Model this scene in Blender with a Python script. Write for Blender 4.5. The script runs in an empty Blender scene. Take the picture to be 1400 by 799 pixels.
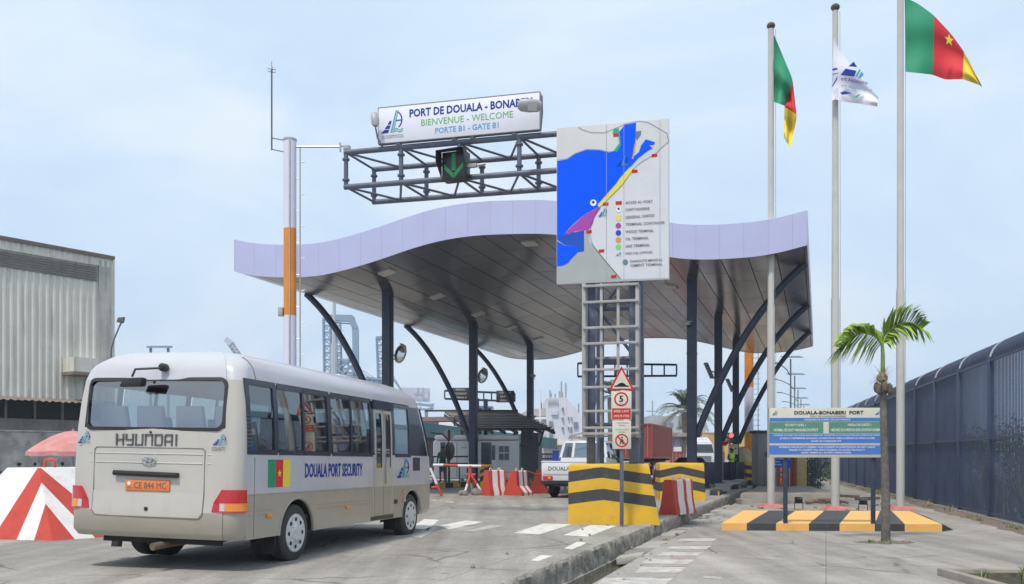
import bpy, bmesh, math, random
from mathutils import Vector, Matrix, geometry
random.seed(7)
R = math.radians
scene = bpy.context.scene
col = scene.collection

# ------------------------------------------------------------------ camera
F, HZ, H = 1250.0, 624.0, 1.5          # focal length in photo pixels, horizon row, eye height
cam_d = bpy.data.cameras.new('camera')
cam = bpy.data.objects.new('camera', cam_d)
col.objects.link(cam)
cam.location = (0, 0, H)
cam.rotation_euler = (R(90), 0, 0)
cam_d.sensor_width = 36
cam_d.lens = 36 * F / 1400
cam_d.shift_y = (HZ - 399.5) / 1400
cam_d.clip_start = 0.1
cam_d.clip_end = 6000
scene.camera = cam

# ------------------------------------------------------------------ light
SUN_EL, SUN_AZ = 62, 205               # degrees; azimuth clockwise from +Y (behind the camera, to the left)
world = bpy.data.worlds.new('World')
scene.world = world
world.use_nodes = True
nt = world.node_tree
nt.nodes.clear()
def N(t, kind, **kw):
    n = t.nodes.new(kind)
    for k, v in kw.items():
        setattr(n, k, v)
    return n
out = N(nt, 'ShaderNodeOutputWorld')
bg = N(nt, 'ShaderNodeBackground')
bg.inputs['Strength'].default_value = 0.13
sky = N(nt, 'ShaderNodeTexSky', sky_type='NISHITA', sun_disc=False)
sky.sun_elevation = R(SUN_EL)
sky.sun_rotation = R(SUN_AZ)
sky.air_density = 1.0
sky.dust_density = 1.0
sky.ozone_density = 2.0
# thin high cloud veil
tc = N(nt, 'ShaderNodeTexCoord')
mp = N(nt, 'ShaderNodeMapping')
mp.inputs['Scale'].default_value = (1.1, 1.1, 2.6)
mp.inputs['Rotation'].default_value = (0.2, 0.35, 0.5)
ns = N(nt, 'ShaderNodeTexNoise')
ns.inputs['Scale'].default_value = 1.7
ns.inputs['Detail'].default_value = 7
ns.inputs['Roughness'].default_value = 0.55
ns.inputs['Distortion'].default_value = 0.6
rp = N(nt, 'ShaderNodeValToRGB')
rp.color_ramp.elements[0].position = 0.42
rp.color_ramp.elements[0].color = (0.0, 0.0, 0.0, 1)
rp.color_ramp.elements[1].position = 0.62
rp.color_ramp.elements[1].color = (0.85, 0.85, 0.85, 1)
# humid air: even pale blue, whiter with height
sep = N(nt, 'ShaderNodeSeparateXYZ')
hz = N(nt, 'ShaderNodeValToRGB')
hz.color_ramp.elements[0].position = 0.0
hz.color_ramp.elements[0].color = (2.75/8, 3.95/8, 5.7/8, 1)
hz.color_ramp.elements[1].position = 0.55
hz.color_ramp.elements[1].color = (3.95/8, 4.85/8, 5.6/8, 1)
sc8 = N(nt, 'ShaderNodeMixRGB', blend_type='MULTIPLY')
sc8.inputs['Fac'].default_value = 1
sc8.inputs['Color2'].default_value = (8, 8, 8, 1)
mxa = N(nt, 'ShaderNodeMixRGB')
mxa.inputs['Fac'].default_value = 0.93
mx = N(nt, 'ShaderNodeMixRGB')
mx.inputs['Color2'].default_value = (4.75, 5.25, 5.7, 1)
nt.links.new(tc.outputs['Generated'], mp.inputs['Vector'])
nt.links.new(tc.outputs['Generated'], sep.inputs[0])
nt.links.new(sep.outputs['Z'], hz.inputs['Fac'])
nt.links.new(hz.outputs['Color'], sc8.inputs['Color1'])
nt.links.new(mp.outputs[0], ns.inputs['Vector'])
nt.links.new(ns.outputs['Fac'], rp.inputs['Fac'])
nt.links.new(sky.outputs['Color'], mxa.inputs['Color1'])
nt.links.new(sc8.outputs['Color'], mxa.inputs['Color2'])
nt.links.new(rp.outputs['Color'], mx.inputs['Fac'])
nt.links.new(mxa.outputs['Color'], mx.inputs['Color1'])
nt.links.new(mx.outputs['Color'], bg.inputs['Color'])
nt.links.new(bg.outputs[0], out.inputs['Surface'])

sun_d = bpy.data.lights.new('sun', 'SUN')
sun = bpy.data.objects.new('sun', sun_d)
col.objects.link(sun)
sun_d.energy = 2.3
sun_d.angle = R(6)
sun_d.color = (1.0, 0.93, 0.82)
az, el = R(SUN_AZ), R(SUN_EL)
sv = Vector((math.sin(az) * math.cos(el), math.cos(az) * math.cos(el), math.sin(el)))
sun.rotation_euler = sv.to_track_quat('Z', 'Y').to_euler()
vs = scene.view_settings
vs.view_transform = 'Standard'
vs.look = 'None'
vs.exposure = 0.5
vs.gamma = 1.0
vs.use_curve_mapping = False

# ------------------------------------------------------------------ photo geometry helpers
def P(u, v, Y):
    return Vector(((u - 700) / F * Y, Y, H + (HZ - v) / F * Y))
def G(u, v, z=0.0):
    Y = (H - z) * F / (v - HZ)
    return Vector(((u - 700) / F * Y, Y, z))
LOT = -0.25
D1 = Vector((0.2357, 0.9718, 0))       # along the road
D2 = Vector((0.3185, 0.9479, 0))       # along the islands and the kerb
YAW1 = -math.atan2(D1.x, D1.y)
YAW2 = -math.atan2(D2.x, D2.y)

# ------------------------------------------------------------------ materials
MATS = {}
def mat(name, c, rough=0.6, metal=0.0, var=0.12, scale=3.0, bump=0.0, bscale=40.0, dirt=0.0, dcol=(0.12, 0.10, 0.08), spec=0.5,
        coat=0.0, streak=False, chips=0.0, ccol=(0.30,0.28,0.26)):
    if name in MATS:
        return MATS[name]
    m = bpy.data.materials.new(name)
    m.use_nodes = True
    t = m.node_tree
    b = t.nodes['Principled BSDF']
    b.inputs['Roughness'].default_value = rough
    b.inputs['Metallic'].default_value = metal
    b.inputs['Specular IOR Level'].default_value = spec
    if coat:
        b.inputs['Coat Weight'].default_value = coat
        b.inputs['Coat Roughness'].default_value = 0.08
    tc = N(t, 'ShaderNodeTexCoord')
    n1 = N(t, 'ShaderNodeTexNoise')
    n1.inputs['Scale'].default_value = scale
    n1.inputs['Detail'].default_value = 6
    n1.inputs['Roughness'].default_value = 0.6
    t.links.new(tc.outputs['Object'], n1.inputs['Vector'])
    r1 = N(t, 'ShaderNodeValToRGB')
    r1.color_ramp.elements[0].position = 0.3
    r1.color_ramp.elements[1].position = 0.7
    lo = [max(0, x * (1 - var)) for x in c[:3]]
    hi = [min(1, x * (1 + var)) for x in c[:3]]
    r1.color_ramp.elements[0].color = (*lo, 1)
    r1.color_ramp.elements[1].color = (*hi, 1)
    t.links.new(n1.outputs['Fac'], r1.inputs['Fac'])
    last = r1.outputs['Color']
    if dirt > 0:
        n2 = N(t, 'ShaderNodeTexNoise')
        n2.inputs['Scale'].default_value = scale * 1.7
        n2.inputs['Detail'].default_value = 9
        n2.inputs['Roughness'].default_value = 0.7
        if streak:
            mpn = N(t, 'ShaderNodeMapping')
            mpn.inputs['Scale'].default_value = (2.2, 2.2, 0.18)
            t.links.new(tc.outputs['Object'], mpn.inputs['Vector'])
            t.links.new(mpn.outputs[0], n2.inputs['Vector'])
        else:
            t.links.new(tc.outputs['Object'], n2.inputs['Vector'])
        r2 = N(t, 'ShaderNodeValToRGB')
        r2.color_ramp.elements[0].position = 0.52
        r2.color_ramp.elements[0].color = (0, 0, 0, 1)
        r2.color_ramp.elements[1].position = 0.78
        r2.color_ramp.elements[1].color = (dirt, dirt, dirt, 1)
        t.links.new(n2.outputs['Fac'], r2.inputs['Fac'])
        mxd = N(t, 'ShaderNodeMixRGB')
        mxd.inputs['Color2'].default_value = (*dcol, 1)
        t.links.new(r2.outputs['Color'], mxd.inputs['Fac'])
        t.links.new(last, mxd.inputs['Color1'])
        last = mxd.outputs['Color']
    if chips > 0:
        n5 = N(t, 'ShaderNodeTexNoise')
        n5.inputs['Scale'].default_value = 7.0
        n5.inputs['Detail'].default_value = 11
        n5.inputs['Roughness'].default_value = 0.78
        t.links.new(tc.outputs['Object'], n5.inputs['Vector'])
        r5 = N(t, 'ShaderNodeValToRGB')
        r5.color_ramp.elements[0].position = 0.68 - chips*0.1
        r5.color_ramp.elements[0].color = (0, 0, 0, 1)
        r5.color_ramp.elements[1].position = 0.71 - chips*0.1
        r5.color_ramp.elements[1].color = (0.9, 0.9, 0.9, 1)
        t.links.new(n5.outputs['Fac'], r5.inputs['Fac'])
        mx5 = N(t, 'ShaderNodeMixRGB')
        mx5.inputs['Color2'].default_value = (*ccol, 1)
        t.links.new(r5.outputs['Color'], mx5.inputs['Fac'])
        t.links.new(last, mx5.inputs['Color1'])
        last = mx5.outputs['Color']
    t.links.new(last, b.inputs['Base Color'])
    # roughness variation
    mr = N(t, 'ShaderNodeMapRange')
    mr.inputs['To Min'].default_value = max(0.02, rough * 0.8)
    mr.inputs['To Max'].default_value = min(1, rough * 1.2)
    t.links.new(n1.outputs['Fac'], mr.inputs['Value'])
    t.links.new(mr.outputs[0], b.inputs['Roughness'])
    if bump > 0:
        n3 = N(t, 'ShaderNodeTexNoise')
        n3.inputs['Scale'].default_value = bscale
        n3.inputs['Detail'].default_value = 5
        t.links.new(tc.outputs['Object'], n3.inputs['Vector'])
        bp = N(t, 'ShaderNodeBump')
        bp.inputs['Strength'].default_value = bump
        bp.inputs['Distance'].default_value = 0.02
        t.links.new(n3.outputs['Fac'], bp.inputs['Height'])
        t.links.new(bp.outputs[0], b.inputs['Normal'])
    MATS[name] = m
    return m

def glass_mat(name, tint, gloss=0.9, facing=0.12):
    m = bpy.data.materials.new(name)
    m.use_nodes = True
    t = m.node_tree
    t.nodes.clear()
    o = N(t, 'ShaderNodeOutputMaterial')
    tr = N(t, 'ShaderNodeBsdfTransparent')
    tr.inputs['Color'].default_value = (*tint, 1)
    gl = N(t, 'ShaderNodeBsdfGlossy')
    gl.inputs['Roughness'].default_value = 0.02
    gl.inputs['Color'].default_value = (gloss, gloss, gloss, 1)
    fr = N(t, 'ShaderNodeFresnel')
    fr.inputs['IOR'].default_value = 1.5
    ad = N(t, 'ShaderNodeMath', operation='MULTIPLY_ADD')
    ad.inputs[1].default_value = 1.3
    ad.inputs[2].default_value = facing
    ad.use_clamp = True
    mxs = N(t, 'ShaderNodeMixShader')
    t.links.new(fr.outputs[0], ad.inputs[0])
    t.links.new(ad.outputs[0], mxs.inputs[0])
    t.links.new(tr.outputs[0], mxs.inputs[1])
    t.links.new(gl.outputs[0], mxs.inputs[2])
    t.links.new(mxs.outputs[0], o.inputs['Surface'])
    MATS[name] = m
    return m

def emit_mat(name, c, s):
    m = bpy.data.materials.new(name)
    m.use_nodes = True
    b = m.node_tree.nodes['Principled BSDF']
    b.inputs['Base Color'].default_value = (*c, 1)
    b.inputs['Emission Color'].default_value = (*c, 1)
    b.inputs['Emission Strength'].default_value = s
    MATS[name] = m
    return m

WHITE = mat('white_paint', (0.78, 0.78, 0.78), 0.45, var=0.04, scale=2, dirt=0.25, dcol=(0.45, 0.42, 0.38))
NAVY = mat('navy_steel', (0.035, 0.048, 0.085), 0.42, var=0.25, scale=4, dirt=0.25, dcol=(0.13, 0.13, 0.14), bump=0.05)
GREYSTEEL = mat('grey_blue_steel', (0.10, 0.12, 0.175), 0.45, var=0.2, scale=4, dirt=0.3, dcol=(0.25, 0.22, 0.2))
BLACK = mat('black_rubber', (0.018, 0.018, 0.02), 0.75, var=0.3, dirt=0.3, dcol=(0.08, 0.075, 0.07), scale=6)
BLACKP = mat('black_plastic', (0.015, 0.016, 0.018), 0.35, var=0.2)
CONC = mat('concrete', (0.36, 0.34, 0.32), 0.9, var=0.22, scale=2.5, bump=0.5, bscale=30, dirt=0.6, dcol=(0.10, 0.09, 0.08))
CONCD = mat('old_concrete', (0.24, 0.22, 0.20), 0.95, var=0.35, scale=2.0, bump=0.7, bscale=25, dirt=0.8, dcol=(0.06, 0.06, 0.045))
YEL = mat('yellow_paint', (0.68, 0.40, 0.02), 0.6, var=0.08, scale=2, dirt=0.55, dcol=(0.36, 0.27, 0.08), bump=0.3, bscale=40, chips=0.35)
YELD = mat('ochre_paint', (0.80, 0.44, 0.13), 0.7, var=0.06, scale=3, dirt=0.45, dcol=(0.42, 0.32, 0.18), bump=0.25, bscale=40, chips=0.5)
BLKP = mat('black_paint', (0.045, 0.046, 0.05), 0.6, var=0.2, scale=3, dirt=0.5, dcol=(0.14, 0.13, 0.12), bump=0.25, bscale=40, chips=0.25)
REDP = mat('red_paint', (0.52, 0.055, 0.035), 0.5, var=0.12, scale=3, dirt=0.5, dcol=(0.26, 0.06, 0.045), bump=0.15, bscale=60, chips=0.4, ccol=(0.34,0.30,0.28))
WHTP = mat('worn_white_paint', (0.74, 0.72, 0.72), 0.6, var=0.06, scale=3, dirt=0.6, dcol=(0.40, 0.36, 0.33), bump=0.2, bscale=60, chips=0.5)
STEEL = mat('galvanised_steel', (0.42, 0.42, 0.42), 0.42, metal=0.5, var=0.12, scale=5, dirt=0.3, dcol=(0.22, 0.21, 0.2))
LETTER = {}
def ink(name, c, rough=0.5):
    return mat('ink_' + name, c, 0.75, var=0.05, spec=0.15)
INK_BLUE = ink('blue', (0.022, 0.05, 0.30))
INK_GREEN = ink('green', (0.14, 0.42, 0.12))
INK_LBLUE = ink('light_blue', (0.08, 0.32, 0.62))
INK_BLACK = ink('black', (0.02, 0.02, 0.025))
INK_WHITE = ink('white', (0.8, 0.8, 0.8))
INK_GREY = ink('grey', (0.13, 0.13, 0.14))
INK_RED = ink('red', (0.55, 0.03, 0.02))
INK_TEAL = ink('teal', (0.05, 0.40, 0.35))

# ------------------------------------------------------------------ mesh builder
class MB:
    def __init__(s):
        s.v, s.f, s.m, s.mi, s.uv = [], [], [], 0, None
        s.M = Matrix.Identity(4)
    def add(s, verts, faces):
        b = len(s.v)
        s.v += [s.M @ Vector(p) for p in verts]
        for f in faces:
            s.f.append([b + i for i in f])
            s.m.append(s.mi)
        return s
    def box(s, a, b):
        x0, y0, z0 = a; x1, y1, z1 = b
        return s.add([(x0,y0,z0),(x1,y0,z0),(x1,y1,z0),(x0,y1,z0),(x0,y0,z1),(x1,y0,z1),(x1,y1,z1),(x0,y1,z1)],
                     [(0,3,2,1),(4,5,6,7),(0,1,5,4),(1,2,6,5),(2,3,7,6),(3,0,4,7)])
    def cbox(s, c, d):
        return s.box((c[0]-d[0]/2, c[1]-d[1]/2, c[2]-d[2]/2), (c[0]+d[0]/2, c[1]+d[1]/2, c[2]+d[2]/2))
    def hexa(s, b, t):     # four bottom corners, four top corners (counterclockwise from above)
        return s.add(list(b) + list(t), [(0,3,2,1),(4,5,6,7),(0,1,5,4),(1,2,6,5),(2,3,7,6),(3,0,4,7)])
    def quad(s, *p):
        return s.add(p, [tuple(range(len(p)))])
    def tube(s, pts, r, n=10, cap=True, r1=None):
        pts = [Vector(p) for p in pts]
        k = len(pts)
        rings = []
        up = Vector((0, 0, 1))
        t0 = (pts[1] - pts[0]).normalized()
        a = up.cross(t0)
        if a.length < 0.05: a = Vector((1, 0, 0)).cross(t0)
        a.normalize()
        for i, p in enumerate(pts):
            t = (pts[min(i+1, k-1)] - pts[max(i-1, 0)]).normalized()
            a = (a - t * a.dot(t)).normalized()
            b = t.cross(a)
            if callable(r): rr = r(i / (k - 1))
            else: rr = r if r1 is None else r + (r1 - r) * i / (k - 1)
            rings.append([p + (a * math.cos(2*math.pi*j/n) + b * math.sin(2*math.pi*j/n)) * rr for j in range(n)])
        vs_ = [q for ring in rings for q in ring]
        fs = []
        for i in range(k - 1):
            for j in range(n):
                fs.append((i*n+j, i*n+(j+1) % n, (i+1)*n+(j+1) % n, (i+1)*n+j))
        if cap:
            fs.append(tuple(reversed(range(n))))
            fs.append(tuple((k-1)*n + j for j in range(n)))
        return s.add(vs_, fs)
    def bar(s, a, b, w, h=None):   # rectangular bar, w horizontally, h in the other direction
        a, b = Vector(a), Vector(b)
        h = h or w
        t = (b - a).normalized()
        sd = t.cross(Vector((0, 0, 1)))
        if sd.length < 0.05: sd = Vector((1, 0, 0))
        sd.normalize()
        up = sd.cross(t).normalized()
        o = [sd*x*w/2 + up*y*h/2 for x, y in ((-1,-1),(1,-1),(1,1),(-1,1))]
        return s.add([a+q for q in o] + [b+q for q in o], [(0,1,2,3),(7,6,5,4),(1,0,4,5),(2,1,5,6),(3,2,6,7),(0,3,7,4)])
    def lathe(s, prof, c=(0,0,0), n=24, axis='z'):
        vs_, fs = [], []
        for (r, z) in prof:
            for j in range(n):
                a = 2*math.pi*j/n
                if axis == 'z': q = (c[0]+r*math.cos(a), c[1]+r*math.sin(a), c[2]+z)
                elif axis == 'x': q = (c[0]+z, c[1]+r*math.cos(a), c[2]+r*math.sin(a))
                else: q = (c[0]+r*math.sin(a), c[1]+z, c[2]+r*math.cos(a))
                vs_.append(q)
        k = len(prof)
        for i in range(k-1):
            for j in range(n):
                fs.append((i*n+j, i*n+(j+1) % n, (i+1)*n+(j+1) % n, (i+1)*n+j))
        fs.append(tuple(reversed(range(n))))
        fs.append(tuple((k-1)*n+j for j in range(n)))
        return s.add(vs_, fs)
    def prism(s, poly, fn, fn2):   # poly 2D points; fn, fn2 map (a,b) to front and back 3D point
        n = len(poly)
        tri = geometry.tessellate_polygon([[Vector((p[0], p[1], 0)) for p in poly]])
        fs = [tuple(t) for t in tri] + [tuple(n + i for i in reversed(t)) for t in tri]
        fs += [(i, (i+1) % n, n+(i+1) % n, n+i) for i in range(n)]
        return s.add([fn(*p) for p in poly] + [fn2(*p) for p in poly], fs)
    def grid(s, rows):
        nr, nc = len(rows), len(rows[0])
        return s.add([q for r in rows for q in r],
                     [(i*nc+j, i*nc+j+1, (i+1)*nc+j+1, (i+1)*nc+j) for i in range(nr-1) for j in range(nc-1)])
    def islands(s):
        key = {}; rep = []
        for p in s.v:
            k = (round(p[0],4), round(p[1],4), round(p[2],4)); rep.append(key.setdefault(k, len(rep)))
        par = list(range(len(s.v)))
        def find(a):
            while par[a] != a: par[a] = par[par[a]]; a = par[a]
            return a
        for f in s.f:
            for i in f: par[find(rep[i])] = find(rep[f[0]])
        grp = {}
        for f, m in zip(s.f, s.m): grp.setdefault(find(rep[f[0]]), []).append((f, m))
        res = []
        for fs in grp.values():
            mb = MB(); used = {}
            for f, m in fs:
                nf = []
                for i in f:
                    j = rep[i]
                    if j not in used: used[j] = len(mb.v); mb.v.append(s.v[j])
                    nf.append(used[j])
                if len(set(nf)) >= 3: mb.f.append(nf); mb.m.append(m)
            res.append(mb)
        return res
    def build_split(s, name, mats, parent=None, **kw):
        return [m.build(name, mats, parent, **kw) for m in s.islands()]
    def build(s, name, mats, parent=None, world=False, bevel=0, seg=2, smooth=35, fix=True):
        me = bpy.data.meshes.new(name)
        v = s.v
        if world and parent is not None:
            inv = TM[parent.name].inverted()
            v = [inv @ p for p in v]
        me.from_pydata([tuple(p) for p in v], [], s.f)
        if not isinstance(mats, (list, tuple)): mats = [mats]
        for m in mats: me.materials.append(m)
        for p, i in zip(me.polygons, s.m): p.material_index = i
        if fix or bevel:
            bm = bmesh.new(); bm.from_mesh(me)
            if fix:
                bmesh.ops.recalc_face_normals(bm, faces=bm.faces)
            if bevel:
                es = [e for e in bm.edges if len(e.link_faces) == 2 and e.calc_face_angle(0) > 0.5]
                bmesh.ops.bevel(bm, geom=es, offset=bevel, segments=seg, profile=0.5, affect='EDGES', clamp_overlap=True)
            bm.to_mesh(me); bm.free()
        me.polygons.foreach_set('use_smooth', [True] * len(me.polygons))
        me.set_sharp_from_angle(angle=R(smooth))
        me.update()
        o = bpy.data.objects.new(name, me)
        col.objects.link(o)
        if parent is not None: o.parent = parent
        return o
TM = {}
def tag(o, label=None, cat=None, group=None, kind=None):
    if label: o['label'] = label
    if cat: o['category'] = cat
    if group: o['group'] = group
    if kind: o['kind'] = kind
    return o
def thing(name, label, cat, loc=(0,0,0), yaw=0.0, group=None, rot=None):
    o = bpy.data.objects.new(name, None)
    col.objects.link(o)
    o.empty_display_size = 0.2
    o.location = loc
    o.rotation_euler = rot if rot else (0, 0, yaw)
    TM[o.name] = Matrix.Translation(Vector(loc)) @ (o.rotation_euler.to_matrix().to_4x4())
    return tag(o, label, cat, group)
def struct(name, mb, m, **kw):
    return tag(mb.build(name, m, **kw), kind='structure')
def copy_thing(root, loc, yaw, label=None, group=None):
    r = root.copy(); col.objects.link(r)
    r.location = loc
    r.rotation_euler = (0, 0, yaw)
    if label: r['label'] = label
    if group: r['group'] = group
    for ch in list(root.children):
        c = ch.copy(); col.objects.link(c); c.parent = r
        for g in list(ch.children):
            d = g.copy(); col.objects.link(d); d.parent = c
    return r

# flat lettering: mesh of a text fitted to width w and height h, centred at c, on a plane spanned by ux, uz, facing ny
def text(parent, s, c, w, h, m, ux=(1,0,0), uz=(0,0,1), name='lettering', bold=0.0, thick=0.003, shear=0.0, align='c'):
    cu = bpy.data.curves.new('t', 'FONT')
    cu.body = s
    cu.size = 1
    cu.offset = bold
    cu.resolution_u = 2
    cu.shear = shear
    to = bpy.data.objects.new('t', cu)
    col.objects.link(to)
    bpy.context.view_layer.update()
    dg = bpy.context.evaluated_depsgraph_get()
    me = bpy.data.meshes.new_from_object(to.evaluated_get(dg))
    bpy.data.objects.remove(to); bpy.data.curves.remove(cu)
    xs = [v.co.x for v in me.vertices]; ys = [v.co.y for v in me.vertices]
    if not xs: return None
    x0, x1, y0, y1 = min(xs), max(xs), min(ys), max(ys)
    kx = w / (x1 - x0); ky = h / (y1 - y0)
    ux, uz, c = Vector(ux), Vector(uz), Vector(c)
    cx = (x0 + x1) / 2 if align == 'c' else x0
    for v in me.vertices:
        v.co = c + ux * ((v.co.x - cx) * kx) + uz * ((v.co.y - (y0+y1)/2) * ky)
    me.materials.clear(); me.materials.append(m)
    me.name = name
    o = bpy.data.objects.new(name, me)
    col.objects.link(o)
    o.parent = parent
    return o

class Plane:           # a vertical plane through world point O, horizontal direction at yaw; local frame of a thing at O
    def __init__(s, O, yaw):
        s.O, s.yaw = Vector(O), yaw
        s.ux = Vector((math.cos(yaw), math.sin(yaw), 0))
        s.n = Vector((-math.sin(yaw), math.cos(yaw), 0))
    def px(s, u, v, off=0.0):    # photo pixel -> local (x, off, z)
        d = Vector(((u - 700) / F, 1, (HZ - v) / F))
        o = Vector((0, 0, H))
        t = (s.O + s.n * off - o).dot(s.n) / d.dot(s.n)
        p = o + d * t - s.O
        return Vector((p.dot(s.ux), off, p.z))

def emblem(parent, c, w, h, ux=(1,0,0), uz=(0,0,1), ny=(0,-1,0), dark=False):
    """sail shaped emblem: stepped dark blue wedge, two slanted stripes, arc and waves"""
    ux, uz, c, ny = Vector(ux), Vector(uz), Vector(c), Vector(ny)
    def put(polys, m, k):
        mb = MB()
        for poly in polys:
            mb.quad(*[c + ux*(x-0.5)*w + uz*(y-0.5)*h + ny*k for x, y in poly])
        mb.build('emblem', m, parent, fix=False)
    put([[(0,0.12),(0.32,0.12),(0.37,0.25),(0.13,0.25)], [(0.16,0.28),(0.38,0.28),(0.43,0.41),(0.26,0.41)],
         [(0.29,0.44),(0.44,0.44),(0.48,0.58),(0.38,0.58)]], INK_BLUE, 0.001)
    put([[(0.42,0.12),(0.50,0.12),(0.72,0.97),(0.66,0.97)]], INK_TEAL, 0.001)
    put([[(0.53,0.12),(0.57,0.12),(0.79,0.97),(0.75,0.97)]], INK_LBLUE, 0.001)
    arc = []
    for i in range(9):
        a = -0.9 + i * 1.9 / 8
        arc.append((0.55 + 0.42*math.cos(a), 0.60 + 0.38*math.sin(a)))
    put([[arc[i], arc[i+1], (0.55+0.36*math.cos(-0.9+(i+1)*1.9/8), 0.60+0.35*math.sin(-0.9+(i+1)*1.9/8)),
          (0.55+0.36*math.cos(-0.9+i*1.9/8), 0.60+0.35*math.sin(-0.9+i*1.9/8))] for i in range(8)] +
        [[(0.66,0.56),(0.92,0.56),(0.92,0.60),(0.67,0.60)]], INK_BLUE, 0.002)
    wv = []
    for k, yy in ((0, 0.14), (1, 0.22)):
        for i in range(6):
            x0, x1 = 0.6+i*0.065, 0.6+(i+1)*0.065
            a0, a1 = 0.03*math.sin(i*1.2), 0.03*math.sin((i+1)*1.2)
            wv.append([(x0, yy+a0), (x1, yy+a1), (x1, yy+a1+0.035), (x0, yy+a0+0.035)])
    put(wv, INK_TEAL, 0.002)
# ================================================================== GROUND
def ground_mat(name, c, cracks=0.35, tyre=0.0, tint=(0.20, 0.17, 0.15)):
    m = bpy.data.materials.new(name)
    m.use_nodes = True
    t = m.node_tree
    b = t.nodes['Principled BSDF']
    b.inputs['Roughness'].default_value = 0.9
    tc = N(t, 'ShaderNodeTexCoord')
    def noise(sc, det=8, ro=0.6, vec=None, dist=0.0):
        n = N(t, 'ShaderNodeTexNoise')
        n.inputs['Scale'].default_value = sc; n.inputs['Detail'].default_value = det
        n.inputs['Roughness'].default_value = ro; n.inputs['Distortion'].default_value = dist
        t.links.new(vec or tc.outputs['Object'], n.inputs['Vector'])
        return n.outputs['Fac']
    def ramp(f, p0, c0, p1, c1):
        r = N(t, 'ShaderNodeValToRGB')
        r.color_ramp.elements[0].position = p0; r.color_ramp.elements[0].color = (*c0, 1)
        r.color_ramp.elements[1].position = p1; r.color_ramp.elements[1].color = (*c1, 1)
        t.links.new(f, r.inputs['Fac'])
        return r.outputs['Color']
    def mix(f, a, bb, kind='MIX'):
        x = N(t, 'ShaderNodeMixRGB', blend_type=kind)
        if isinstance(f, float): x.inputs['Fac'].default_value = f
        else: t.links.new(f, x.inputs['Fac'])
        for s_, q in (('Color1', a), ('Color2', bb)):
            if isinstance(q, tuple): x.inputs[s_].default_value = (*q, 1)
            else: t.links.new(q, x.inputs[s_])
        return x.outputs['Color']
    base = ramp(noise(0.35, 6, 0.6), 0.3, tuple(x*0.84 for x in c), 0.7, tuple(x*1.12 for x in c))
    fine = ramp(noise(24, 7, 0.8), 0.32, (0.62,)*3, 0.70, (1.28,)*3)
    colr = mix(0.85, base, fine, 'MULTIPLY')
    med = ramp(noise(2.3, 9, 0.72, dist=0.4), 0.35, (0.86,)*3, 0.65, (1.08, 1.07, 1.06))
    colr = mix(0.9, colr, med, 'MULTIPLY')
    # streaks along the road
    mp = N(t, 'ShaderNodeMapping')
    mp.inputs['Rotation'].default_value = (0, 0, 0.25)
    mp.inputs['Scale'].default_value = (1.1, 0.07, 1)
    t.links.new(tc.outputs['Object'], mp.inputs['Vector'])
    st = ramp(noise(1.4, 5, 0.6, mp.outputs[0]), 0.36, (0.72, 0.71, 0.70), 0.62, (1.08, 1.08, 1.08))
    colr = mix(0.9, colr, st, 'MULTIPLY')
    stain = ramp(noise(0.9, 9, 0.7, dist=1.0), 0.56, (0, 0, 0), 0.72, (0.5,)*3)
    colr = mix(stain, colr, tuple(x*0.62 for x in tint))
    # cracks
    nv = N(t, 'ShaderNodeTexNoise'); nv.inputs['Scale'].default_value = 1.6; nv.inputs['Detail'].default_value = 6
    t.links.new(tc.outputs['Object'], nv.inputs['Vector'])
    mv = N(t, 'ShaderNodeMixRGB'); mv.inputs['Fac'].default_value = 0.22
    t.links.new(tc.outputs['Object'], mv.inputs['Color1']); t.links.new(nv.outputs['Color'], mv.inputs['Color2'])
    vo = N(t, 'ShaderNodeTexVoronoi', feature='DISTANCE_TO_EDGE'); vo.inputs['Scale'].default_value = 0.42
    t.links.new(mv.outputs['Color'], vo.inputs['Vector'])
    ck = ramp(vo.outputs['Distance'], 0.0, (cracks,)*3, 0.011, (0, 0, 0))
    msk = ramp(noise(0.5, 3, 0.5), 0.46, (0,)*3, 0.56, (1,)*3)
    ck = mix(1.0, ck, msk, 'MULTIPLY')
    colr = mix(ck, colr, (0.06, 0.055, 0.05))
    # construction joints and oily drips
    bk_ = N(t, 'ShaderNodeTexBrick'); bk_.offset = 0.35
    mj = N(t, 'ShaderNodeMapping'); mj.inputs['Rotation'].default_value = (0, 0, -1.24)
    t.links.new(tc.outputs['Object'], mj.inputs['Vector']); t.links.new(mj.outputs[0], bk_.inputs['Vector'])
    bk_.inputs['Scale'].default_value = 1; bk_.inputs['Brick Width'].default_value = 6.3; bk_.inputs['Row Height'].default_value = 4.4
    bk_.inputs['Mortar Size'].default_value = 0.010; bk_.inputs['Color1'].default_value = (1.03,1.02,1.0,1); bk_.inputs['Color2'].default_value = (0.93,0.935,0.94,1); bk_.inputs['Mortar'].default_value = (0.68,0.66,0.64,1)
    colr = mix(1.0, colr, bk_.outputs['Color'], 'MULTIPLY')
    oil = ramp(noise(2.6, 5, 0.6, dist=0.3), 0.64, (0,)*3, 0.74, (0.55,)*3)
    colr = mix(oil, colr, (0.10, 0.095, 0.09))
    spk = ramp(noise(30, 3, 0.6), 0.69, (0,)*3, 0.73, (0.7,)*3)
    colr = mix(spk, colr, (0.08, 0.075, 0.07))
    t.links.new(colr, b.inputs['Base Color'])
    bp = N(t, 'ShaderNodeBump'); bp.inputs['Strength'].default_value = 0.5; bp.inputs['Distance'].default_value = 0.015
    t.links.new(noise(26, 8, 0.75), bp.inputs['Height'])
    t.links.new(bp.outputs[0], b.inputs['Normal'])
    MATS[name] = m
    return m
ROADM = ground_mat('road_concrete', (0.345, 0.325, 0.305), 0.7)
LOTM = ground_mat('forecourt_concrete', (0.36, 0.335, 0.31), 0.8)
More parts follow.
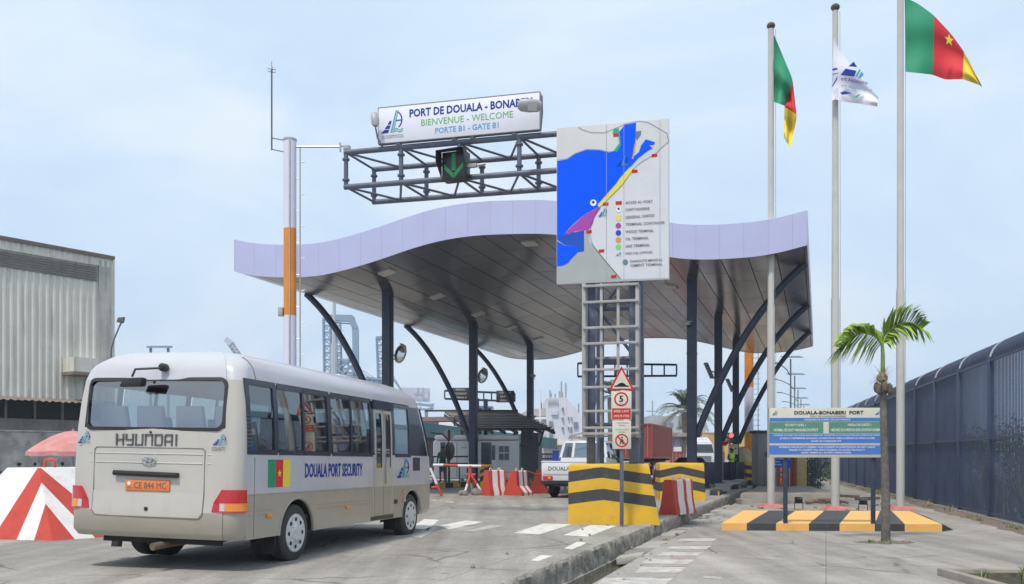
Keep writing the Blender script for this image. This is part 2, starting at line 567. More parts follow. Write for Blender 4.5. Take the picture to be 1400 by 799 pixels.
EARTH = ground_mat('earth', (0.16, 0.14, 0.115), 0.1)

def XK(Y): return 0.346 * Y - 3.8       # kerb face
def XD(Y): return 0.335 * Y - 3.1       # far edge of the drain
struct('ground', MB().quad((-2500,-500,-0.66), (2500,-500,-0.66), (2500,3000,-0.66), (-2500,3000,-0.66)), EARTH, fix=False)

# road slab: one sheet west of the kerb
NEAR, FARY = -12.0, 420.0
mb = MB()
kerb_w = 0.34
mb.quad((-260, NEAR, 0), (XK(NEAR)-kerb_w, NEAR, 0), (XK(FARY)-kerb_w, FARY, 0), (-260, FARY, 0))
struct('road', mb, ROADM, fix=False)
# forecourt slab east of the drain with its own edge down to the drain floor
mb = MB()
mb.quad((XD(NEAR), NEAR, LOT), (240, NEAR, LOT), (240, FARY, LOT), (XD(FARY), FARY, LOT))
random.seed(3)
rows = []
Y = 4.0
while Y < 60:
    j = random.uniform(-0.012, 0.012)
    rows.append([(XD(Y)+j, Y, LOT), (XD(Y)+j*0.3, Y, LOT-0.41)])
    Y += 0.22
mb.grid(rows)
struct('forecourt', mb, LOTM, fix=False)
# near fill strip is outside of the frame: drain continues; channel floor lip
KERBM = mat('kerb_stone', (0.27, 0.245, 0.215), 0.95, var=0.45, scale=5, bump=1.0, bscale=18, dirt=1.0, dcol=(0.035, 0.038, 0.02), chips=0.9, ccol=(0.07,0.06,0.05))
mb = MB()
random.seed(5)
def rough(a): return random.uniform(-a, a)
sect_n = 0
rows = []; frows = []
Y = NEAR
while Y < 140:
    x = XK(Y)
    big = 0.03 if random.random() < 0.12 else 0.0
    nz = rough(0.010)
    rows.append([(x-kerb_w, Y, 0.0), (x-kerb_w+0.02, Y, 0.010+nz*0.3), (x-0.17, Y, 0.014+nz), (x-0.04-big*0.6+rough(0.012), Y, 0.010+nz-big)])
    frows.append([rows[-1][-1], (x-0.005-big+rough(0.02), Y, -0.03-big), (x+rough(0.03), Y, -0.11+rough(0.01)), (x+0.01+rough(0.03), Y, -0.20), (x+0.015+rough(0.012), Y, -0.31),
                 (x+0.02, Y, -0.32), (x+0.05, Y, -0.325), (x+0.06, Y, -0.66)])
    Y += 0.11 if Y < 45 else 1.0
    if Y < 4: Y += 0.9
mb = MB(); mb.grid(rows); struct('kerb', mb, ROADM, fix=False, smooth=50)
mb = MB(); mb.grid(frows); struct('kerb_face', mb, KERBM, fix=False, smooth=40)
# dark standing water in the drain
WATER = mat('drain_water', (0.085, 0.075, 0.045), 0.06, var=0.3, scale=2, dirt=0.5, dcol=(0.12, 0.11, 0.07), bump=0.05, bscale=8, spec=0.6)
mb = MB()
mb.quad((XK(2)+0.0, 2, -0.39), (XD(2)+0.02, 2, -0.39), (XD(34)+0.02, 34, -0.39), (XK(34)+0.0, 34, -0.39))
struct('drain_water', mb, WATER, fix=False)

# drain cover slabs
random.seed(11)
slab_n = 0
Y = 16.0
while Y < 33:
    ln = random.uniform(0.55, 0.95)
    x0, x1 = XK(Y)+0.04, XD(Y)-0.01
    x2, x3 = XK(Y+ln)+0.04, XD(Y+ln)-0.01
    top = LOT + random.uniform(-0.035, 0.012)
    g = 0.025
    mb = MB()
    b = [(x0, 0, -0.13), (x1, random.uniform(-.02, .02), -0.13), (x3, ln-g, -0.13), (x2, ln-g, -0.13)]
    c = Vector(((x0+x3)/2, Y, top))
    pts_b = [(p[0]-c.x, p[1], p[2]) for p in b]
    pts_t = [(p[0], p[1], rough(0.006)) for p in pts_b]
    mb.hexa(pts_b, pts_t)
    o = mb.build('drain_slab', CONCD if slab_n % 3 == 1 else CONC, bevel=0.02)
    o.location = c
    if slab_n == 0:
        o.rotation_euler = (R(-4), R(-6), R(8)); o.location = c + Vector((0.0, -0.25, 0.05))
        tag(o, 'tilted concrete drain slab at the end of the open water', 'drain slab', 'concrete slabs covering the drain')
    else:
        o.rotation_euler = (rough(0.012), rough(0.02), rough(0.01))
        tag(o, 'flat grey concrete slab covering the drain beside the kerb', 'drain slab', 'concrete slabs covering the drain')
    slab_n += 1
    Y += ln

# painted markings
def worn(name, c, wear=0.5, under=(0.31, 0.30, 0.29)):
    m = bpy.data.materials.new(name); m.use_nodes = True
    t = m.node_tree; b = t.nodes['Principled BSDF']; b.inputs['Roughness'].default_value = 0.85
    tc = N(t, 'ShaderNodeTexCoord')
    mp = N(t, 'ShaderNodeMapping'); mp.inputs['Scale'].default_value = (0.5, 1.6, 1); t.links.new(tc.outputs['Object'], mp.inputs['Vector'])
    n = N(t, 'ShaderNodeTexNoise'); n.inputs['Scale'].default_value = 9; n.inputs['Detail'].default_value = 10; n.inputs['Roughness'].default_value = 0.75
    t.links.new(mp.outputs[0], n.inputs['Vector'])
    r = N(t, 'ShaderNodeValToRGB'); r.color_ramp.elements[0].position = wear - 0.05; r.color_ramp.elements[1].position = wear + 0.07
    r.color_ramp.elements[0].color = (*under, 1); r.color_ramp.elements[1].color = (*c, 1)
    t.links.new(n.outputs['Fac'], r.inputs['Fac']); t.links.new(r.outputs['Color'], b.inputs['Base Color'])
    MATS[name] = m
    return m
W1 = worn('worn_road_white', (0.66, 0.64, 0.60), 0.43)
W2 = worn('faint_road_white', (0.50, 0.48, 0.45), 0.50)
W3 = worn('faint_red', (0.36, 0.24, 0.22), 0.50)
W4 = worn('worn_orange', (0.62, 0.40, 0.20), 0.50)
def mark(name, quads, m, z):
    mb = MB()
    for q in quads:
        mb.quad(*[G(u, v, z) for u, v in q])
    struct(name, mb, m, fix=False)
mark('road_marking', [[(702,729),(737,731),(782,717),(743,716)], [(770,732),(804,734),(843,719),(807,718)],
      [(725,767),(746,768),(757,760),(739,759)], [(771,750),(786,752),(802,742),(789,741)], [(600,719),(614,724),(661,714),(636,712)],
      [(560,722),(585,725),(600,711),(580,710)]], W1, 0.004)
mark('faint_road_marking', [[(637,726),(646,727),(691,719),(671,718)], [(560,733),(575,736),(600,722),(590,720)]], W2, 0.004)
mark('orange_lane_dashes', [[(607,687),(619,688),(622,685.5),(610,685)], [(699,693),(711,694),(713,691.5),(701,691)], [(722,696),(734,697),(736,695),(724,694.5)],
      [(640,690),(646,690.5),(648,688.5),(642,688)], [(590,685),(596,685.5),(599,683.5),(592,683)]], W4, 0.004)
lz = LOT + 0.004
rowsL = [(736.5,740,928,979,981), (746.5,751,915,969,974), (755,760,903,957,963), (765,771,880,945,951), (775.5,783,873,933,938), (790,799,822,914,922)]
mark('faded_white_crossing', [[(l-6,b),(r-4,b),(r2,a),(l+4,a)] for a,b,l,r,r2 in rowsL], worn('faded_white', (0.55,0.52,0.49), 0.48), lz)
mark('faded_red_crossing', [[(l+25,b2),(r-2,b2),(r2-2,a2),(l+36,a2)] for a2,b2,l,r,r2 in
      [(740.5,746,908,974,976), (751.5,754.5,900,964,966), (760.5,764.5,890,952,955), (771.5,775,880,938,942), (783.5,789.5,868,925,931)]], W3, lz)
mark('faint_paint_patch', [[(960,790),(985,792),(987,789),(963,788)]], W2, lz)

# raised islands with painted kerbs
def island(name, a, b, w, z0, z1, left, side_m, n_stripes=0):
    """a, b: near and far point of the visible edge; the island extends w metres to the left or right of it"""
    a, b = Vector(a), Vector(b)
    d = (b - a).normalized(); nrm = Vector((-d.y, d.x, 0)) * (1 if left else -1)
    mb = MB()
    q = [a, b, b + nrm*w, a + nrm*w]
    if not left: q = [a, b, b+nrm*w, a+nrm*w]
    mb.hexa([(p.x, p.y, z0) for p in q], [(p.x, p.y, z1) for p in q])
    return struct(name, mb, side_m, bevel=0.02)
island('right_island', (7.45, 34.6, 0), (7.45+0.36*22, 56.6, 0), 2.2, LOT-0.3, 0.2, True, mat('island_concrete', (0.33,0.31,0.30), 0.9, var=0.15, dirt=0.5, dcol=(0.1,0.1,0.1), scale=1.5))
# yellow strip painted on the edge of the right island
mb = MB()
a, b = Vector((7.45, 34.6, 0.204)), Vector((7.45+0.36*21.9, 56.5, 0.204))
n_ = Vector((-0.94, 0.338, 0)) * 0.18
mb.quad(a + n_*0.12, b + n_*0.12, b + n_, a + n_)
struct('island_edge_stripe', mb, worn('worn_yellow', (0.50, 0.40, 0.18), 0.45), fix=False)

# left island: booth stands on it; kerb painted yellow and black along the front
LI0 = G(560, 671, 0); LI1 = G(672, 664, 0)
def striped_kerb(name, a, b, w, z, nseg, depth):
    a, b = Vector(a), Vector(b)
    mb = MB()
    d = (b-a); L = d.length; d.normalize(); nr = Vector((-d.y, d.x, 0))
    for i in range(nseg):
        p, q = a + d*L*i/nseg, a + d*L*(i+1)/nseg
        mb.mi = i % 2
        mb.hexa([(p.x,p.y,0),(q.x,q.y,0),(q.x+nr.x*w,q.y+nr.y*w,0),(p.x+nr.x*w,p.y+nr.y*w,0)],
                [(p.x,p.y,z),(q.x,q.y,z),(q.x+nr.x*w,q.y+nr.y*w,z),(p.x+nr.x*w,p.y+nr.y*w,z)])
    struct(name, mb, [YEL, BLKP])
    mb = MB()
    p, q = a + nr*w, b + nr*w
    mb.hexa([(p.x,p.y,0),(q.x,q.y,0),(q.x+nr.x*depth,q.y+nr.y*depth,0),(p.x+nr.x*depth,p.y+nr.y*depth,0)],
            [(p.x,p.y,z-0.01),(q.x,q.y,z-0.01),(q.x+nr.x*depth,q.y+nr.y*depth,z-0.01),(p.x+nr.x*depth,p.y+nr.y*depth,z-0.01)])
    return mb
mb = striped_kerb('left_island_kerb', G(553,670.5), G(668,664.5), 0.18, 0.25, 11, 7.0)
struct('left_island', mb, CONC)
mb = striped_kerb('booth_island_kerb', (-0.6,45.8,0), (1.9,53.2,0), 0.18, 0.25, 16, 0.5)
struct('booth_island', mb, CONC)

# ================================================================== TOLL CANOPY
FRONT_U = [321,343.6,387,419.8,445,481.6,517.9,554.2,590.5,626.8,663,699.4,735.7,760,790,820,850,880,915.6,943.8,967.3,993.9,1018.9,1050.2,1075.2,1102.8]
FRONT_V = [371,376.4,379,378.2,375.3,366.2,355.3,342.6,331.7,324.5,320.8,319.7,319,320.5,324,329.5,336,343.5,351.4,354.1,354.7,353.4,352,348.0,342.6,335.1]
ct = thing('toll_canopy', 'wave shaped white and grey toll gate canopy on dark steel columns', 'canopy', (0, 32, 0))
prof = []
for u, v in zip(FRONT_U, FRONT_V):
    up = (u - 700) / F
    Y = 32.06 / (1 + 0.134 * up)
    prof.append((up * Y, Y, H + (HZ - v) / F * Y))
# resample evenly with Catmull-Rom
def catmull(pts, n):
    pts = [Vector(p) for p in pts]
    res = []
    L = [0]
    for a_, b_ in zip(pts, pts[1:]): L.append(L[-1] + (b_ - a_).length)
    for i in range(n + 1):
        s_ = L[-1] * i / n
        k = max(j for j in range(len(L) - 1) if L[j] <= s_ + 1e-9)
        k = min(k, len(pts) - 2)
        t = (s_ - L[k]) / (L[k+1] - L[k])
        p0 = pts[max(k-1, 0)]; p1 = pts[k]; p2 = pts[k+1]; p3 = pts[min(k+2, len(pts)-1)]
        res.append(0.5*((2*p1) + (p2-p0)*t + (2*p0-5*p1+4*p2-p3)*t*t + (3*p1-p0-3*p2+p3)*t**3))
    return res
NC = 96
prof = catmull(prof, NC)
# smooth a little
for _ in range(4):
    prof = [prof[0]] + [(prof[i-1] + prof[i]*2 + prof[i+1]) / 4 for i in range(1, NC)] + [prof[-1]]
DEP = 29.8
FH = 1.13
def with_uv(mb, name, m, parent, uvs, fix=False):
    o = mb.build(name, m, parent, world=True, fix=fix)
    l = o.data.uv_layers.new(name='UVMap')
    for lp in o.data.loops: l.data[lp.index].uv = uvs[lp.vertex_index]
    return o
def panel_mat(name, c1, c2, rough, metal, bw, rh, mortar, mcol, var=0.1, offset=0.0):
    m = bpy.data.materials.new(name); m.use_nodes = True
    t = m.node_tree; b = t.nodes['Principled BSDF']
    uv = N(t, 'ShaderNodeUVMap')
    br = N(t, 'ShaderNodeTexBrick')
    br.offset = offset
    br.inputs['Scale'].default_value = 1
    br.inputs['Brick Width'].default_value = bw
    br.inputs['Row Height'].default_value = rh
    br.inputs['Mortar Size'].default_value = mortar
    br.inputs['Mortar Smooth'].default_value = 0.0
    br.inputs['Color1'].default_value = (*c1, 1); br.inputs['Color2'].default_value = (*c2, 1)
    br.inputs['Mortar'].default_value = (*mcol, 1)
    t.links.new(uv.outputs[0], br.inputs['Vector'])
    n = N(t, 'ShaderNodeTexNoise'); n.inputs['Scale'].default_value = 0.8; n.inputs['Detail'].default_value = 8; n.inputs['Roughness'].default_value = 0.65
    t.links.new(uv.outputs[0], n.inputs['Vector'])
    r = N(t, 'ShaderNodeValToRGB'); r.color_ramp.elements[0].position = 0.3; r.color_ramp.elements[1].position = 0.7
    r.color_ramp.elements[0].color = (1-var, 1-var, 1-var, 1); r.color_ramp.elements[1].color = (1+var*0.5, 1+var*0.5, 1+var*0.5, 1)
    t.links.new(n.outputs['Fac'], r.inputs['Fac'])
    x = N(t, 'ShaderNodeMixRGB', blend_type='MULTIPLY'); x.inputs['Fac'].default_value = 1
    t.links.new(br.outputs['Color'], x.inputs['Color1']); t.links.new(r.outputs['Color'], x.inputs['Color2'])
    t.links.new(x.outputs['Color'], b.inputs['Base Color'])
    b.inputs['Metallic'].default_value = metal
    mr = N(t, 'ShaderNodeMapRange'); mr.inputs['To Min'].default_value = rough*0.7; mr.inputs['To Max'].default_value = rough*1.4
    t.links.new(n.outputs['Fac'], mr.inputs['Value'])
    # panels differ a little in gloss; joints are matt
    b2 = N(t, 'ShaderNodeTexBrick'); b2.offset = offset
    for k_, v_ in (('Scale',1),('Brick Width',bw),('Row Height',rh),('Mortar Size',mortar),('Mortar Smooth',0.0)): b2.inputs[k_].default_value = v_
    b2.inputs['Color1'].default_value = (0,0,0,1); b2.inputs['Color2'].default_value = (0.07,0.07,0.07,1); b2.inputs['Mortar'].default_value = (0.4,0.4,0.4,1)
    t.links.new(uv.outputs[0], b2.inputs['Vector'])
    ad = N(t, 'ShaderNodeMath', operation='ADD'); ad.use_clamp = True
    t.links.new(mr.outputs[0], ad.inputs[0]); t.links.new(b2.outputs['Color'], ad.inputs[1]); t.links.new(ad.outputs[0], b.inputs['Roughness'])
    sb_ = N(t, 'ShaderNodeMath', operation='MULTIPLY_ADD'); sb_.inputs[1].default_value = -0.5; sb_.inputs[2].default_value = 0.5
    t.links.new(b2.outputs['Fac'], sb_.inputs[0]); t.links.new(sb_.outputs[0], b.inputs['Specular IOR Level'])
    mm = N(t, 'ShaderNodeMath', operation='MULTIPLY_ADD'); mm.inputs[1].default_value = -metal; mm.inputs[2].default_value = metal
    t.links.new(b2.outputs['Fac'], mm.inputs[0]); t.links.new(mm.outputs[0], b.inputs['Metallic'])
    # every panel sits at a slightly different angle
    bp = N(t, 'ShaderNodeBump'); bp.inputs['Strength'].default_value = 0.10; bp.inputs['Distance'].default_value = 0.02
    sp = N(t, 'ShaderNodeTexNoise'); sp.inputs['Scale'].default_value = 0.5; sp.inputs['Detail'].default_value = 2
    t.links.new(uv.outputs[0], sp.inputs['Vector']); t.links.new(sp.outputs['Fac'], bp.inputs['Height'])
    t.links.new(bp.outputs[0], b.inputs['Normal'])
    return m
SOFF = panel_mat('soffit_panels', (0.215, 0.197, 0.205), (0.17, 0.152, 0.16), 0.17, 0.62, 4.2, 0.95, 0.017, (0.05, 0.045, 0.05), 0.25, 0.37)
FASC = panel_mat('fascia_panels', (0.47, 0.49, 0.73), (0.455, 0.475, 0.71), 0.45, 0.0, 0.82, 3.0, 0.007, (0.36, 0.37, 0.50), 0.07)
EDGE = mat('fascia_side_metal', (0.50, 0.50, 0.60), 0.4, var=0.05)
# soffit
mb = MB(); uvs = []
rows = []
NL = 12
for i in range(NC+1):
    row = []
    for j in range(NL+1):
        p = prof[i] + D2*(DEP*j/NL)
        row.append(p)
        uvs.append((DEP*j/NL, 21.0*i/NC))
    rows.append(row)
mb.grid(rows)
soffit = with_uv(mb, 'soffit', SOFF, ct, uvs)
mb = MB(); rows = [[p + D2*0.0 + Vector((0,0,FH)) for p in prof], [p + D2*DEP + Vector((0,0,FH)) for p in prof]]
mb.grid(rows)
mb.build('roof_sheet', WHITE, ct, world=True, fix=False)
nv_ = Vector((-0.236, -0.972, 0))
for nm, off in (('fascia', D2*0), ('rear_fascia', D2*DEP)):
    mb = MB(); uvs = []
    o_ = nv_*0.02 if nm == 'fascia' else -nv_*0.02
    rows = []
    for i, p in enumerate(prof):
        rows.append([p + off + o_ - Vector((0,0,0.02)), p + off + o_ + Vector((0,0,FH+0.03))])
        uvs += [(21.0*i/NC, 0.1), (21.0*i/NC, 1.2)]
    mb.grid(rows)
    with_uv(mb, nm, FASC, ct, uvs)
for p in (prof[0], prof[-1]):
    mb = MB(); q = p + D2*DEP
    s_ = Vector((-0.03 if p is prof[0] else 0.03, 0, 0))
    mb.hexa([p, q, q+s_, p+s_], [p+Vector((0,0,FH+.03)), q+Vector((0,0,FH+.03)), q+s_+Vector((0,0,FH+.03)), p+s_+Vector((0,0,FH+.03))])
    mb.build('side_fascia', EDGE, ct, world=True)
def soffit_z(X, Y):       # canopy underside height at a ground point
    best = None
    for i in range(NC):
        a, b = prof[i], prof[i+1]
        # solve (X,Y) = a + (b-a)*s + D2*t
        e = b - a
        det = e.x*D2.y - e.y*D2.x
        s_ = ((X-a.x)*D2.y - (Y-a.y)*D2.x) / det
        if -0.001 <= s_ <= 1.001: return a.z + e.z*s_
    return 8.0
COLS_R = [(6.87, 34.9), (9.93, 44.0), (13.0, 53.1)]
COLS_L = [(-5.0, 36.8), (-1.94, 45.9), (1.10, 55.0)]
left_edge, right_edge = prof[0], prof[-1]
for side, cols_ in ((1, COLS_R), (-1, COLS_L)):
    for k, (x, y) in enumerate(cols_):
        zt = soffit_z(x, y)
        mb = MB()
        mb.M = Matrix.Translation((x, y, 0)) @ Matrix.Rotation(YAW2, 4, 'Z')
        w = 0.17
        zb = 0.0
        # H-section flanges with a central box
        mb.box((-w, -0.19, zb), (w, -0.165, zt)); mb.box((-w, 0.165, zb), (w, 0.19, zt)); mb.box((-0.09, -0.164, zb), (0.09, 0.164, zt))
        mb.box((-0.012-w, -0.10, zb), (-w+0.005, 0.10, zt)); mb.box((w-0.005, -0.10, zb), (w+0.012, 0.10, zt))
        c_ = mb.build('column', NAVY, ct, world=True)
        mb = MB(); mb.M = Matrix.Translation((x, y, 0)) @ Matrix.Rotation(YAW2, 4, 'Z')
        mb.box((-0.3, -0.3, 0.19), (0.3, 0.3, 0.24))
        mb.build('column_plate', NAVY, ct, world=True)
        for zz in (1.3, 3.2, 5.4):
            mb = MB(); mb.M = Matrix.Translation((x, y, 0)) @ Matrix.Rotation(YAW2, 4, 'Z')
            mb.box((-0.2, -0.205, zz), (0.2, 0.205, zz+0.03)); mb.build('column_collar', NAVY, ct, world=True)
        # curved strut up to the edge of the roof
        e0 = right_edge if side > 0 else left_edge
        # point of the roof edge abreast of the column (perpendicular to the rows)
        pd = Vector((D2.y, -D2.x, 0)) * side
        # e0 + D2*t = (x,y) + pd*s
        rx, ry = e0.x - x, e0.y - y
        det = pd.x*(-D2.y) + pd.y*D2.x
        s_ = (rx*(-D2.y) + ry*D2.x) / det
        top = Vector((x, y, 0)) + pd*(s_*0.985)
        top.z = soffit_z(top.x - pd.x*0.05, top.y - pd.y*0.05)
        zb = 2.25
        bot = Vector((x, y, zb)) + pd*0.16
        ctrl = Vector((x, y, 0)) + pd*(s_*0.45); ctrl.z = zb + (top.z-zb)*0.72
        pts = [bot*(1-t)**2 + ctrl*2*t*(1-t) + top*t*t for t in [i/16 for i in range(17)]]
        mb = MB(); mb.tube(pts, 0.135, 12)
        mb.build('strut', NAVY, ct, world=True)
# downlights
DLF = mat('downlight_frame', (0.6, 0.6, 0.6), 0.4, metal=0.3)
DLG = mat('downlight_lens', (0.55, 0.5, 0.45), 0.25)
for (u, v, Y) in ((529,372,36),(598,405,42),(654,429,47),(699,447,52),(725,332,34.5),(736,463,56),(918,391,38)):
    # find the point on the soffit seen at that pixel
    for i in range(400):
        Yt = 30 + i*0.1
        p = P(u, v, Yt)
        if p.z > soffit_z(p.x, p.y) : break
    z = soffit_z(p.x, p.y)
    e = 0.3
    i_ = None
    z2 = soffit_z(p.x + 0.3*D2.y, p.y - 0.3*D2.x)
    across = Vector((D2.y*0.3, -D2.x*0.3, z2 - z)).normalized()
    up = across.cross(D2).normalized()
    if up.z < 0: up = -up
    c = Vector((p.x, p.y, z))
    def rect(mb, hw, hl, lo, hi):
        q = [across*(-hw)+D2*(-hl), across*hw+D2*(-hl), across*hw+D2*hl, across*(-hw)+D2*hl]
        mb.hexa([c+k-up*lo for k in q], [c+k-up*hi for k in q])
    mb = MB(); rect(mb, 0.27, 0.27, 0.05, -0.05); fr = mb.build('downlight', DLF, ct, world=True)
    TM[fr.name] = TM[ct.name]
    mb = MB(); rect(mb, 0.20, 0.20, 0.06, -0.02); mb.build('lens', DLG, fr, world=True)

# ================================================================== STEEL FENCE ON THE RIGHT
FENCE = mat('fence_paint', (0.038, 0.056, 0.112), 0.42, var=0.3, scale=1.3, dirt=0.5, dcol=(0.085, 0.088, 0.10))
fo = Vector((13.45, 25.7, LOT))
f0, f1 = -14.4, 57.6          # run along D1
ft = thing('security_fence', 'tall dark blue steel picket fence with rounded top along the forecourt', 'fence', fo, YAW1)
# local frame: y along the fence, x away from the forecourt
nb = 20
for k in range(nb):
    y0, y1 = f0 + 3.6*k, f0 + 3.6*(k+1)
    mb = MB()
    n = 28
    for i in range(1, n):
        y = y0 + (y1-y0)*i/n
        mb.box((-0.009, y-0.020, 0.08), (0.010, y+0.020, 4.46))
    mb.build('picket_panel', FENCE, ft, fix=False)
    mb = MB()
    # curved crest of bent pickets with backing sheet, leaning away from the forecourt
    arc = [(0.02 + 0.75*(1-math.cos(a)), 4.47 + 0.62*math.sin(a)) for a in [R(90)*q/7 for q in range(8)]]
    for i in range(1, n):
        y = y0 + (y1-y0)*i/n
        for (xa, za), (xb, zb) in zip(arc, arc[1:]):
            mb.bar((xa-0.012, y, za), (xb-0.012, y, zb), 0.05, 0.03)
    mb.grid([[(xa+0.02, y, za) for (xa, za) in arc] for y in (y0+0.05, y1-0.05)])
    mb.build('curved_crest', FENCE, ft, fix=False, smooth=60)
    for z in (0.1, 2.22, 4.40):
        mb = MB(); mb.box((-0.04, y0+0.06, z), (-0.009, y1-0.06, z+0.07)); mb.build('rail', FENCE, ft)
for k in range(nb+1):
    y = f0 + 3.6*k
    mb = MB()
    mb.box((-0.075, y-0.06, 0.0), (0.075, y+0.06, 4.55))
    mb.box((-0.11, y-0.10, 0.0), (0.11, y+0.10, 0.03))
    mb.build('post', FENCE, ft, bevel=0.008)
    mb = MB()
    for (xa, za), (xb, zb) in zip(arc, arc[1:]):
        mb.bar((xa-0.035, y, za), (xb-0.035, y, zb), 0.06, 0.035)
    mb.build('crest_rib', mat('rib_highlight', (0.55, 0.58, 0.65), 0.4), ft)  # pale colour paints the white highlight along each post's curved rib
mb = MB()
mb.box((-0.13, f0-0.2, -0.15), (0.13, f1+0.2, 0.05))
mb.build('footing', CONCD, ft, bevel=0.02)
# ================================================================== FRONT GANTRY
def FL(u, off=0.0):     # ground point on the front chord line of the gantry seen at column u
    k = (u - 700) / F
    Y = (21.25 + off) / (1 + 0.255 * k)
    return Vector((k * Y, Y, 0))
gt = thing('gantry', 'tall blue grey pipe gantry tower with a lattice arm reaching over the road', 'gantry', (2.3, 21.3, 0), 0)
uxg = Vector((0.969, -0.247, 0)); bk = Vector((0.34, 1.35, 0))
A = FL(471); B = FL(868)
ZT, ZB = 8.90, 8.06
Lg = (B - A).length
for nm, off, z in (('chord', Vector(), ZT), ('chord', Vector(), ZB), ('chord', bk + uxg*0.15, ZT), ('chord', bk + uxg*0.15, ZB)):
    mb = MB(); p, q = A + off, B + off
    mb.tube([(p.x, p.y, z), (q.x, q.y, z)], 0.066, 14)
    mb.build(nm, GREYSTEEL, gt, world=True)
nbay = 5
fr_x = [0.0, 1.43, 2.9, 4.35, 5.4]
for off in (Vector(), bk + uxg*0.15):
    for xx in fr_x:
        p = A + off + uxg*(xx + 0.04)
        mb = MB(); mb.tube([(p.x, p.y, ZB+0.05), (p.x, p.y, ZT-0.05)], 0.055, 12)
        for zz in (ZB+0.17, ZT-0.17): mb.lathe([(0.09,-0.02),(0.09,0.02)], (p.x, p.y, zz), 14)
        mb.build('upright', GREYSTEEL, gt, world=True)
for z in (ZT, ZB):
    for i, xx in enumerate(fr_x):
        p = A + uxg*(xx+0.04); q = A + bk + uxg*(xx+0.19)
        mb = MB(); mb.tube([(p.x,p.y,z), (q.x,q.y,z)], 0.03, 8)
        mb.build('cross_tie', GREYSTEEL, gt, world=True)
        if i < len(fr_x)-1:
            mid = A + bk + uxg*((fr_x[i]+fr_x[i+1])/2+0.2)
            p2 = A + uxg*(fr_x[i+1]+0.04)
            for pp in (p, p2):
                mb = MB(); mb.tube([(pp.x,pp.y,z), (mid.x,mid.y,z)], 0.03, 8)
                mb.build('diagonal', GREYSTEEL, gt, world=True)
# tower legs
LEGS = [FL(808), FL(866), FL(808)+bk, FL(866)+bk]
for i, p in enumerate(LEGS):
    mb = MB()
    mb.box((p.x-0.095, p.y-0.095, 0), (p.x+0.095, p.y+0.095, ZT+0.05)) if i < 2 else mb.tube([(p.x,p.y,0),(p.x,p.y,ZT)], 0.095, 14)
    mb.lathe([(0.2,0),(0.2,0.03)], (p.x,p.y,0), 12)
    mb.build('tower_leg', GREYSTEEL, gt, world=True, bevel=0.01 if i < 2 else 0)
for z in (2.2, 2.28, 7.8, 6.3, 3.7, 5.0):
    for a_, b_ in ((0,1),(2,3),(0,2),(1,3)):
        if z == 2.28: continue
        p, q = LEGS[a_], LEGS[b_]
        mb = MB(); mb.tube([(p.x,p.y,z+0.03*a_),(q.x,q.y,z+0.03*a_)], 0.055, 10)
        mb.build('tower_rung', GREYSTEEL, gt, world=True)
for a_, b_, z0, z1 in ((0,2,0.3,2.2),(1,3,0.3,2.2),(0,2,2.2,3.7),(1,3,3.7,2.2),(3,2,3.7,5.0),(2,3,5.0,6.3)):
    p, q = LEGS[a_], LEGS[b_]
    mb = MB(); mb.tube([(p.x,p.y,z0),(q.x,q.y,z1)], 0.04, 8)
    mb.build('tower_brace', GREYSTEEL, gt, world=True)
# pale lattice cage in front of the legs
CAGE = mat('pale_cage_steel', (0.36, 0.35, 0.34), 0.5, var=0.12, dirt=0.5, dcol=(0.22,0.13,0.08), scale=4)
cg = thing('ladder_cage', 'pale grey welded lattice frame standing against the gantry tower', 'lattice frame', (1.6, 20.5, 0), 0)
def CP(u, v, back=0.0):
    g = FL(u, -0.45)
    Y = g.y
    return Vector((g.x, Y, H + (HZ - v)/F*Y)) + bk*back
for u in (798, 822, 845, 871):
    for b_ in (0, 0.22):
        if b_ and u in (822, 845): continue
        p, q = CP(u, 597, b_), CP(u, 388, b_); q.x, q.y = p.x, p.y
        mb = MB(); mb.bar((p.x,p.y,p.z-0.02), (q.x,q.y,q.z), 0.075 if u in (798,871) else 0.06, 0.06)
        mb.build('cage_upright', CAGE, cg, world=True, bevel=0.006)
zc = [2.0, 2.13, 2.5, 3.03, 3.42, 4.0, 4.35, 4.92, 5.28]
for z in zc:
    p, q = CP(797, 500), CP(873, 500)
    mb = MB(); mb.bar((p.x,p.y-0.045,z), (q.x,q.y-0.045,z), 0.05, 0.055)
    mb.build('cage_rail', CAGE, cg, world=True, bevel=0.006)
    for u in (797, 872):
        p = CP(u, 500); q = CP(u, 500, 0.25)
        mb = MB(); mb.bar((p.x,p.y,z), (q.x,q.y,z), 0.04, 0.05); mb.build('side_rail', CAGE, cg, world=True)
mb = MB()
p, q = CP(797, 500), CP(873, 500)
mb.hexa([(p.x,p.y,1.93),(q.x,q.y,1.93),(q.x+.1,q.y+.35,1.93),(p.x+.1,p.y+.35,1.93)], [(p.x,p.y,1.96),(q.x,q.y,1.96),(q.x+.1,q.y+.35,1.96),(p.x+.1,p.y+.35,1.96)])
mb.build('foot_plate', CAGE, cg, world=True)
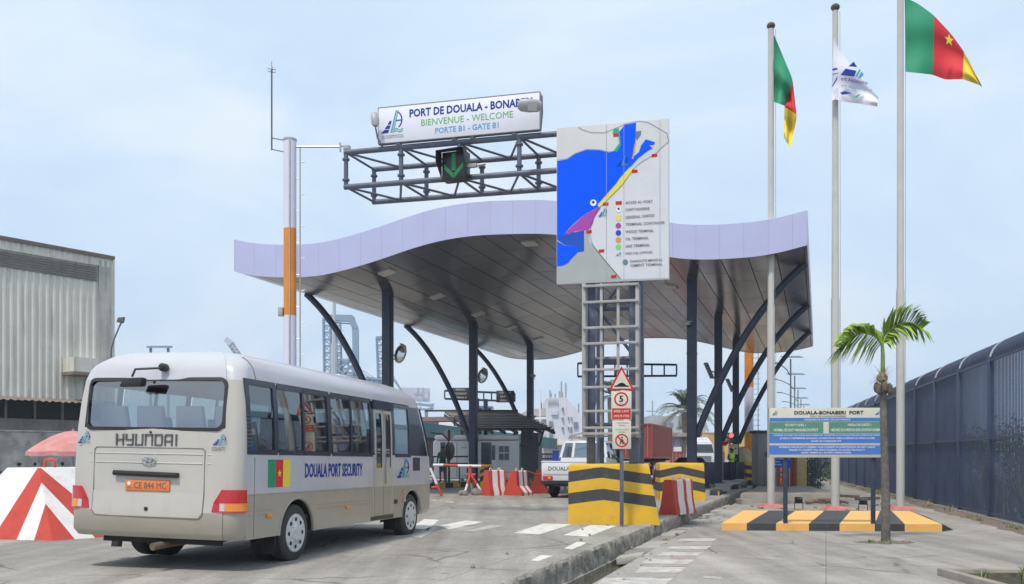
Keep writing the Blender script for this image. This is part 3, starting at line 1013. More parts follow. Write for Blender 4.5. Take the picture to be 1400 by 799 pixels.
# ---- welcome sign on the arm
SIGNW = mat('sign_face_lilac_white', (0.74, 0.75, 0.84), 0.4, var=0.02, dirt=0.1, dcol=(0.5,0.5,0.52), scale=1.5)
SIGNE = mat('sign_edge', (0.22, 0.22, 0.26), 0.5)
O1 = FL(517, -0.12); O2 = FL(738, -0.12)
yawg = math.atan2(O2.y-O1.y, O2.x-O1.x)
SW = (O2-O1).length
pl = Plane((O1.x, O1.y, 9.0), yawg)
sg = thing('welcome_sign', 'long white welcome sign reading PORT DE DOUALA on top of the gantry arm', 'sign', pl.O, yawg)
mb = MB(); mb.box((0, 0, 0), (SW, 0.13, 0.86)); mb.build('sign_box', [SIGNW], sg, bevel=0.012)
mb = MB()
for x0, z0, x1, z1 in ((-.008,-.008,SW+.008,.006),(-.008,.854,SW+.008,.868),(-.008,.0065,.006,.8535),(SW-.006,.0065,SW+.008,.8535)):
    mb.box((x0,-0.006,z0),(x1,0.137,z1))
mb.build('frame', SIGNE, sg)
def tp(sign, s, pl, u0, u1, vc, hpx, m, off=-0.004, **kw):
    a = pl.px(u0, vc, off); b = pl.px(u1, vc, off)
    Yd = (pl.O.y)
    text(sign, s, (a+b)/2 if False else ((a.x+b.x)/2, off, (a.z+b.z)/2), b.x-a.x, hpx, m, **kw)
text(sg, 'PORT DE DOUALA - BONABERI', (2.30, -0.004, 0.655), 3.0, 0.195, INK_BLUE, bold=0.03)
text(sg, 'BIENVENUE - WELCOME', (2.22, -0.004, 0.405), 2.25, 0.155, INK_GREEN, bold=0.0)
text(sg, 'PORTE B1 - GATE B1', (2.22, -0.004, 0.185), 1.55, 0.135, INK_LBLUE, bold=0.012)
emblem(sg, Vector((0.36, -0.003, 0.47)), 0.56, 0.62)
text(sg, 'PORT AUTHORITY OF DOUALA', (0.37, -0.004, 0.12), 0.55, 0.035, INK_GREY)
text(sg, "PORT AUTONOME DE DOUALA", (0.37, -0.004, 0.165), 0.55, 0.035, INK_GREY)
for xx in (0.5, 1.9, 2.35, 3.35):
    mb = MB(); mb.box((xx-0.05, 0.02, -0.05), (xx+0.05, 0.18, -0.012)); mb.box((xx-0.14,0.05,-0.075),(xx+0.14,0.17,-0.051)); mb.build('bracket', SIGNE, sg)
# floodlights aimed at the sign
LMP = mat('lamp_housing', (0.36, 0.37, 0.37), 0.45, var=0.1)
def sign_flood(label, c, yaw, sc=1.0, pitch=0.0):
    t = thing('sign_floodlight', label, 'floodlight', c, rot=(pitch, 0, yaw), group='floodlights of the welcome sign')
    mb = MB()
    prof_ = [(0.0,0.0),(0.30,0.02),(0.46,0.06),(0.50,0.10)]
    # tapered cobra head: loft of ovals
    rings = []
    for s_, w, h in ((0,0.10,0.07),(0.08,0.15,0.10),(0.30,0.17,0.12),(0.52,0.15,0.10),(0.60,0.09,0.06)):
        rings.append([(s_*sc, w*sc*math.cos(a), h*sc*math.sin(a)) for a in [2*math.pi*j/14 for j in range(14)]])
    vs_ = [q for r_ in rings for q in r_]
    fs = [(i*14+j, i*14+(j+1)%14, (i+1)*14+(j+1)%14, (i+1)*14+j) for i in range(4) for j in range(14)] + [tuple(range(13,-1,-1)), tuple(56+j for j in range(14))]
    mb.add(vs_, fs); mb.build('housing', LMP, t, smooth=50)
    mb = MB(); mb.box((0.12*sc,-0.11*sc,-0.125*sc),(0.36*sc,0.11*sc,-0.10*sc)); mb.build('lens', mat('lamp_lens',(0.5,0.52,0.5),0.2), t)
    return t
p = FL(738, -0.12)
sign_flood('pale grey floodlight in front of the right end of the welcome sign', Vector((p.x+0.02, p.y-0.45, 9.36)), math.pi+0.1, 0.88, R(62))
mb = MB(); mb.tube([(p.x+0.03,p.y-0.45,9.6),(p.x+0.05,p.y-0.2,9.3),(p.x+0.02,p.y,8.97)], 0.02, 8)
tag(mb.build('lamp_bracket', SIGNE), 'thin dark arm carrying the floodlight at the right end of the welcome sign', 'bracket')
p = FL(517, -0.12)
sign_flood('pale grey floodlight seen edge-on at the left end of the welcome sign', Vector((p.x-0.02, p.y-0.3, 9.32)), R(100), 0.6, R(0)).rotation_euler = (0, R(-75), R(110))
mb = MB(); mb.tube([(p.x-0.02,p.y-0.3,9.3),(p.x+0.0,p.y-0.1,9.1),(p.x+0.1,p.y+0.1,8.95)], 0.02, 8)
tag(mb.build('lamp_bracket', SIGNE), 'thin dark arm carrying the floodlight at the left end of the welcome sign', 'bracket')

# ---- lane signal with green arrow
ls = Plane((FL(604, -0.35).x, FL(604, -0.35).y, 7.78), yawg + R(-6))
t = thing('lane_signal', 'black lane signal with green dotted arrow hanging on the gantry arm', 'traffic signal', ls.O, ls.yaw)
mb = MB(); mb.box((0.0, 0, 0.14), (0.60, 0.3, 0.80)); mb.build('signal_box', BLACKP, t, bevel=0.02)
mb = MB()
mb.hexa([(-.05,-.20,.78),(.58,-.20,.80),(.60,0.0,.80),(0,0,.80)], [(-.05,-.20,.80),(.58,-.20,.82),(.60,0.0,.82),(0,0,.82)])
mb.hexa([(-.07,-.2,.55),(-.05,-.2,.55),(.0,.0,.20),(-.02,.0,.20)], [(-.07,-.2,.8),(-.05,-.2,.8),(.0,.0,.82),(-.02,.0,.82)])
mb.hexa([(.61,-.14,.60),(.63,-.14,.60),(.63,.0,.25),(.61,.0,.25)], [(.61,-.2,.8),(.63,-.2,.8),(.63,.0,.82),(.61,.0,.82)])
mb.build('hood', BLACKP, t)
LEDG = emit_mat('led_green', (0.02, 0.26, 0.09), 0.25)
mb = MB()
pts = []
for i in range(11):
    for j in range(3): pts.append((0.30 + (j-1)*0.035, 0.74 - i*0.037))
for i in range(9):
    for j in range(3):
        for sg_ in (-1, 1):
            pts.append((0.30 + sg_*(0.02 + i*0.026), 0.20 + i*0.027 + j*0.04))
for x, z in pts:
    mb.box((x-0.011, -0.006, z-0.011), (x+0.011, 0.0-0.001, z+0.011))
mb.build('green_arrow', LEDG, t, fix=False)
mb = MB(); mb.box((0.60,0.1,0.42),(0.82,0.2,0.50)); mb.tube([(0.82,0.15,0.46),(1.0,0.25,0.5)],0.03,8); mb.build('clamp', STEEL, t)
# small camera on the left end
def cctv(label, c, yaw, sc=1.0):
    t = thing('security_camera', label, 'camera', c, yaw)
    mb = MB(); mb.box((-0.06*sc,-0.18*sc,-0.05*sc),(0.06*sc,0.18*sc,0.06*sc)); mb.build('housing', LMP, t, bevel=0.015)
    mb = MB(); mb.box((-0.075*sc,-0.22*sc,0.062*sc),(0.075*sc,0.14*sc,0.075*sc)); mb.build('sunshield', LMP, t)
    mb = MB(); mb.tube([(0,0.1*sc,-0.05*sc),(0,0.15*sc,-0.2*sc)],0.02*sc,8); mb.build('bracket', LMP, t)
    mb = MB(); mb.lathe([(0.04*sc,0),(0.04*sc,0.01)],(0,-0.19*sc,0),12,'y'); mb.build('lens', BLACKP, t)
    return t

# ---- map board
q1 = P(761, 500, 20.6); q2 = P(915, 500, 20.0)
yawm = math.atan2(q2.y-q1.y, q2.x-q1.x)
mp_ = Plane((q1.x, q1.y, 5.37), yawm)
MW = math.hypot(q2.x-q1.x, q2.y-q1.y); MH = 3.52
mpb = thing('map_board', 'large map board of the port with coloured legend on the gantry tower', 'map board', mp_.O, yawm)
MGREY = mat('map_grey', (0.50, 0.51, 0.52), 0.5, var=0.05, dirt=0.25, dcol=(0.36,0.34,0.33), scale=1.2, streak=True)
mb = MB(); mb.box((0,0,0),(MW,0.06,MH)); mb.build('panel', MGREY, mpb, bevel=0.005)
mb = MB()
for x in (0.08, 0.85, 1.7, 2.45): mb.box((x-0.03,0.061,0.02),(x+0.03,0.12,MH-0.02))
for z in (0.3, 1.6, 2.9): mb.box((0.02,0.121,z-0.03),(MW-0.02,0.16,z+0.03))
mb.build('back_frame', GREYSTEEL, mpb)
def mpx(zx, zy, off=-0.003):       # zoom-picture coordinates of the map (639x799 view of 740..940,150..400)
    u = 740 + zx/3.195; v = 150 + zy/3.196
    # affine: left edge x=67, right x=560 in the view, top edge 83->45, bottom 760->745
    fx = (zx-67)/(560-67)
    topv, botv = 83 + (45-83)*fx, 760 + (745-760)*fx
    return Vector((fx*MW, off, MH*(1-(zy-topv)/(botv-topv))))
def region(name, pts, m, k):
    mb = MB()
    mb.prism([(p[0], -p[1]) for p in pts], lambda a,b: mpx(a,-b,-0.001*k), lambda a,b: mpx(a,-b,-0.001*k+0.0008))
    mb.build(name, m, mpb)
MB_BLUE = ink('map_blue', (0.0, 0.095, 0.95)); MB_DB = ink('map_dark_blue', (0.02, 0.09, 0.50)); MB_Y = ink('map_yellow', (0.75, 0.66, 0.12)); MB_P = ink('map_purple', (0.38, 0.07, 0.40))
MB_G = ink('map_green', (0.04, 0.38, 0.22)); MB_LG = ink('map_lower_grey', (0.38, 0.40, 0.40)); MB_O = ink('map_orange', (0.65, 0.30, 0.12)); MB_T = ink('map_slate', (0.12, 0.22, 0.25))
MB_LAND = ink('map_land', (0.62, 0.63, 0.68)); MB_LGR = ink('map_light_green', (0.20, 0.62, 0.18))
region('map_land', [(210,530),(260,430),(405,260),(520,190),(555,150),(556,130),(430,60),(480,62),(555,90),(558,738),(355,742),(270,640),(215,575)], MB_LAND, 1)
region('map_ground', [(69,690),(130,655),(165,620),(190,620),(195,525),(210,530),(215,575),(270,640),(355,742),(70,757)], MB_LG, 2)
region('map_water', [(69,225),(115,218),(150,195),(200,178),(260,180),(300,190),(325,185),(350,150),(345,100),(370,70),(418,62),(415,150),(400,215),(430,190),(440,160),(460,135),(500,148),(495,160),(475,160),(490,175),(470,185),(430,215),(390,258),(345,310),(250,415),(255,425),(190,460),(140,500),(105,538),(69,568)], MB_BLUE, 3)
region('map_water', [(69,572),(105,592),(160,596),(165,620),(130,655),(120,668),(95,680),(69,683)], MB_BLUE, 3)
region('map_basin', [(69,566),(108,538),(150,535),(190,527),(190,618),(163,622),(160,596),(105,590)], MB_DB, 4)
region('map_cargo_zone', [(390,256),(408,262),(395,290),(365,320),(345,350),(300,388),(262,430),(250,420),(285,380),(330,330),(350,300)], MB_Y, 5)
region('map_container_zone', [(105,540),(140,505),(190,462),(255,427),(262,432),(235,470),(228,500),(210,525),(180,527),(150,530),(118,545)], MB_P, 6)
region('map_green_strip', [(320,185),(345,150),(340,115),(315,108),(322,88),(342,85),(350,130),(352,160),(335,188)], MB_G, 7)
region('map_slate_strip', [(415,120),(418,100),(440,98),(438,115),(420,140)], MB_T, 7)
region('map_orange_strip', [(400,220),(412,150),(417,152),(406,220)], MB_O, 7)
for zx, zy in ((331,115),(497,206),(412,274),(286,415),(212,534),(267,618),(321,730)):
    region('access_marker', [(zx-12,zy+7),(zx+12,zy+5),(zx+12,zy-8),(zx-12,zy-6)], INK_RED, 8)
def poly_line(pts, m, k, w=2.0):
    mb = MB()
    for a, b in zip(pts, pts[1:]):
        pa, pb = mpx(*a, -0.001*k), mpx(*b, -0.001*k)
        d = (pb-pa).normalized(); n_ = Vector((-d.z, 0, d.x))*0.004*w
        mb.quad(pa-n_, pb-n_, pb+n_, pa+n_)
    mb.build('outline', m, mpb, fix=False)
poly_line([(165,78),(180,90),(220,103),(280,105),(320,90),(380,65),(430,55),(470,62),(550,110),(558,148),(530,170),(500,200),(440,235),(405,265),(360,330),(300,390),(258,430),(235,470),(222,505),(215,545),(228,590),(262,635),(300,680),(350,738)], INK_BLACK, 9, 1.0)
poly_line([(69,222),(115,216),(150,193),(200,176),(260,178),(300,188),(322,186)], INK_BLACK, 9, 0.8)
def disc(zx, zy, r, m, k=8):
    region('legend_dot', [(zx + r*math.cos(a), zy + r*1.02*math.sin(a)) for a in [2*math.pi*i/16 for i in range(16)]], m, k)
for xx in (0.45, 0.605, 0.92):
    mb = MB(); mb.box((MW*xx-0.004, -0.0125, 0.01), (MW*xx+0.004, -0.0115, MH-0.01)); mb.build('sheet_joint', mat('sheet_joint',(0.36,0.37,0.39),0.6), mpb)
leg = [('ACCES AU PORT',410,405,490),('CAPITAINERIE',440,436,476),('GENERAL CARGO',474,466,497),('TERMINAL CONTAINER',504,498,541),('WOOD TERMINAL',536,532,495),
       ('OIL TERMINAL',568,563,472),('GAZ TERMINAL',599,594,478),('PAD HQ OFFICES',631,627,488)]
region('legend_box', [(329,418),(356,417),(356,402),(329,403)], INK_RED, 8)
for zx, zy, m in ((341,476,MB_Y),(341,509,MB_P),(341,540,MB_DB),(341,571,MB_O),(341,601,MB_LGR),(371,668,MB_T)): disc(zx, zy, 12, m)
disc(342,440,11,INK_WHITE,8); disc(342,436,5,INK_BLACK,9); disc(231,408,14,INK_WHITE,8); disc(231,406,6,INK_BLACK,9)
for s_, y, y2, xe in leg:
    a = mpx(372, y, -0.010); b = mpx(xe, y2, -0.010)
    text(mpb, s_, (a+b)/2, (b-a).x, 0.062, INK_GREY, bold=0.01, ux=(b-a).normalized())
a = mpx(393, 664, -0.010); b = mpx(532, 660, -0.010)
text(mpb, 'DANGOTE MINERAL', (a+b)/2, (b-a).x, 0.058, INK_GREY, bold=0.01); text(mpb, 'CEMENT TERMINAL', (a+b)/2-Vector((0,0,0.095)), (b-a).x, 0.058, INK_GREY, bold=0.01)
emblem(mpb, mpx(358, 230, -0.012), 0.26, 0.25); emblem(mpb, mpx(272, 452, -0.012), 0.20, 0.21); emblem(mpb, mpx(342, 632, -0.012), 0.12, 0.10)

# ================================================================== STRIPED POLE ON THE LEFT WITH ARM
ORG = mat('orange_paint', (0.70, 0.24, 0.025), 0.5, var=0.12, dirt=0.4, dcol=(0.35,0.14,0.05), scale=2, streak=True)
LIL = mat('lilac_white_paint', (0.66, 0.66, 0.78), 0.45, var=0.03, dirt=0.15, dcol=(0.4,0.4,0.42), scale=2, streak=True)
pp = P(396.5, 600, 24); pp.z = 0
pt = thing('gate_mast', 'white and orange banded mast with side ladder behind the bus', 'mast', pp, 0)
def zat(v, Y): return H + (HZ-v)/F*Y
for a, b, m in ((0, zat(432,24), LIL), (zat(432,24), zat(313,24), ORG), (zat(313,24), zat(193,24), LIL)):
    mb = MB(); mb.lathe([(0.165, a), (0.165, b)], (0,0,0), 20); mb.build('mast_band', m, pt)
mb = MB(); mb.lathe([(0.175, 0),(0.175,0.05),(0.05,0.08)], (0,0,zat(193,24)), 20); mb.build('cap', STEEL, pt)
mb = MB(); mb.bar((0.03,-0.175,0.1),(0.03,-0.175,zat(195,24)),0.03,0.02); mb.build('cable_duct', STEEL, pt)
lx = 0.22
mb = MB()
mb.tube([(lx+0.05,-0.02,0.5),(lx+0.05,-0.02,zat(203,24))],0.018,8)
z = 0.8; k_ = 0
while z < zat(205,24):
    mb.tube([(lx+0.05,-0.02,z),(lx+0.05+(0.13),-0.02,z+0.02)] if k_ % 2 == 0 else [(0.15,-0.02,z),(lx+0.05,-0.02,z)],0.010,6); z += 0.42; k_ += 1
mb.build('ladder', STEEL, pt)
mb = MB(); mb.box((-0.29,-0.12,zat(433,24)),(-0.17,0.02,zat(421,24))); mb.build('camera_box', LMP, pt, bevel=0.01)
mb = MB(); za = zat(201,24); mb.tube([(0.15,0,za),(1.32,0,za)],0.028,8); mb.build('arm', STEEL, pt)
mb = MB(); mb.box((1.30,-0.05,za-0.12),(1.34,0.05,za+0.10)); mb.build('arm_plate', STEEL, pt)
mb = MB(); mb.tube([(1.34,0,za),(1.42,0,za+0.03),(1.5,0,za-0.01)],0.02,8); mb.lathe([(0.02,0.06),(0.09,0.04),(0.10,-0.02),(0.10,-0.06)],(1.5,0,za-0.02),14)
mb.lathe([(0.085,-0.06),(0.07,-0.13),(0.02,-0.16)],(1.5,0,za-0.02),14)
mb.build('dome_camera', LMP, pt)
xa = (371.5-396.5)/F*24
mb = MB(); zt_ = zat(97,24); zb_ = zat(208,24)
mb.tube([(-0.15,0,zb_+0.0),(xa,0,zb_+0.07)],0.014,6); mb.tube([(-0.15,0,zat(192,24)),(xa,0,zat(189,24))],0.014,6)
mb.tube([(xa,0,zb_+0.05),(xa,0,zt_)],0.022,8); mb.tube([(xa,0,zt_),(xa,0,zt_+0.25)],0.008,6)
for zz in (zt_-0.04, zt_+0.03):
    for a_ in (0.4, 2.0, 3.6, 5.2): mb.tube([(xa,0,zz),(xa+0.11*math.cos(a_),0.11*math.sin(a_),zz+0.02)],0.008,6)
mb.build('antenna', mat('antenna_metal',(0.12,0.10,0.10),0.5), pt)

# ================================================================== FLAGPOLES
POLE = mat('flagpole_paint', (0.48, 0.47, 0.45), 0.4, var=0.05, scale=3, dirt=0.35, dcol=(0.26,0.25,0.2), streak=True)
PINK = mat('faded_red_base', (0.50, 0.16, 0.14), 0.8, var=0.2, dirt=0.4, dcol=(0.3,0.2,0.18), scale=4)
poles = []
def flagpole(label, u, v, vtop, r0, r1):
    g = G(u, v, LOT)
    Y = g.y
    zt = H + (HZ-vtop)/F*Y - LOT
    t = thing('flagpole', label, 'flagpole', g, 0, 'flagpoles by the notice board')
    mb = MB(); mb.lathe([(r0, 0.0),(r0,zt*0.42),(r0*0.85,zt*0.425),(r1,zt)], (0,0,0), 20); mb.build('pole', POLE, t)
    mb = MB(); mb.lathe([(0.02,0),(0.10,0.02),(0.145,0.08),(0.145,0.14),(0.10,0.2),(0.02,0.23)], (0,0,zt), 16); mb.build('finial', mat('finial', (0.10,0.08,0.07),0.3,metal=0.5), t)
    mb = MB(); mb.hexa([(-.42,-.42,0),(.42,-.42,0),(.42,.42,0),(-.42,.42,0)], [(-.26,-.26,.11),(.26,-.26,.11),(.26,.26,.11),(-.26,.26,.11)]); mb.build('base', PINK, t, bevel=0.02)
    mb = MB(); mb.tube([(r0+0.03,-0.03,1.5),(r1+0.05,-0.03,zt-0.05)],0.006,5); mb.build('halyard', INK_GREY, t)
    return t, Y
f1 = flagpole('leftmost grey flagpole, holding the drooping national flag', 1054, 694, 40, 0.125, 0.10)
f2 = flagpole('middle grey flagpole, behind the white flag', 1142, 697, 15, 0.135, 0.09)
f3 = flagpole('rightmost grey flagpole behind the young palm', 1231, 697, -14, 0.13, 0.10)
FG = mat('flag_green', (0.015, 0.26, 0.13), 0.7, var=0.04); FR = mat('flag_red', (0.62, 0.02, 0.03), 0.7, var=0.04); FY = mat('flag_yellow', (0.80, 0.62, 0.04), 0.7, var=0.04)
FW = mat('flag_white', (0.72, 0.72, 0.80), 0.7, var=0.03)
for m in (FG, FR, FY, FW):
    b = m.node_tree.nodes['Principled BSDF']
    b.inputs['Transmission Weight'].default_value = 0.0
def flag(name, label, cols_, Y, mats, bands, wave, amp, phase, nu=40, nvv=18):
    """cols_: list of (t, top px, bottom px) along the fly; cloth hangs between them with soft folds"""
    O = P(*cols_[0][1], Y)
    t = thing(name, label, 'flag', O, 0)
    ts = [c[0] for c in cols_]
    def ipl(s_, k):
        for (a, b) in zip(cols_, cols_[1:]):
            if a[0] <= s_ <= b[0] + 1e-9:
                f = (s_-a[0])/(b[0]-a[0])
                return Vector((a[k][0]+(b[k][0]-a[k][0])*f, a[k][1]+(b[k][1]-a[k][1])*f))
    # smooth sampled edges
    def smooth_edge(k, s_):
        e = 0.035
        return (ipl(max(0,s_-e),k) + ipl(s_,k)*2 + ipl(min(1,s_+e),k))/4
    def pt_(s_, w_):
        a = smooth_edge(1, s_); b = smooth_edge(2, s_)
        q = a + (b-a)*w_
        dy = amp*math.sin(wave*s_*2*math.pi + phase + 1.8*w_)*(0.15+s_**0.6)*(0.5+0.5*w_) + 0.35*amp*math.sin(5*s_+9*w_+phase)
        return P(q.x, q.y, Y + dy*1.0)
    for (s0, s1), m in zip(bands, mats):
        n = max(4, int(nu*(s1-s0)))
        rows = [[pt_(s0+(s1-s0)*i/n, j/nvv) for j in range(nvv+1)] for i in range(n+1)]
        mb = MB(); mb.grid(rows)
        # cloth thickness
        rows2 = [[p + Vector((0,0.012,0)) for p in r_] for r_ in rows]
        mb.grid(rows2)
        mb.build('stripe' if len(bands) > 1 else 'cloth', m, t, world=True, fix=False, smooth=80)
    return t, pt_
t1, _ = flag('national_flag', 'limp green, red and yellow flag hanging folded from the leftmost flagpole', [(0,(1057.5,46),(1057.5,139)),(0.34,(1083.5,108),(1074,145)),(0.66,(1089.5,160),(1072.5,145.5)),(1,(1080.5,203),(1072,190))],
     f1[1]-0.05, [FG,FR,FY], [(0,0.36),(0.36,0.64),(0.64,1)], 2.6, 0.28, 0.3)
t3, pf = flag('national_flag', 'large green, red and yellow flag with gold star blowing from the rightmost flagpole', [(0,(1236,-4),(1237.5,98)),(0.18,(1255,5),(1256,100)),(0.38,(1276,20.5),(1274.5,102)),(0.58,(1300,46),(1293,109)),(0.74,(1318,70.5),(1316.5,108)),(1,(1344,121),(1341,117))],
     f3[1]-0.05, [FG,FR,FY], [(0,0.39),(0.39,0.74),(0.74,1)], 1.7, 0.16, 1.2)
# star
mb = MB(); cs = []
for i in range(10):
    a = math.pi/2 + i*math.pi/5; r_ = 8.2 if i % 2 == 0 else 3.4
    cs.append((r_*math.cos(a), r_*math.sin(a)))
c0 = P(1297.8, 54.7, f3[1]-0.52)
mb.prism(cs, lambda a,b: c0 + Vector((a,0,b))*(f3[1]/F) + Vector((0,0.012*a,0)), lambda a,b: c0 + Vector((a,0,b))*(f3[1]/F) + Vector((0,0.02+0.012*a,0)))
mb.build('star', FY, t3, world=True)
t2, pw = flag('port_authority_flag', 'white port authority flag with blue emblem wrapped round the middle flagpole', [(0,(1139,50),(1136.5,138)),(0.18,(1147,68),(1142,136)),(0.4,(1163,88),(1158,139.5)),(0.7,(1182,112),(1180,142.5)),(1,(1201.5,134),(1200,146))],
     f2[1]-0.28, [FW], [(0,1)], 1.6, 0.10, 0.5)
def onflag(poly, m, nm='printed_mark'):
    mb = MB()
    pts = [P(u, v, f2[1]-0.62) for u, v in poly]
    mb.prism(poly, lambda a,b: P(a,b,f2[1]-0.56), lambda a,b: P(a,b,f2[1]-0.552))
    mb.build(nm, m, t2, world=True)
onflag([(1149,103),(1156,94),(1171,97),(1168,105)], INK_BLUE); onflag([(1160,91),(1167,84.5),(1172,92)], INK_BLUE)
onflag([(1169,104),(1175,95),(1177,96),(1172,106)], INK_TEAL); onflag([(1173,106),(1178,98),(1181,102),(1176,108)], INK_LBLUE)
onflag([(1138,94),(1145,93),(1145,95.5),(1138,97)], INK_BLUE); onflag([(1138,101),(1146,99.5),(1146,101),(1138,103)], INK_LBLUE); onflag([(1137,119),(1145,104),(1144.5,109),(1139,118)], INK_BLUE)
onflag([(1148,127),(1155,125),(1165,127.5),(1152,130)], INK_BLUE); onflag([(1168,133),(1174,129),(1177,129),(1171,134)], INK_TEAL)
s_ = f2[1]/F
text(t2, 'ort Autonome', P(1168,110.5,f2[1]-0.6)-t2.location, 36*s_, 5.4*s_, INK_BLUE, ux=(0.985,0,-0.17), uz=(0.17,0,0.985), bold=0.01)
text(t2, 'ort Authority of', P(1171,121,f2[1]-0.6)-t2.location, 42*s_, 5.6*s_, INK_LBLUE, ux=(0.985,0,-0.17), uz=(0.17,0,0.985), bold=0.01)

# ================================================================== STRIPED SLAB AND NOTICE BOARD
def sl(u, v, z): return G(u, v, z)
zt_ = LOT + 0.17
fl, fr_ = G(986.5, 716, zt_), G(1288, 727, LOT)
fl2 = G(986.5, 725.5, LOT); fr2 = G(1290, 727, LOT)
# slab in its own frame: front edge from fl2 to fr2, depth along the kerb direction
FLp = Vector((fl2.x, fl2.y, LOT)); ex = (Vector((fr2.x, fr2.y, LOT)) - FLp); LW = ex.length; ex.normalize()
ey = Vector((0.335, 0.942, 0)); DD = 5.4
st = thing('striped_traffic_island', 'low concrete island painted ochre and black under the notice board', 'traffic island', FLp, 0)
edges = [0.0, 0.185, 0.375, 0.575, 0.74, 0.885]
# stripes slant: boundaries in the photo on the front edge (x px) and on the back edge
fb = [986.5, 1021, 1061, 1106, 1148, 1196, 1237, 1288]
bb = [1016.5, 1051, 1088, 1127, 1163, 1203, 1219, 1244]
def onfront(u):
    # intersection of view column u with the front line at top height
    k = (u-700)/F; t_ = (k*FLp.y - FLp.x)/(ex.x - k*ex.y)
    return FLp + ex*t_
Bk = FLp + ey*DD
def onback(u):
    k = (u-700)/F; t_ = (k*Bk.y - Bk.x)/(ex.x - k*ex.y)
    return Bk + ex*t_
names_m = [YELD, BLKP, YELD, BLKP, YELD, BLKP, YELD]
for i in range(7):
    a, b = onfront(fb[i]), onfront(fb[i+1]); c, d = onback(bb[i+1]), onback(bb[i])
    g_ = 0.0
    mb = MB(); up = Vector((0,0,0.17))
    mb.hexa([a, b, c, d], [a+up, b+up, c+up, d+up])
    mb.build('painted_band', names_m[i], st, world=True)
# sloping end on the right
a = onfront(1288); c = onback(1244)
e1 = a + ex*0.32 + ey*0.5; e2 = c + ex*0.5
mb = MB(); up = Vector((0,0,0.17))
mb.hexa([a, e1, e2, c], [a+up, a+up+ex*0.02+ey*0.05, c+up+ex*0.02, c+up]); mb.build('sloped_end', BLKP, st, world=True)

CREAM = mat('sign_cream', (0.60, 0.58, 0.50), 0.5, var=0.04, dirt=0.2, dcol=(0.4,0.37,0.3), scale=3)
SBLUE = mat('sign_blue', (0.07, 0.19, 0.56), 0.45, var=0.06); SGREEN = mat('sign_green', (0.10, 0.27, 0.18), 0.45, var=0.06)
nl, nr = P(1050.5, 600, 21.45), P(1206, 600, 21.3)
yawn = math.atan2(nr.y-nl.y, nr.x-nl.x)
npl = Plane((nl.x, nl.y, 1.47), yawn)
NW = math.hypot(nr.x-nl.x, nr.y-nl.y) * 1.015; NH = 1.16
nbd = thing('notice_board', 'wide blue, green and cream security notice board on two posts', 'notice board', (nl.x, nl.y, LOT), yawn)
zo = 1.47 - LOT
mb = MB(); mb.box((0,0,zo),(NW,0.045,zo+NH)); mb.build('panel', CREAM, nbd, bevel=0.004)
k_ = 0.01715
def nrect(x0, z0, x1, z1, m, nm, off=0.002):
    mb = MB(); mb.box((x0*NW, -off-0.001, zo+z0*NH), (x1*NW, -0.0005, zo+z1*NH)); mb.build(nm, m, nbd)
nrect(0.012, 0.725, 0.998, 0.80, SBLUE, 'title_band')
nrect(0.008, 0.49, 0.478, 0.715, SGREEN, 'green_field'); nrect(0.525, 0.49, 0.998, 0.715, SGREEN, 'green_field')
nrect(0.008, 0.29, 0.998, 0.48, SBLUE, 'blue_field'); nrect(0.008, 0.06, 0.998, 0.245, SBLUE, 'blue_field')
mb = MB()
for x in (0.0, NW-0.02): mb.box((x, -0.01, zo), (x+0.02, 0.05, zo+NH))
mb.build('edge_trim', STEEL, nbd)
def nt_(s, x, z, w, h, m, bold=0.012): text(nbd, s, (x*NW, -0.009, zo+z*NH), w*NW, h*NH, m, bold=bold)
nt_('DOUALA-BONABERI  PORT', 0.525, 0.905, 0.60, 0.072, INK_BLACK, 0.025)
nt_('PORT DE DOUALA-BONABERI', 0.52, 0.832, 0.31, 0.030, INK_GREY)
nt_('CONSIGNES DE SURETE / SECURITY NOTICE', 0.51, 0.762, 0.40, 0.035, INK_WHITE)
nt_('SECURITY LEVEL 1', 0.235, 0.655, 0.18, 0.05, INK_WHITE, 0.015); nt_('NORMAL SECURITY MEASURES IN EFFECT', 0.24, 0.555, 0.385, 0.055, INK_WHITE, 0.015)
nt_('NIVEAU DE SURETE 1', 0.79, 0.655, 0.20, 0.05, INK_WHITE, 0.015); nt_('MESURES DE SURETE EN EXPLOITATION NORMALE', 0.768, 0.555, 0.44, 0.055, INK_WHITE, 0.015)
nt_("L'ENTREE AU PORT DE DOUALA/BONABERI EST ASSUJETTIE A LA FOUILLE PAR DES AGENTS DE SURETE", 0.51, 0.445, 0.93, 0.036, INK_WHITE)
nt_("LE REFUS D'OBTEMPERER ENTRAINE L'INTERDICTION VOIRE LE RETRAIT DU TITRE D'ACCES", 0.51, 0.388, 0.82, 0.036, INK_WHITE)
nt_("SUIVRE LES CONSIGNES SVP", 0.50, 0.33, 0.26, 0.036, INK_WHITE)
nt_("ENTERING THE FACILITY IS DEEMED VALID CONSENT TO INSPECTION BY SECURITY AGENT", 0.51, 0.208, 0.83, 0.034, INK_WHITE)
nt_("FAILURE TO CONSENT WILL RESULT IN DENIAL TO ACCESS THE FACILITY", 0.51, 0.153, 0.66, 0.034, INK_WHITE)
nt_("PLEASE OBSERVE ALL SECURITY INSTRUCTIONS", 0.50, 0.098, 0.43, 0.034, INK_WHITE)
emblem(nbd, Vector((0.055*NW, -0.008, zo+0.90*NH)), 0.12, 0.13); emblem(nbd, Vector((0.955*NW, -0.008, zo+0.905*NH)), 0.17, 0.13)
for u in (1072, 1189):
    x = (P(u, 600, 21.6) - Vector((nl.x, nl.y, 0))).x
    mb = MB(); mb.box((x-0.045, 0.046, 0.0), (x+0.045, 0.136, zo+NH*0.85)); mb.build('post', NAVY, nbd, bevel=0.01)

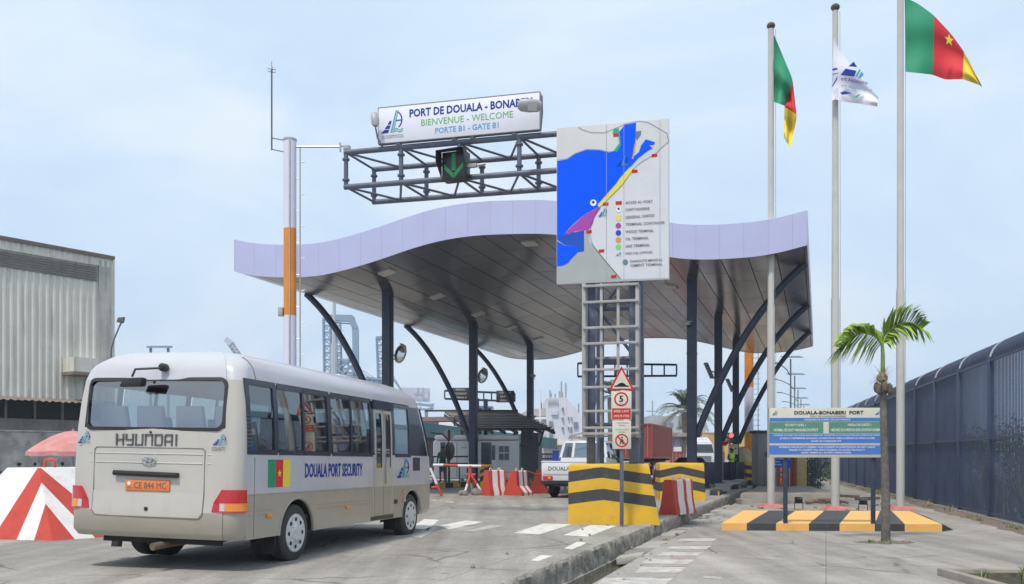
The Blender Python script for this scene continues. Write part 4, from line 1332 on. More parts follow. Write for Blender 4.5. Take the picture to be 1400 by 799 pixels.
# ================================================================== SPEED LIMIT SIGN
sp = G(850, 719, 0.02)
ssn = thing('speed_limit_sign', 'triangle warning and speed limit 5 sign on a slim post by the kerb', 'road sign', sp, 0)
sY = sp.y - 0.05
def sz(v): return H + (HZ-v)/F*sY - sp.z
def sx(u): return (u-850)/F*sY
mb = MB(); mb.box((-0.04,-0.03,0),(0.04,0.03,sz(535))); mb.build('post', GREYSTEEL, ssn, bevel=0.008)
tri_c = (sx(849.5), sz(523))
def tri(w, h, x, z): return [(x-w/2, z), (x+w/2, z), (x, z+h)]
mb = MB(); mb.prism(tri(0.54, 0.52, sx(849.5), sz(534)), lambda a,b: (a,-0.05,b), lambda a,b: (a,-0.032,b)); mb.build('warning_triangle', INK_RED, ssn)
mb = MB(); mb.prism(tri(0.41, 0.40, sx(849.5), sz(534)+0.04), lambda a,b: (a,-0.054,b), lambda a,b: (a,-0.0505,b)); mb.build('triangle_face', CREAM, ssn)
hump = [(-0.16,0)] + [(-0.10+0.2*i/8, 0.012+0.055*math.sin(math.pi*i/8)) for i in range(9)] + [(0.16,0),(0.16,-0.02),(-0.16,-0.02)]
mb = MB(); mb.prism([(sx(849.5)+a, sz(530)+0.035+b) for a,b in hump], lambda a,b: (a,-0.057,b), lambda a,b: (a,-0.0545,b)); mb.build('hump_symbol', INK_BLACK, ssn)
mb = MB(); mb.box((sx(835.5),-0.045,sz(574)),(sx(863),-0.031,sz(535))); mb.build('upper_plate', CREAM, ssn, bevel=0.003)
mb = MB(); mb.box((sx(837),-0.046,sz(614)),(sx(862.5),-0.032,sz(575))); mb.build('lower_plate', CREAM, ssn, bevel=0.003)
def ring(cx, cz, r0, r1, y, m, nm, parent=ssn, n=32):
    mb = MB(); vs_ = []
    for i in range(n):
        a = 2*math.pi*i/n
        vs_ += [(cx+r0*math.cos(a), y, cz+r0*math.sin(a)), (cx+r1*math.cos(a), y, cz+r1*math.sin(a))]
    mb.add(vs_, [(2*i, 2*i+1, 2*((i+1)%n)+1, 2*((i+1)%n)) for i in range(n)])
    mb.build(nm, m, parent, fix=False)
ring(sx(849), sz(546), 0.118, 0.152, -0.048, INK_RED, 'red_ring')
text(ssn, '5', (sx(849), -0.049, sz(545.5)), 0.085, 0.14, INK_BLACK, bold=0.03); text(ssn, 'km/h', (sx(849), -0.049, sz(552.5)), 0.08, 0.025, INK_GREY)
mb = MB(); mb.box((sx(836.5),-0.048,sz(573)),(sx(862),-0.0455,sz(558.5))); mb.build('red_panel', INK_RED, ssn)
text(ssn, 'SPEED LIMIT', (sx(849.3),-0.051,sz(562.5)), 0.33, 0.05, INK_WHITE, bold=0.0); text(ssn, 'LIMITE DE VITESSE', (sx(849.3),-0.051,sz(569)), 0.33, 0.05, INK_WHITE, bold=0.0)
for s_, v in (('A PEDESTRIAN', 578.5), ('TRAFFIC', 582), ('NO CIRCULATION', 587.5), ('PIETONNE', 591)):
    text(ssn, s_, (sx(849.8), -0.05, sz(v)), 0.28 if len(s_) > 9 else 0.14, 0.028, INK_GREY)
ring(sx(849.7), sz(602.5), 0.112, 0.142, -0.049, INK_RED, 'red_ring')
mb = MB(); mb.bar((sx(849.7)-0.085,-0.052,sz(602.5)+0.085),(sx(849.7)+0.085,-0.052,sz(602.5)-0.085),0.004,0.026); mb.build('red_slash', INK_RED, ssn)
cx_, cz_ = sx(849.7), sz(602.5)
mb = MB()
for a, b, w in (((0,0.03),(-0.01,-0.02),0.04),((-0.01,-0.02),(-0.04,-0.07),0.02),((-0.0,-0.02),(0.035,-0.075),0.02),((0,0.025),(0.04,-0.005),0.015),((0,0.025),(-0.04,0.0),0.015)):
    mb.bar((cx_+a[0],-0.050,cz_+a[1]),(cx_+b[0],-0.050,cz_+b[1]),0.002,w)
mb.lathe([(0.018,-0.001),(0.018,0.001)],(cx_+0.004,-0.050,cz_+0.065),12,'y')
mb.build('walking_symbol', INK_BLACK, ssn)

# ================================================================== CONCRETE BLOCKS
def chevron_block(label, x0, x1, y0, y1, h, yaw, loc, taper_r=0.16, taper_l=0.0, round_=0.06, peak=0.45, group='yellow and black gantry blocks', rows=((0.30,0.50),(0.70,0.90)), dz=0.10, colA=None, colB=None, extend=True):
    """block with chevron bands as real strips of its own surface: faces are cut along the band lines"""
    t = thing('concrete_block', label, 'concrete block', loc, yaw, group)
    w = x1-x0
    def side(z): f = z/h; return x0 + taper_l*f, x1 - taper_r*f, y0 + 0.04*f, y1 - 0.04*f
    ncol = 12
    levels = [0.0]
    for a, b in rows: levels += [a, b]
    levels += [1.0]
    def zc(l, fx):
        if l in (0.0, 1.0): return h*l if l == 0 else h - round_
        return h*l - dz*h*min(abs(fx-peak)/max(peak,1-peak),1)*0.9
    mbs = MB()
    loops = []
    # perimeter points: front face left->right, right face front->back, back, left
    per = []
    for i in range(ncol+1): per.append(('f', i/ncol))
    for i in range(1, 5): per.append(('r', i/4))
    for i in range(1, 7): per.append(('b', i/6))
    for i in range(1, 4): per.append(('l', i/4))
    def pos(k, z):
        s_, f = per[k]
        a, b, c, d = side(z)
        if s_ == 'f': return (a+(b-a)*f, c, z)
        if s_ == 'r': return (b, c+(d-c)*f, z)
        if s_ == 'b': return (b+(a-b)*f, d, z)
        return (a, d+(c-d)*f, z)
    def fxv(k):
        s_, f = per[k]
        return {'f': f, 'r': 1.0, 'b': 1-f, 'l': 0.0}[s_]
    n = len(per)
    vs_ = []; fs = []; mi = []
    for l in levels:
        for k in range(n): vs_.append(pos(k, zc(l, fxv(k))))
    for li in range(len(levels)-1):
        for k in range(n):
            fs.append((li*n+k, li*n+(k+1) % n, (li+1)*n+(k+1) % n, (li+1)*n+k)); mi.append(li % 2)
    # rounded top rim
    b0 = len(levels)-1
    for q, (ins, zz) in enumerate(((round_*0.3, h-round_*0.3), (round_, h))):
        for k in range(n):
            p = pos(k, h-round_)
            cx, cy = (x0+x1)/2, (y0+y1)/2
            s1 = 1 - ins/(w/2); s2 = 1 - ins/((y1-y0)/2)
            vs_.append((cx+(p[0]-cx)*s1, cy+(p[1]-cy)*s2, zz))
        for k in range(n):
            fs.append(((b0+q)*n+k, (b0+q)*n+(k+1) % n, (b0+q+1)*n+(k+1) % n, (b0+q+1)*n+k)); mi.append(0)
    fs.append(tuple((b0+2)*n+k for k in range(n))); mi.append(0)
    mbs.add(vs_, fs); mbs.m = mi
    mbs.build('block', [colA or YEL, colB or BLKP], t, smooth=40)
    return t
b0 = G(777, 717, 0)
chevron_block('largest yellow and black chevron block, under the map board', 0, 2.0, 0, 2.0, 1.34, -0.09, (b0.x, b0.y, -0.01), taper_r=0.24, taper_l=0.0, rows=((0.41,0.595),(0.775,0.95)), dz=0.13, peak=0.40)
b1 = G(902.5, 684.5, 0)
chevron_block('yellow and black chevron block beside the kerb, nearest the right column', 0, 1.53, 0, 1.6, 1.28, -0.05, (b1.x, b1.y, -0.01), taper_r=0.05, rows=((0.36,0.60),(0.72,0.92)), dz=0.16)
b2 = P(1021, 653, 49); b2.z = 0.2
chevron_block('small yellow and black chevron block in front of the grey cabinet', 0, 0.72, 0, 0.5, 1.0, 0.0, b2, taper_r=0.0, rows=((0.18,0.40),(0.60,0.82)), dz=0.12, peak=0.0)
b3 = P(656, 662, 39.5); b3.z = 0.1
chevron_block('small yellow and black block beside the left booth column', 0, 0.55, 0, 0.5, 1.05, 0.0, b3, taper_r=0.0, rows=((0.45,0.66),(0.78,0.93)), dz=0.2, peak=0.75)
b4 = P(730, 660, 52.0); b4.z = 0.0
chevron_block('small yellow and black chevron block beside the farthest left column', 0, 0.62, 0, 0.5, 1.25, 0.0, b4, taper_r=0.0, rows=((0.40,0.60),(0.72,0.90)), dz=0.2)

# big red and white block left
MBk = P(55, 640, 16.6); 
def red_white_block():
    O = Vector((-10.2, 16.9, 0))
    t = thing('concrete_block', 'big red and white chevron block on the left behind the bus corner', 'concrete block', O, 0)
    # front face runs from left out of frame to the corner edge; right face recedes
    cb = G(72, 739.5, 0); ct_ = P(53, 640, 16.9)
    cb = Vector((cb.x, cb.y, 0)); 
    zt = ct_.z
    lb = Vector((cb.x-2.35, cb.y+0.55, 0)); lt = P(10, 639, 17.4); lt.z = zt
    rb = Vector((cb.x+1.0, cb.y+1.15, 0)); rt = Vector((ct_.x+1.15, ct_.y+1.3, zt))
    bb_ = Vector((lb.x+1.0, rb.y+1.0, 0)); bt = Vector((lt.x+1.1, rt.y+0.6, zt))
    # chevron bands cut out of each face along straight lines
    def clip(poly, fn):
        res = []
        for i, p in enumerate(poly):
            q = poly[(i+1) % len(poly)]; fp, fq = fn(p), fn(q)
            if fp >= 0: res.append(p)
            if (fp >= 0) != (fq >= 0): res.append(p.lerp(q, fp/(fp-fq)))
        return res
    def face(quad_, e, k):
        mb = MB()
        def g(p, l=1.0):        # height plus slope times distance from the corner edge; the bands widen outwards
            ed = cb.lerp(ct_, p.z/zt)
            return p.z + k*(1.38 if l < 0.6 else 1.12 if l < 0.9 else 0.86)*abs((p-ed).dot(e))
        for l0, l1, ci in ((-9, 0.50, 1), (0.50, 0.79, 0), (0.79, 1.03, 1), (1.03, 9, 0)):
            poly = clip(clip(quad_, lambda p: g(p, l0)-l0*zt), lambda p: l1*zt-g(p, l1))
            if len(poly) > 2: mb.mi = ci; mb.quad(*poly)
        return mb
    face([lb, cb, ct_, lt], (lb-cb).normalized(), 1.2).build('front_face', [WHTP, REDP], t, world=True, fix=False)
    face([cb, rb, rt, ct_], (rb-cb).normalized(), 1.2).build('side_face', [WHTP, REDP], t, world=True, fix=False)
    mb = MB()
    mb.quad(lt, ct_, rt, bt); mb.quad(rb, bb_, bt, rt); mb.quad(bb_, lb, lt, bt)
    mb.build('top_and_back', WHTP, t, world=True, fix=False)
    mb = MB(); p = P(68, 640, 17.6)
    mb.tube([(p.x-0.10,p.y,p.z-0.02),(p.x-0.10,p.y,p.z+0.12),(p.x-0.06,p.y,p.z+0.16),(p.x+0.06,p.y,p.z+0.16),(p.x+0.10,p.y,p.z+0.12),(p.x+0.10,p.y,p.z-0.02)],0.025,8)
    mb.build('lifting_loop', REDP, t, world=True)
red_white_block()

def jersey(label, loc, yaw, ln=1.25, wb=0.62, h=0.92, group='red and white jersey barriers'):
    """end face plain red, long side striped; profile runs along local x, length along local y"""
    t = thing('jersey_barrier', label, 'barrier', loc, yaw, group)
    pr = [(-wb/2,0),(-wb/2,0.10),(-wb*0.40,0.30),(-0.13,h-0.04),(-0.10,h),(0.09,h),(0.12,h-0.04),(0.16,0.36),(wb*0.42,0.12),(wb*0.42,0)]
    n = 7
    mb = MB()
    k = len(pr)
    cols_ = [0, 1, 1, 0, 1, 0, 0][:n]
    ys = [0, 0.22, 0.42, 0.52, 0.66, 0.78, 0.9, 1.0]
    cols_ = [0, 1, 1, 0, 1, 1, 0]
    for i in range(7):
        mb.mi = cols_[i]
        y0, y1 = ln*ys[i], ln*ys[i+1]
        v0 = [(x, y0, z) for x, z in pr] + [(x, y1, z) for x, z in pr]
        mb.add(v0, [(j, j+1, k+j+1, k+j) for j in range(k-1)])
    mb.mi = 0
    mb.add([(x, 0, z) for x, z in pr], [tuple(range(k))]); mb.add([(x, ln, z) for x, z in pr], [tuple(reversed(range(k)))])
    o = mb.build('body', [REDP, WHTP], t, fix=False, smooth=20)
    for yy in (0.25, 0.75):
        mb = MB(); y = ln*yy
        mb.tube([(0,y-0.06,h-0.03),(0,y-0.05,h+0.06),(0,y,h+0.09),(0,y+0.05,h+0.06),(0,y+0.06,h-0.03)],0.016,7)
        mb.build('lifting_loop', WHTP, t)
    return t
jb = jersey('single red and white jersey barrier on the kerb right of the biggest yellow block', G(913.5, 704.5, 0), -0.62, 1.2, 0.50, 0.90)
jersey('nearest of the three red and white barriers by the booth, next to the boom', G(665, 678, 0), -0.85, 0.85, 0.58, 0.97)
jersey('middle one of the three red and white barriers by the booth', G(702, 678, 0), -0.55, 0.85, 0.88, 0.95)
jersey('red and white barrier nearest the white pickup tailgate', G(737, 675, 0), -0.50, 0.95, 0.90, 0.97)
jersey('half hidden red barrier directly behind the pickup tailgate', G(752, 670, 0), -0.5, 1.3, 0.9, 0.95)
jersey('far red and white barrier seen between the two yellow blocks', G(899, 661, 0), -0.6, 1.6, 0.7, 1.0)

# red rope slung between the barrier loops
for a, b, lab in (((690,645),(722,645),'sagging red rope between the first two barriers by the booth'),((722,645),(750,646),'sagging red rope between the second barrier and the one by the pickup')):
    p, q = P(*a, 35.2), P(*b, 35.6)
    mb = MB(); mb.tube([p, p.lerp(q,.3)-Vector((0,0,.07)), p.lerp(q,.6)-Vector((0,0,.08)), q], 0.02, 6)
    tag(mb.build('rope', REDP), lab, 'rope', 'ropes between the barriers')
# ---- boom on trestles
WB = mat('boom_white', (0.72, 0.70, 0.70), 0.5, dirt=0.3, dcol=(0.4,0.35,0.3))
g1 = G(645, 677, 0)
tb = thing('barrier_boom', 'white and red pipe boom resting on striped trestles beside the bus front', 'barrier boom', g1, 0)
Yb = g1.y
def bp_(u, v, dy=0): return P(u, v, Yb+dy)
segs = [((592,636),(606,636),WB),((606,636),(626,637),REDP),((626,637),(658,637.5),WB),((658,637.5),(665,638),REDP)]
for a, b, m in segs:
    mb = MB(); mb.tube([bp_(*a), bp_(*b)], 0.055, 12); mb.build('pipe_section', m, tb, world=True)
for a, b, c, dy in (((643,648),(639,662),(635,676),-0.3),((643,648),(652,662),(661,678),-0.15),((643,648),(644,660),(646,674),0.8)):
    mb = MB(); mb.tube([bp_(*a), bp_(*b, dy*0.5)],0.05,10); mb.build('trestle_leg', REDP, tb, world=True)
    mb = MB(); mb.tube([bp_(*b, dy*0.5), bp_(*c, dy)],0.045,10); mb.build('trestle_leg_band', WB, tb, world=True)
mb = MB(); mb.tube([bp_(643,637),bp_(643,650)],0.07,10); mb.tube([bp_(638,649.5),bp_(650,649.5)],0.06,10); mb.build('trestle_head', REDP, tb, world=True)
for a, b, m in (((588,640),(597,662),WB),((597,662),(606,683),REDP),((590,667),(597,666),REDP)):
    mb = MB(); mb.tube([bp_(*a,-1.2), bp_(*b,-1.2)],0.05,10); mb.build('trestle_leg', m, tb, world=True)
def rock(name, label, c, s, seed, group):
    random.seed(seed)
    bm = bmesh.new(); bmesh.ops.create_icosphere(bm, subdivisions=2, radius=1)
    for v in bm.verts:
        v.co = Vector((v.co.x*s[0], v.co.y*s[1], v.co.z*s[2])) * random.uniform(0.78, 1.12)
        if v.co.z < -s[2]*0.6: v.co.z = -s[2]*0.6
    me = bpy.data.meshes.new(name); bm.to_mesh(me); bm.free(); me.materials.append(CONCD)
    o = bpy.data.objects.new(name, me); col.objects.link(o); o.location = c + Vector((0,0,s[2]*0.6)); return tag(o, label, 'stone', group)
rock('stone', 'rough stone weighing down the left foot of the boom trestle', bp_(633,680,-0.4)*1 + Vector((0,0,0)) - Vector((0,0,bp_(633,680,-0.4).z)), (0.2,0.16,0.13), 2, 'stones on the trestle feet')
rock('stone', 'rough stone weighing down the right foot of the boom trestle', Vector((bp_(652,677).x, Yb-0.1, 0)), (0.26,0.18,0.17), 5, 'stones on the trestle feet')
rock('stone', 'small pale stone lying on the right island', Vector((P(970,661,38.5).x, 38.5, 0.2)), (0.2,0.12,0.1), 9, None)
# ================================================================== THE BUS
BW = mat('bus_white', (0.49, 0.485, 0.53), 0.30, var=0.05, scale=1.5, dirt=0.4, dcol=(0.38,0.36,0.34), coat=0.5)
BB = mat('bus_beige', (0.36, 0.325, 0.275), 0.38, var=0.06, scale=1.5, dirt=0.45, dcol=(0.27,0.24,0.20), coat=0.35)
BR = mat('bus_rear_white', (0.48, 0.45, 0.41), 0.32, var=0.05, scale=1.5, dirt=0.45, dcol=(0.33,0.31,0.28), coat=0.4, streak=True)
BBLK = mat('bus_window_band', (0.02, 0.025, 0.04), 0.22, var=0.15, coat=0.3)
UNDER = mat('underbody', (0.02, 0.02, 0.02), 0.85, var=0.3)
SEAT = mat('seat_fabric', (0.22, 0.23, 0.27), 0.9, var=0.15, bump=0.1)
SEATB = mat('seat_cover', (0.48, 0.47, 0.50), 0.9, var=0.1)
INT = mat('bus_interior', (0.45, 0.44, 0.43), 0.8, var=0.1)
GLS = glass_mat('bus_side_glass', (0.34, 0.44, 0.44), 0.9, 0.16)
GLR = glass_mat('bus_rear_glass', (0.92, 0.94, 0.96), 0.9, 0.24)
RUB = mat('window_rubber', (0.025, 0.025, 0.028), 0.6)
SEAM = mat('panel_seam', (0.16, 0.15, 0.14), 0.6)
HUB = mat('wheel_steel', (0.60, 0.60, 0.60), 0.4, metal=0.1, var=0.12, dirt=0.5, dcol=(0.2,0.18,0.16), scale=8)
TYRE = mat('tyre_rubber', (0.05, 0.047, 0.045), 0.85, var=0.25, dirt=0.4, dcol=(0.12,0.11,0.10), scale=9, bump=0.2)

cR = G(403, 766, 0); cF = G(560, 730.5, 0)
bd = (cF - cR); WBASE = bd.length; bd.normalize()
byaw = -math.atan2(bd.x, bd.y)
brr = Vector((bd.y, -bd.x, 0))
HWID = 1.20
tyre_w = 0.22
KX = 1.075
bo = cR - brr*((HWID - 0.03)*KX)         # bus origin: ground under the rear axle centre
bus = thing('minibus', 'white and beige port security minibus seen from behind, filling the lower left', 'bus', bo, rot=(0, 0, byaw))
bus.rotation_euler = (R(-0.45), R(1.0), byaw)
bus.scale = (KX, 1, 1)
BM = Matrix.Translation(bo) @ bus.rotation_euler.to_matrix().to_4x4() @ Matrix.Diagonal((KX, 1, 1, 1))
TM[bus.name] = BM
YR, YF = -1.62, 5.95              # rear and front ends relative to the rear axle
# pixel -> side plane (local x = HWID) coordinates
BI = BM.inverted()
def side_px(u, v, xx=None):
    o = BI @ Vector((0, 0, H)); d = (BI.to_3x3()) @ Vector(((u-700)/F, 1, (HZ-v)/F))
    t = ((xx or HWID) - o.x)/d.x
    p = o + d*t
    return p
def rear_px(u, v, yy=None):
    o = BI @ Vector((0, 0, H)); d = (BI.to_3x3()) @ Vector(((u-700)/F, 1, (HZ-v)/F))
    t = ((YR if yy is None else yy) - o.y)/d.y
    return o + d*t
Z0, ZT2, ZW0, ZW1 = 0.42, 1.01, 1.565, 2.50
# body levels: z, half width, rear y, front y, corner radius rear, front
levels = [
 (0.42, 1.175, YR+0.05, YF-0.10, .20, .38), (0.50, 1.20, YR-0.01, YF-0.02, .20, .40), (0.77, 1.20, YR-0.01, YF, .20, .42), (1.01, 1.20, YR+0.02, YF, .18, .42),
 (1.30, 1.20, YR+0.02, YF-0.02, .17, .44), (ZW0, 1.195, YR+0.03, YF-0.06, .17, .46), (1.86, 1.188, YR+0.045, YF-0.18, .17, .48), (2.20, 1.168, YR+0.075, YF-0.34, .17, .50),
 (ZW1, 1.14, YR+0.11, YF-0.48, .18, .52)]
for q in range(1, 11):
    th = R(87.0*q/10)
    cc = math.cos(th)
    levels.append((ZW1 + 0.045 + 0.40*math.sin(th), 0.26+0.86*cc**0.62, YR+0.13+0.95*(1-cc**0.62), YF-0.52-1.9*(1-cc**0.6), min(.19+.30*(1-cc), (0.26+0.86*cc**0.62)*0.9), min(.54+.1*(1-cc), (0.26+0.86*cc**0.62)*0.92)))
# side stations from the photo
def sy(u, v=600): return side_px(u, v).y
ST = dict(w0=sy(341), w1a=sy(378), w2=sy(382), w2m=sy(417), w2b=sy(451), w3=sy(455), w3m=sy(482), w3b=sy(509), d0=sy(512), dm=sy(525), d1=sy(537), w4=sy(541), w4b=sy(561), w5=sy(564), w5b=sy(584))
stations = sorted(set([round(q, 4) for q in ST.values()] + [-1.2, -0.6, 5.2]))
stations = [s_ for s_ in stations if YR+0.42 < s_ < YF-1.05]
stations = [YR+0.235, ST['w0']] + [s_ for s_ in stations if s_ > ST['w0']+0.05] + [YF-1.0]

RX = [0.0, 0.35, 0.70, 1.005]
def outline(lv):
    z, w, yr, yf, rr, rf = lv
    pts, tags_ = [], []
    k = w/1.20
    for x in RX: pts.append((x*k, yr + 0.0 + 0.02*(x/1.005)**2)); tags_.append('rear')
    n = 6
    for i in range(n+1):
        a = math.pi/2*i/n
        pts.append((w-rr+rr*math.sin(a), yr+0.03+rr-rr*math.cos(a))); tags_.append('rc')
    for s_ in stations:
        pts.append((w, min(max(s_, yr+0.03+rr+0.005), yf-rf-0.05))); tags_.append('side')
    for i in range(n+1):
        a = math.pi/2*i/n
        pts.append((w-rf+rf*math.cos(a), yf-rf-0.04+rf*math.sin(a))); tags_.append('fc')
    for x in (0.5*(w-rf), 0.0): pts.append((x, yf)); tags_.append('front')
    return pts, tags_
outs = [outline(l) for l in levels]
half_n = len(outs[0][0])
tags0 = outs[0][1]
def ring_pts(i):
    z = levels[i][0]
    pts = outs[i][0]
    r_ = [(x, y, z) for x, y in pts] + [(-x, y, z) for x, y in reversed(pts[1:-1])]
    return r_
rings = [ring_pts(i) for i in range(len(levels))]
NR = len(rings[0])
def seg_info(k):        # segment k joins k and k+1 ; returns (tag pair, side, y mid)
    a = k if k < half_n else NR - k
    b = (k+1) % NR; b = b if b < half_n else NR - b
    ta, tb = tags0[a], tags0[b]
    sd = 1 if k < half_n-1 else -1
    ya = outs[3][0][a][1]; yb = outs[3][0][b][1]
    return ta, tb, sd, min(ya, yb), max(ya, yb), a, b
shell = {'white': MB(), 'beige': MB(), 'band': MB(), 'rearw': MB()}
def put(mbk, i, k):
    k2 = (k+1) % NR
    shell[mbk].add([rings[i][k], rings[i][k2], rings[i+1][k2], rings[i+1][k]], [(0,1,2,3)])
win_faces = []     # (side windows) collected per opening
win_open = [(ST['w0'],ST['w1a']), (ST['w2'],ST['w2b']), (ST['w3'],ST['w3b']), (ST['d0'],ST['d1']), (ST['w4'],ST['w4b'])]
LW = 5   # level index of window bottom
HW_ = 8   # window top
for i in range(len(levels)-1):
    z0 = levels[i][0]; z1 = levels[i+1][0]
    for k in range(NR):
        ta, tb, sd, ya, yb, a, b = seg_info(k)
        is_side = ta == 'side' and tb == 'side'
        is_rear = (ta == 'rear' and tb == 'rear') 
        is_front = ta in ('front','fc') and tb in ('front','fc')
        ym = (ya+yb)/2
        if i == 2 and is_rear: put('rearw', i, k); continue
        if i < 3:
            if (is_side) : continue            # flat skirt panels with arches instead
            if i < 3 and is_side: continue
            put('beige', i, k)
        elif LW <= i < HW_:
            if is_side and any(o0-0.01 <= ym <= o1+0.01 for o0, o1 in win_open): continue
            if is_side and ym > ST['w0']: put('band', i, k); continue
            if is_front or (ta in('side','fc') and tb in ('side','fc') and ym > 4.5):
                put('band', i, k) if (ta == 'side' or tb == 'side') else None
                continue                       # windscreen opening
            if is_rear and i >= LW+1: continue  # rear window opening
            put('white' if not (ta in ('rear','rc') and tb in ('rear','rc')) else 'rearw', i, k)
        else:
            if ta in ('rear','rc') and tb in ('rear','rc') and i < HW_: put('rearw', i, k)
            else: put('white', i, k)
shell['white'].add([rings[-1][k] for k in range(NR)], [tuple(range(NR))])
def weld(mb): return mb.islands()
body = [m.build('body', BW, bus, smooth=50) for m in weld(shell['white'])][0]
shell['rearw'].build_split('rear_panel', BR, bus, smooth=50)
shell['beige'].build_split('lower_body', BB, bus, smooth=50)
shell['band'].build_split('window_band', BBLK, bus, smooth=50)
# skirt panels with wheel arches
ARC_R = 0.50; WZ = 0.415
def skirt(sd):
    ya, yb = min(outs[1][0][half_n and tags0.index('side')][1], 99), outs[1][0][len(tags0)-1-tags0[::-1].index('side')][1]
    poly = [(ya, ZT2)]
    poly.append((ya, Z0))
    for cy in (0.0, WBASE):
        n = 14
        a0 = math.asin(max(-1, (Z0-WZ)/ARC_R))
        for j in range(n+1):
            a = math.pi - a0 - (math.pi-2*a0)*j/n
            poly.append((cy + ARC_R*math.cos(a), max(Z0, WZ + ARC_R*0.98*math.sin(a))))
        if cy > 0 and poly[-1][0] > yb: pass
    poly.append((yb, Z0)); poly.append((yb, ZT2))
    poly = [p for i, p in enumerate(poly) if i == 0 or (abs(p[0]-poly[i-1][0])+abs(p[1]-poly[i-1][1])) > 1e-4]
    mb = MB(); x = HWID*sd
    mb.prism(poly, lambda a,b: (x, a, b), lambda a,b: (x-0.03*sd, a, b))
    mb.build('skirt_panel', BB, bus, smooth=30)
    for cy in (0.0, WBASE):
        mb = MB()
        # arch liner
        n = 14; rows = []
        for xx in (x-0.03*sd, x-0.40*sd):
            rows.append([(xx, cy + (ARC_R+0.0)*math.cos(math.pi*j/n), WZ + ARC_R*0.98*math.sin(math.pi*j/n)) for j in range(n+1)])
        mb.grid(rows)
        mb.quad((x-0.40*sd, cy-0.52, 0.3), (x-0.40*sd, cy+0.52, 0.3), (x-0.40*sd, cy+0.52, 0.95), (x-0.40*sd, cy-0.52, 0.95))
        mb.build('arch_liner', UNDER, bus, fix=False)
        mb = MB(); rows = []
        for rr_, ox in ((ARC_R-0.002, 0.002), (ARC_R+0.02, 0.014), (ARC_R+0.04, 0.002)):
            rows.append([(x+ox*sd, cy + rr_*math.cos(math.pi*j/n), max(Z0-0.01, WZ + rr_*0.98*math.sin(math.pi*j/n))) for j in range(n+1)])
        mb.grid(rows); mb.build('arch_lip', BB, bus, fix=False)
for sd in (1, -1): skirt(sd)
# floor pan and interior
mb = MB(); mb.box((-1.13, YR+0.1, 0.60), (1.13, YF-0.5, 0.66)); mb.box((-0.55, YR+0.3, 0.38), (-0.42, YF-0.6, 0.56)); mb.box((0.42, YR+0.3, 0.38), (0.55, YF-0.6, 0.56))
mb.box((-0.5, 2.0, 0.36), (0.3, 3.2, 0.58)); mb.box((-1.0,-0.06,0.36),(1.0,0.06,0.48)); mb.box((-1.0,WBASE-0.05,0.33),(1.0,WBASE+0.05,0.43))
mb.lathe([(0.02,-0.22),(0.17,-0.12),(0.20,0),(0.17,0.12),(0.02,0.22)],(0.05,0,0.42),14,'x')
mb.build('underbody', UNDER, bus)
mb = MB(); mb.box((-1.12, YR+0.2, 0.98), (1.12, YF-1.0, 1.02)); mb.build('cabin_floor', INT, bus)
# inner lining below the windows
mb = MB()
for sd in (1,-1): mb.box((sd*1.14-0.01, YR+0.4, 1.03), (sd*1.14+0.01, YF-1.1, ZW0-0.01))
mb.build('side_lining', INT, bus)
def seat(x, y, m, w=0.44, h=0.72):
    mb = MB()
    mb.hexa([(x-w/2,y-0.06,1.35),(x+w/2,y-0.06,1.35),(x+w/2,y+0.07,1.35),(x-w/2,y+0.07,1.35)], [(x-w/2+0.05,y-0.16,1.35+h),(x+w/2-0.05,y-0.16,1.35+h),(x+w/2-0.05,y-0.07,1.35+h),(x-w/2+0.05,y-0.07,1.35+h)])
    mb.hexa([(x-w/2,y,1.30),(x+w/2,y,1.30),(x+w/2,y+0.42,1.30),(x-w/2,y+0.42,1.30)], [(x-w/2,y,1.42),(x+w/2,y,1.42),(x+w/2,y+0.42,1.44),(x-w/2,y+0.42,1.44)])
    mb.box((x-0.16,y+0.05,1.021),(x-0.12,y+0.1,1.30)); mb.box((x+0.12,y+0.05,1.021),(x+0.16,y+0.1,1.30))
    mb.build('passenger_seat', m, bus, bevel=0.06, seg=3)
for x in (-0.84, -0.30, 0.27, 0.83): seat(x, YR+0.55, SEATB, 0.46, 0.82)
for y in (0.0, 0.8, 1.6, 2.4):
    for x in (-0.88, -0.44, 0.85): seat(x, y, SEAT, 0.42)
seat(0.85, 3.0-0.35, SEAT, 0.42); seat(-0.6, 4.3, SEAT, 0.5); seat(0.6, 4.45, SEAT, 0.5)
# dashboard, steering wheel, rail
mb = MB(); mb.box((-1.0, YF-0.85, 1.03), (1.0, YF-0.5, 1.52)); mb.build('dashboard', BLACKP, bus, bevel=0.03)
mb = MB(); mb.tube([(-0.6+0.22*math.cos(a), YF-1.05+0.06*math.sin(a), 1.62+0.21*math.sin(a)) for a in [2*math.pi*i/20 for i in range(21)]],0.015,6,cap=False); mb.build('steering_wheel', BLACKP, bus)
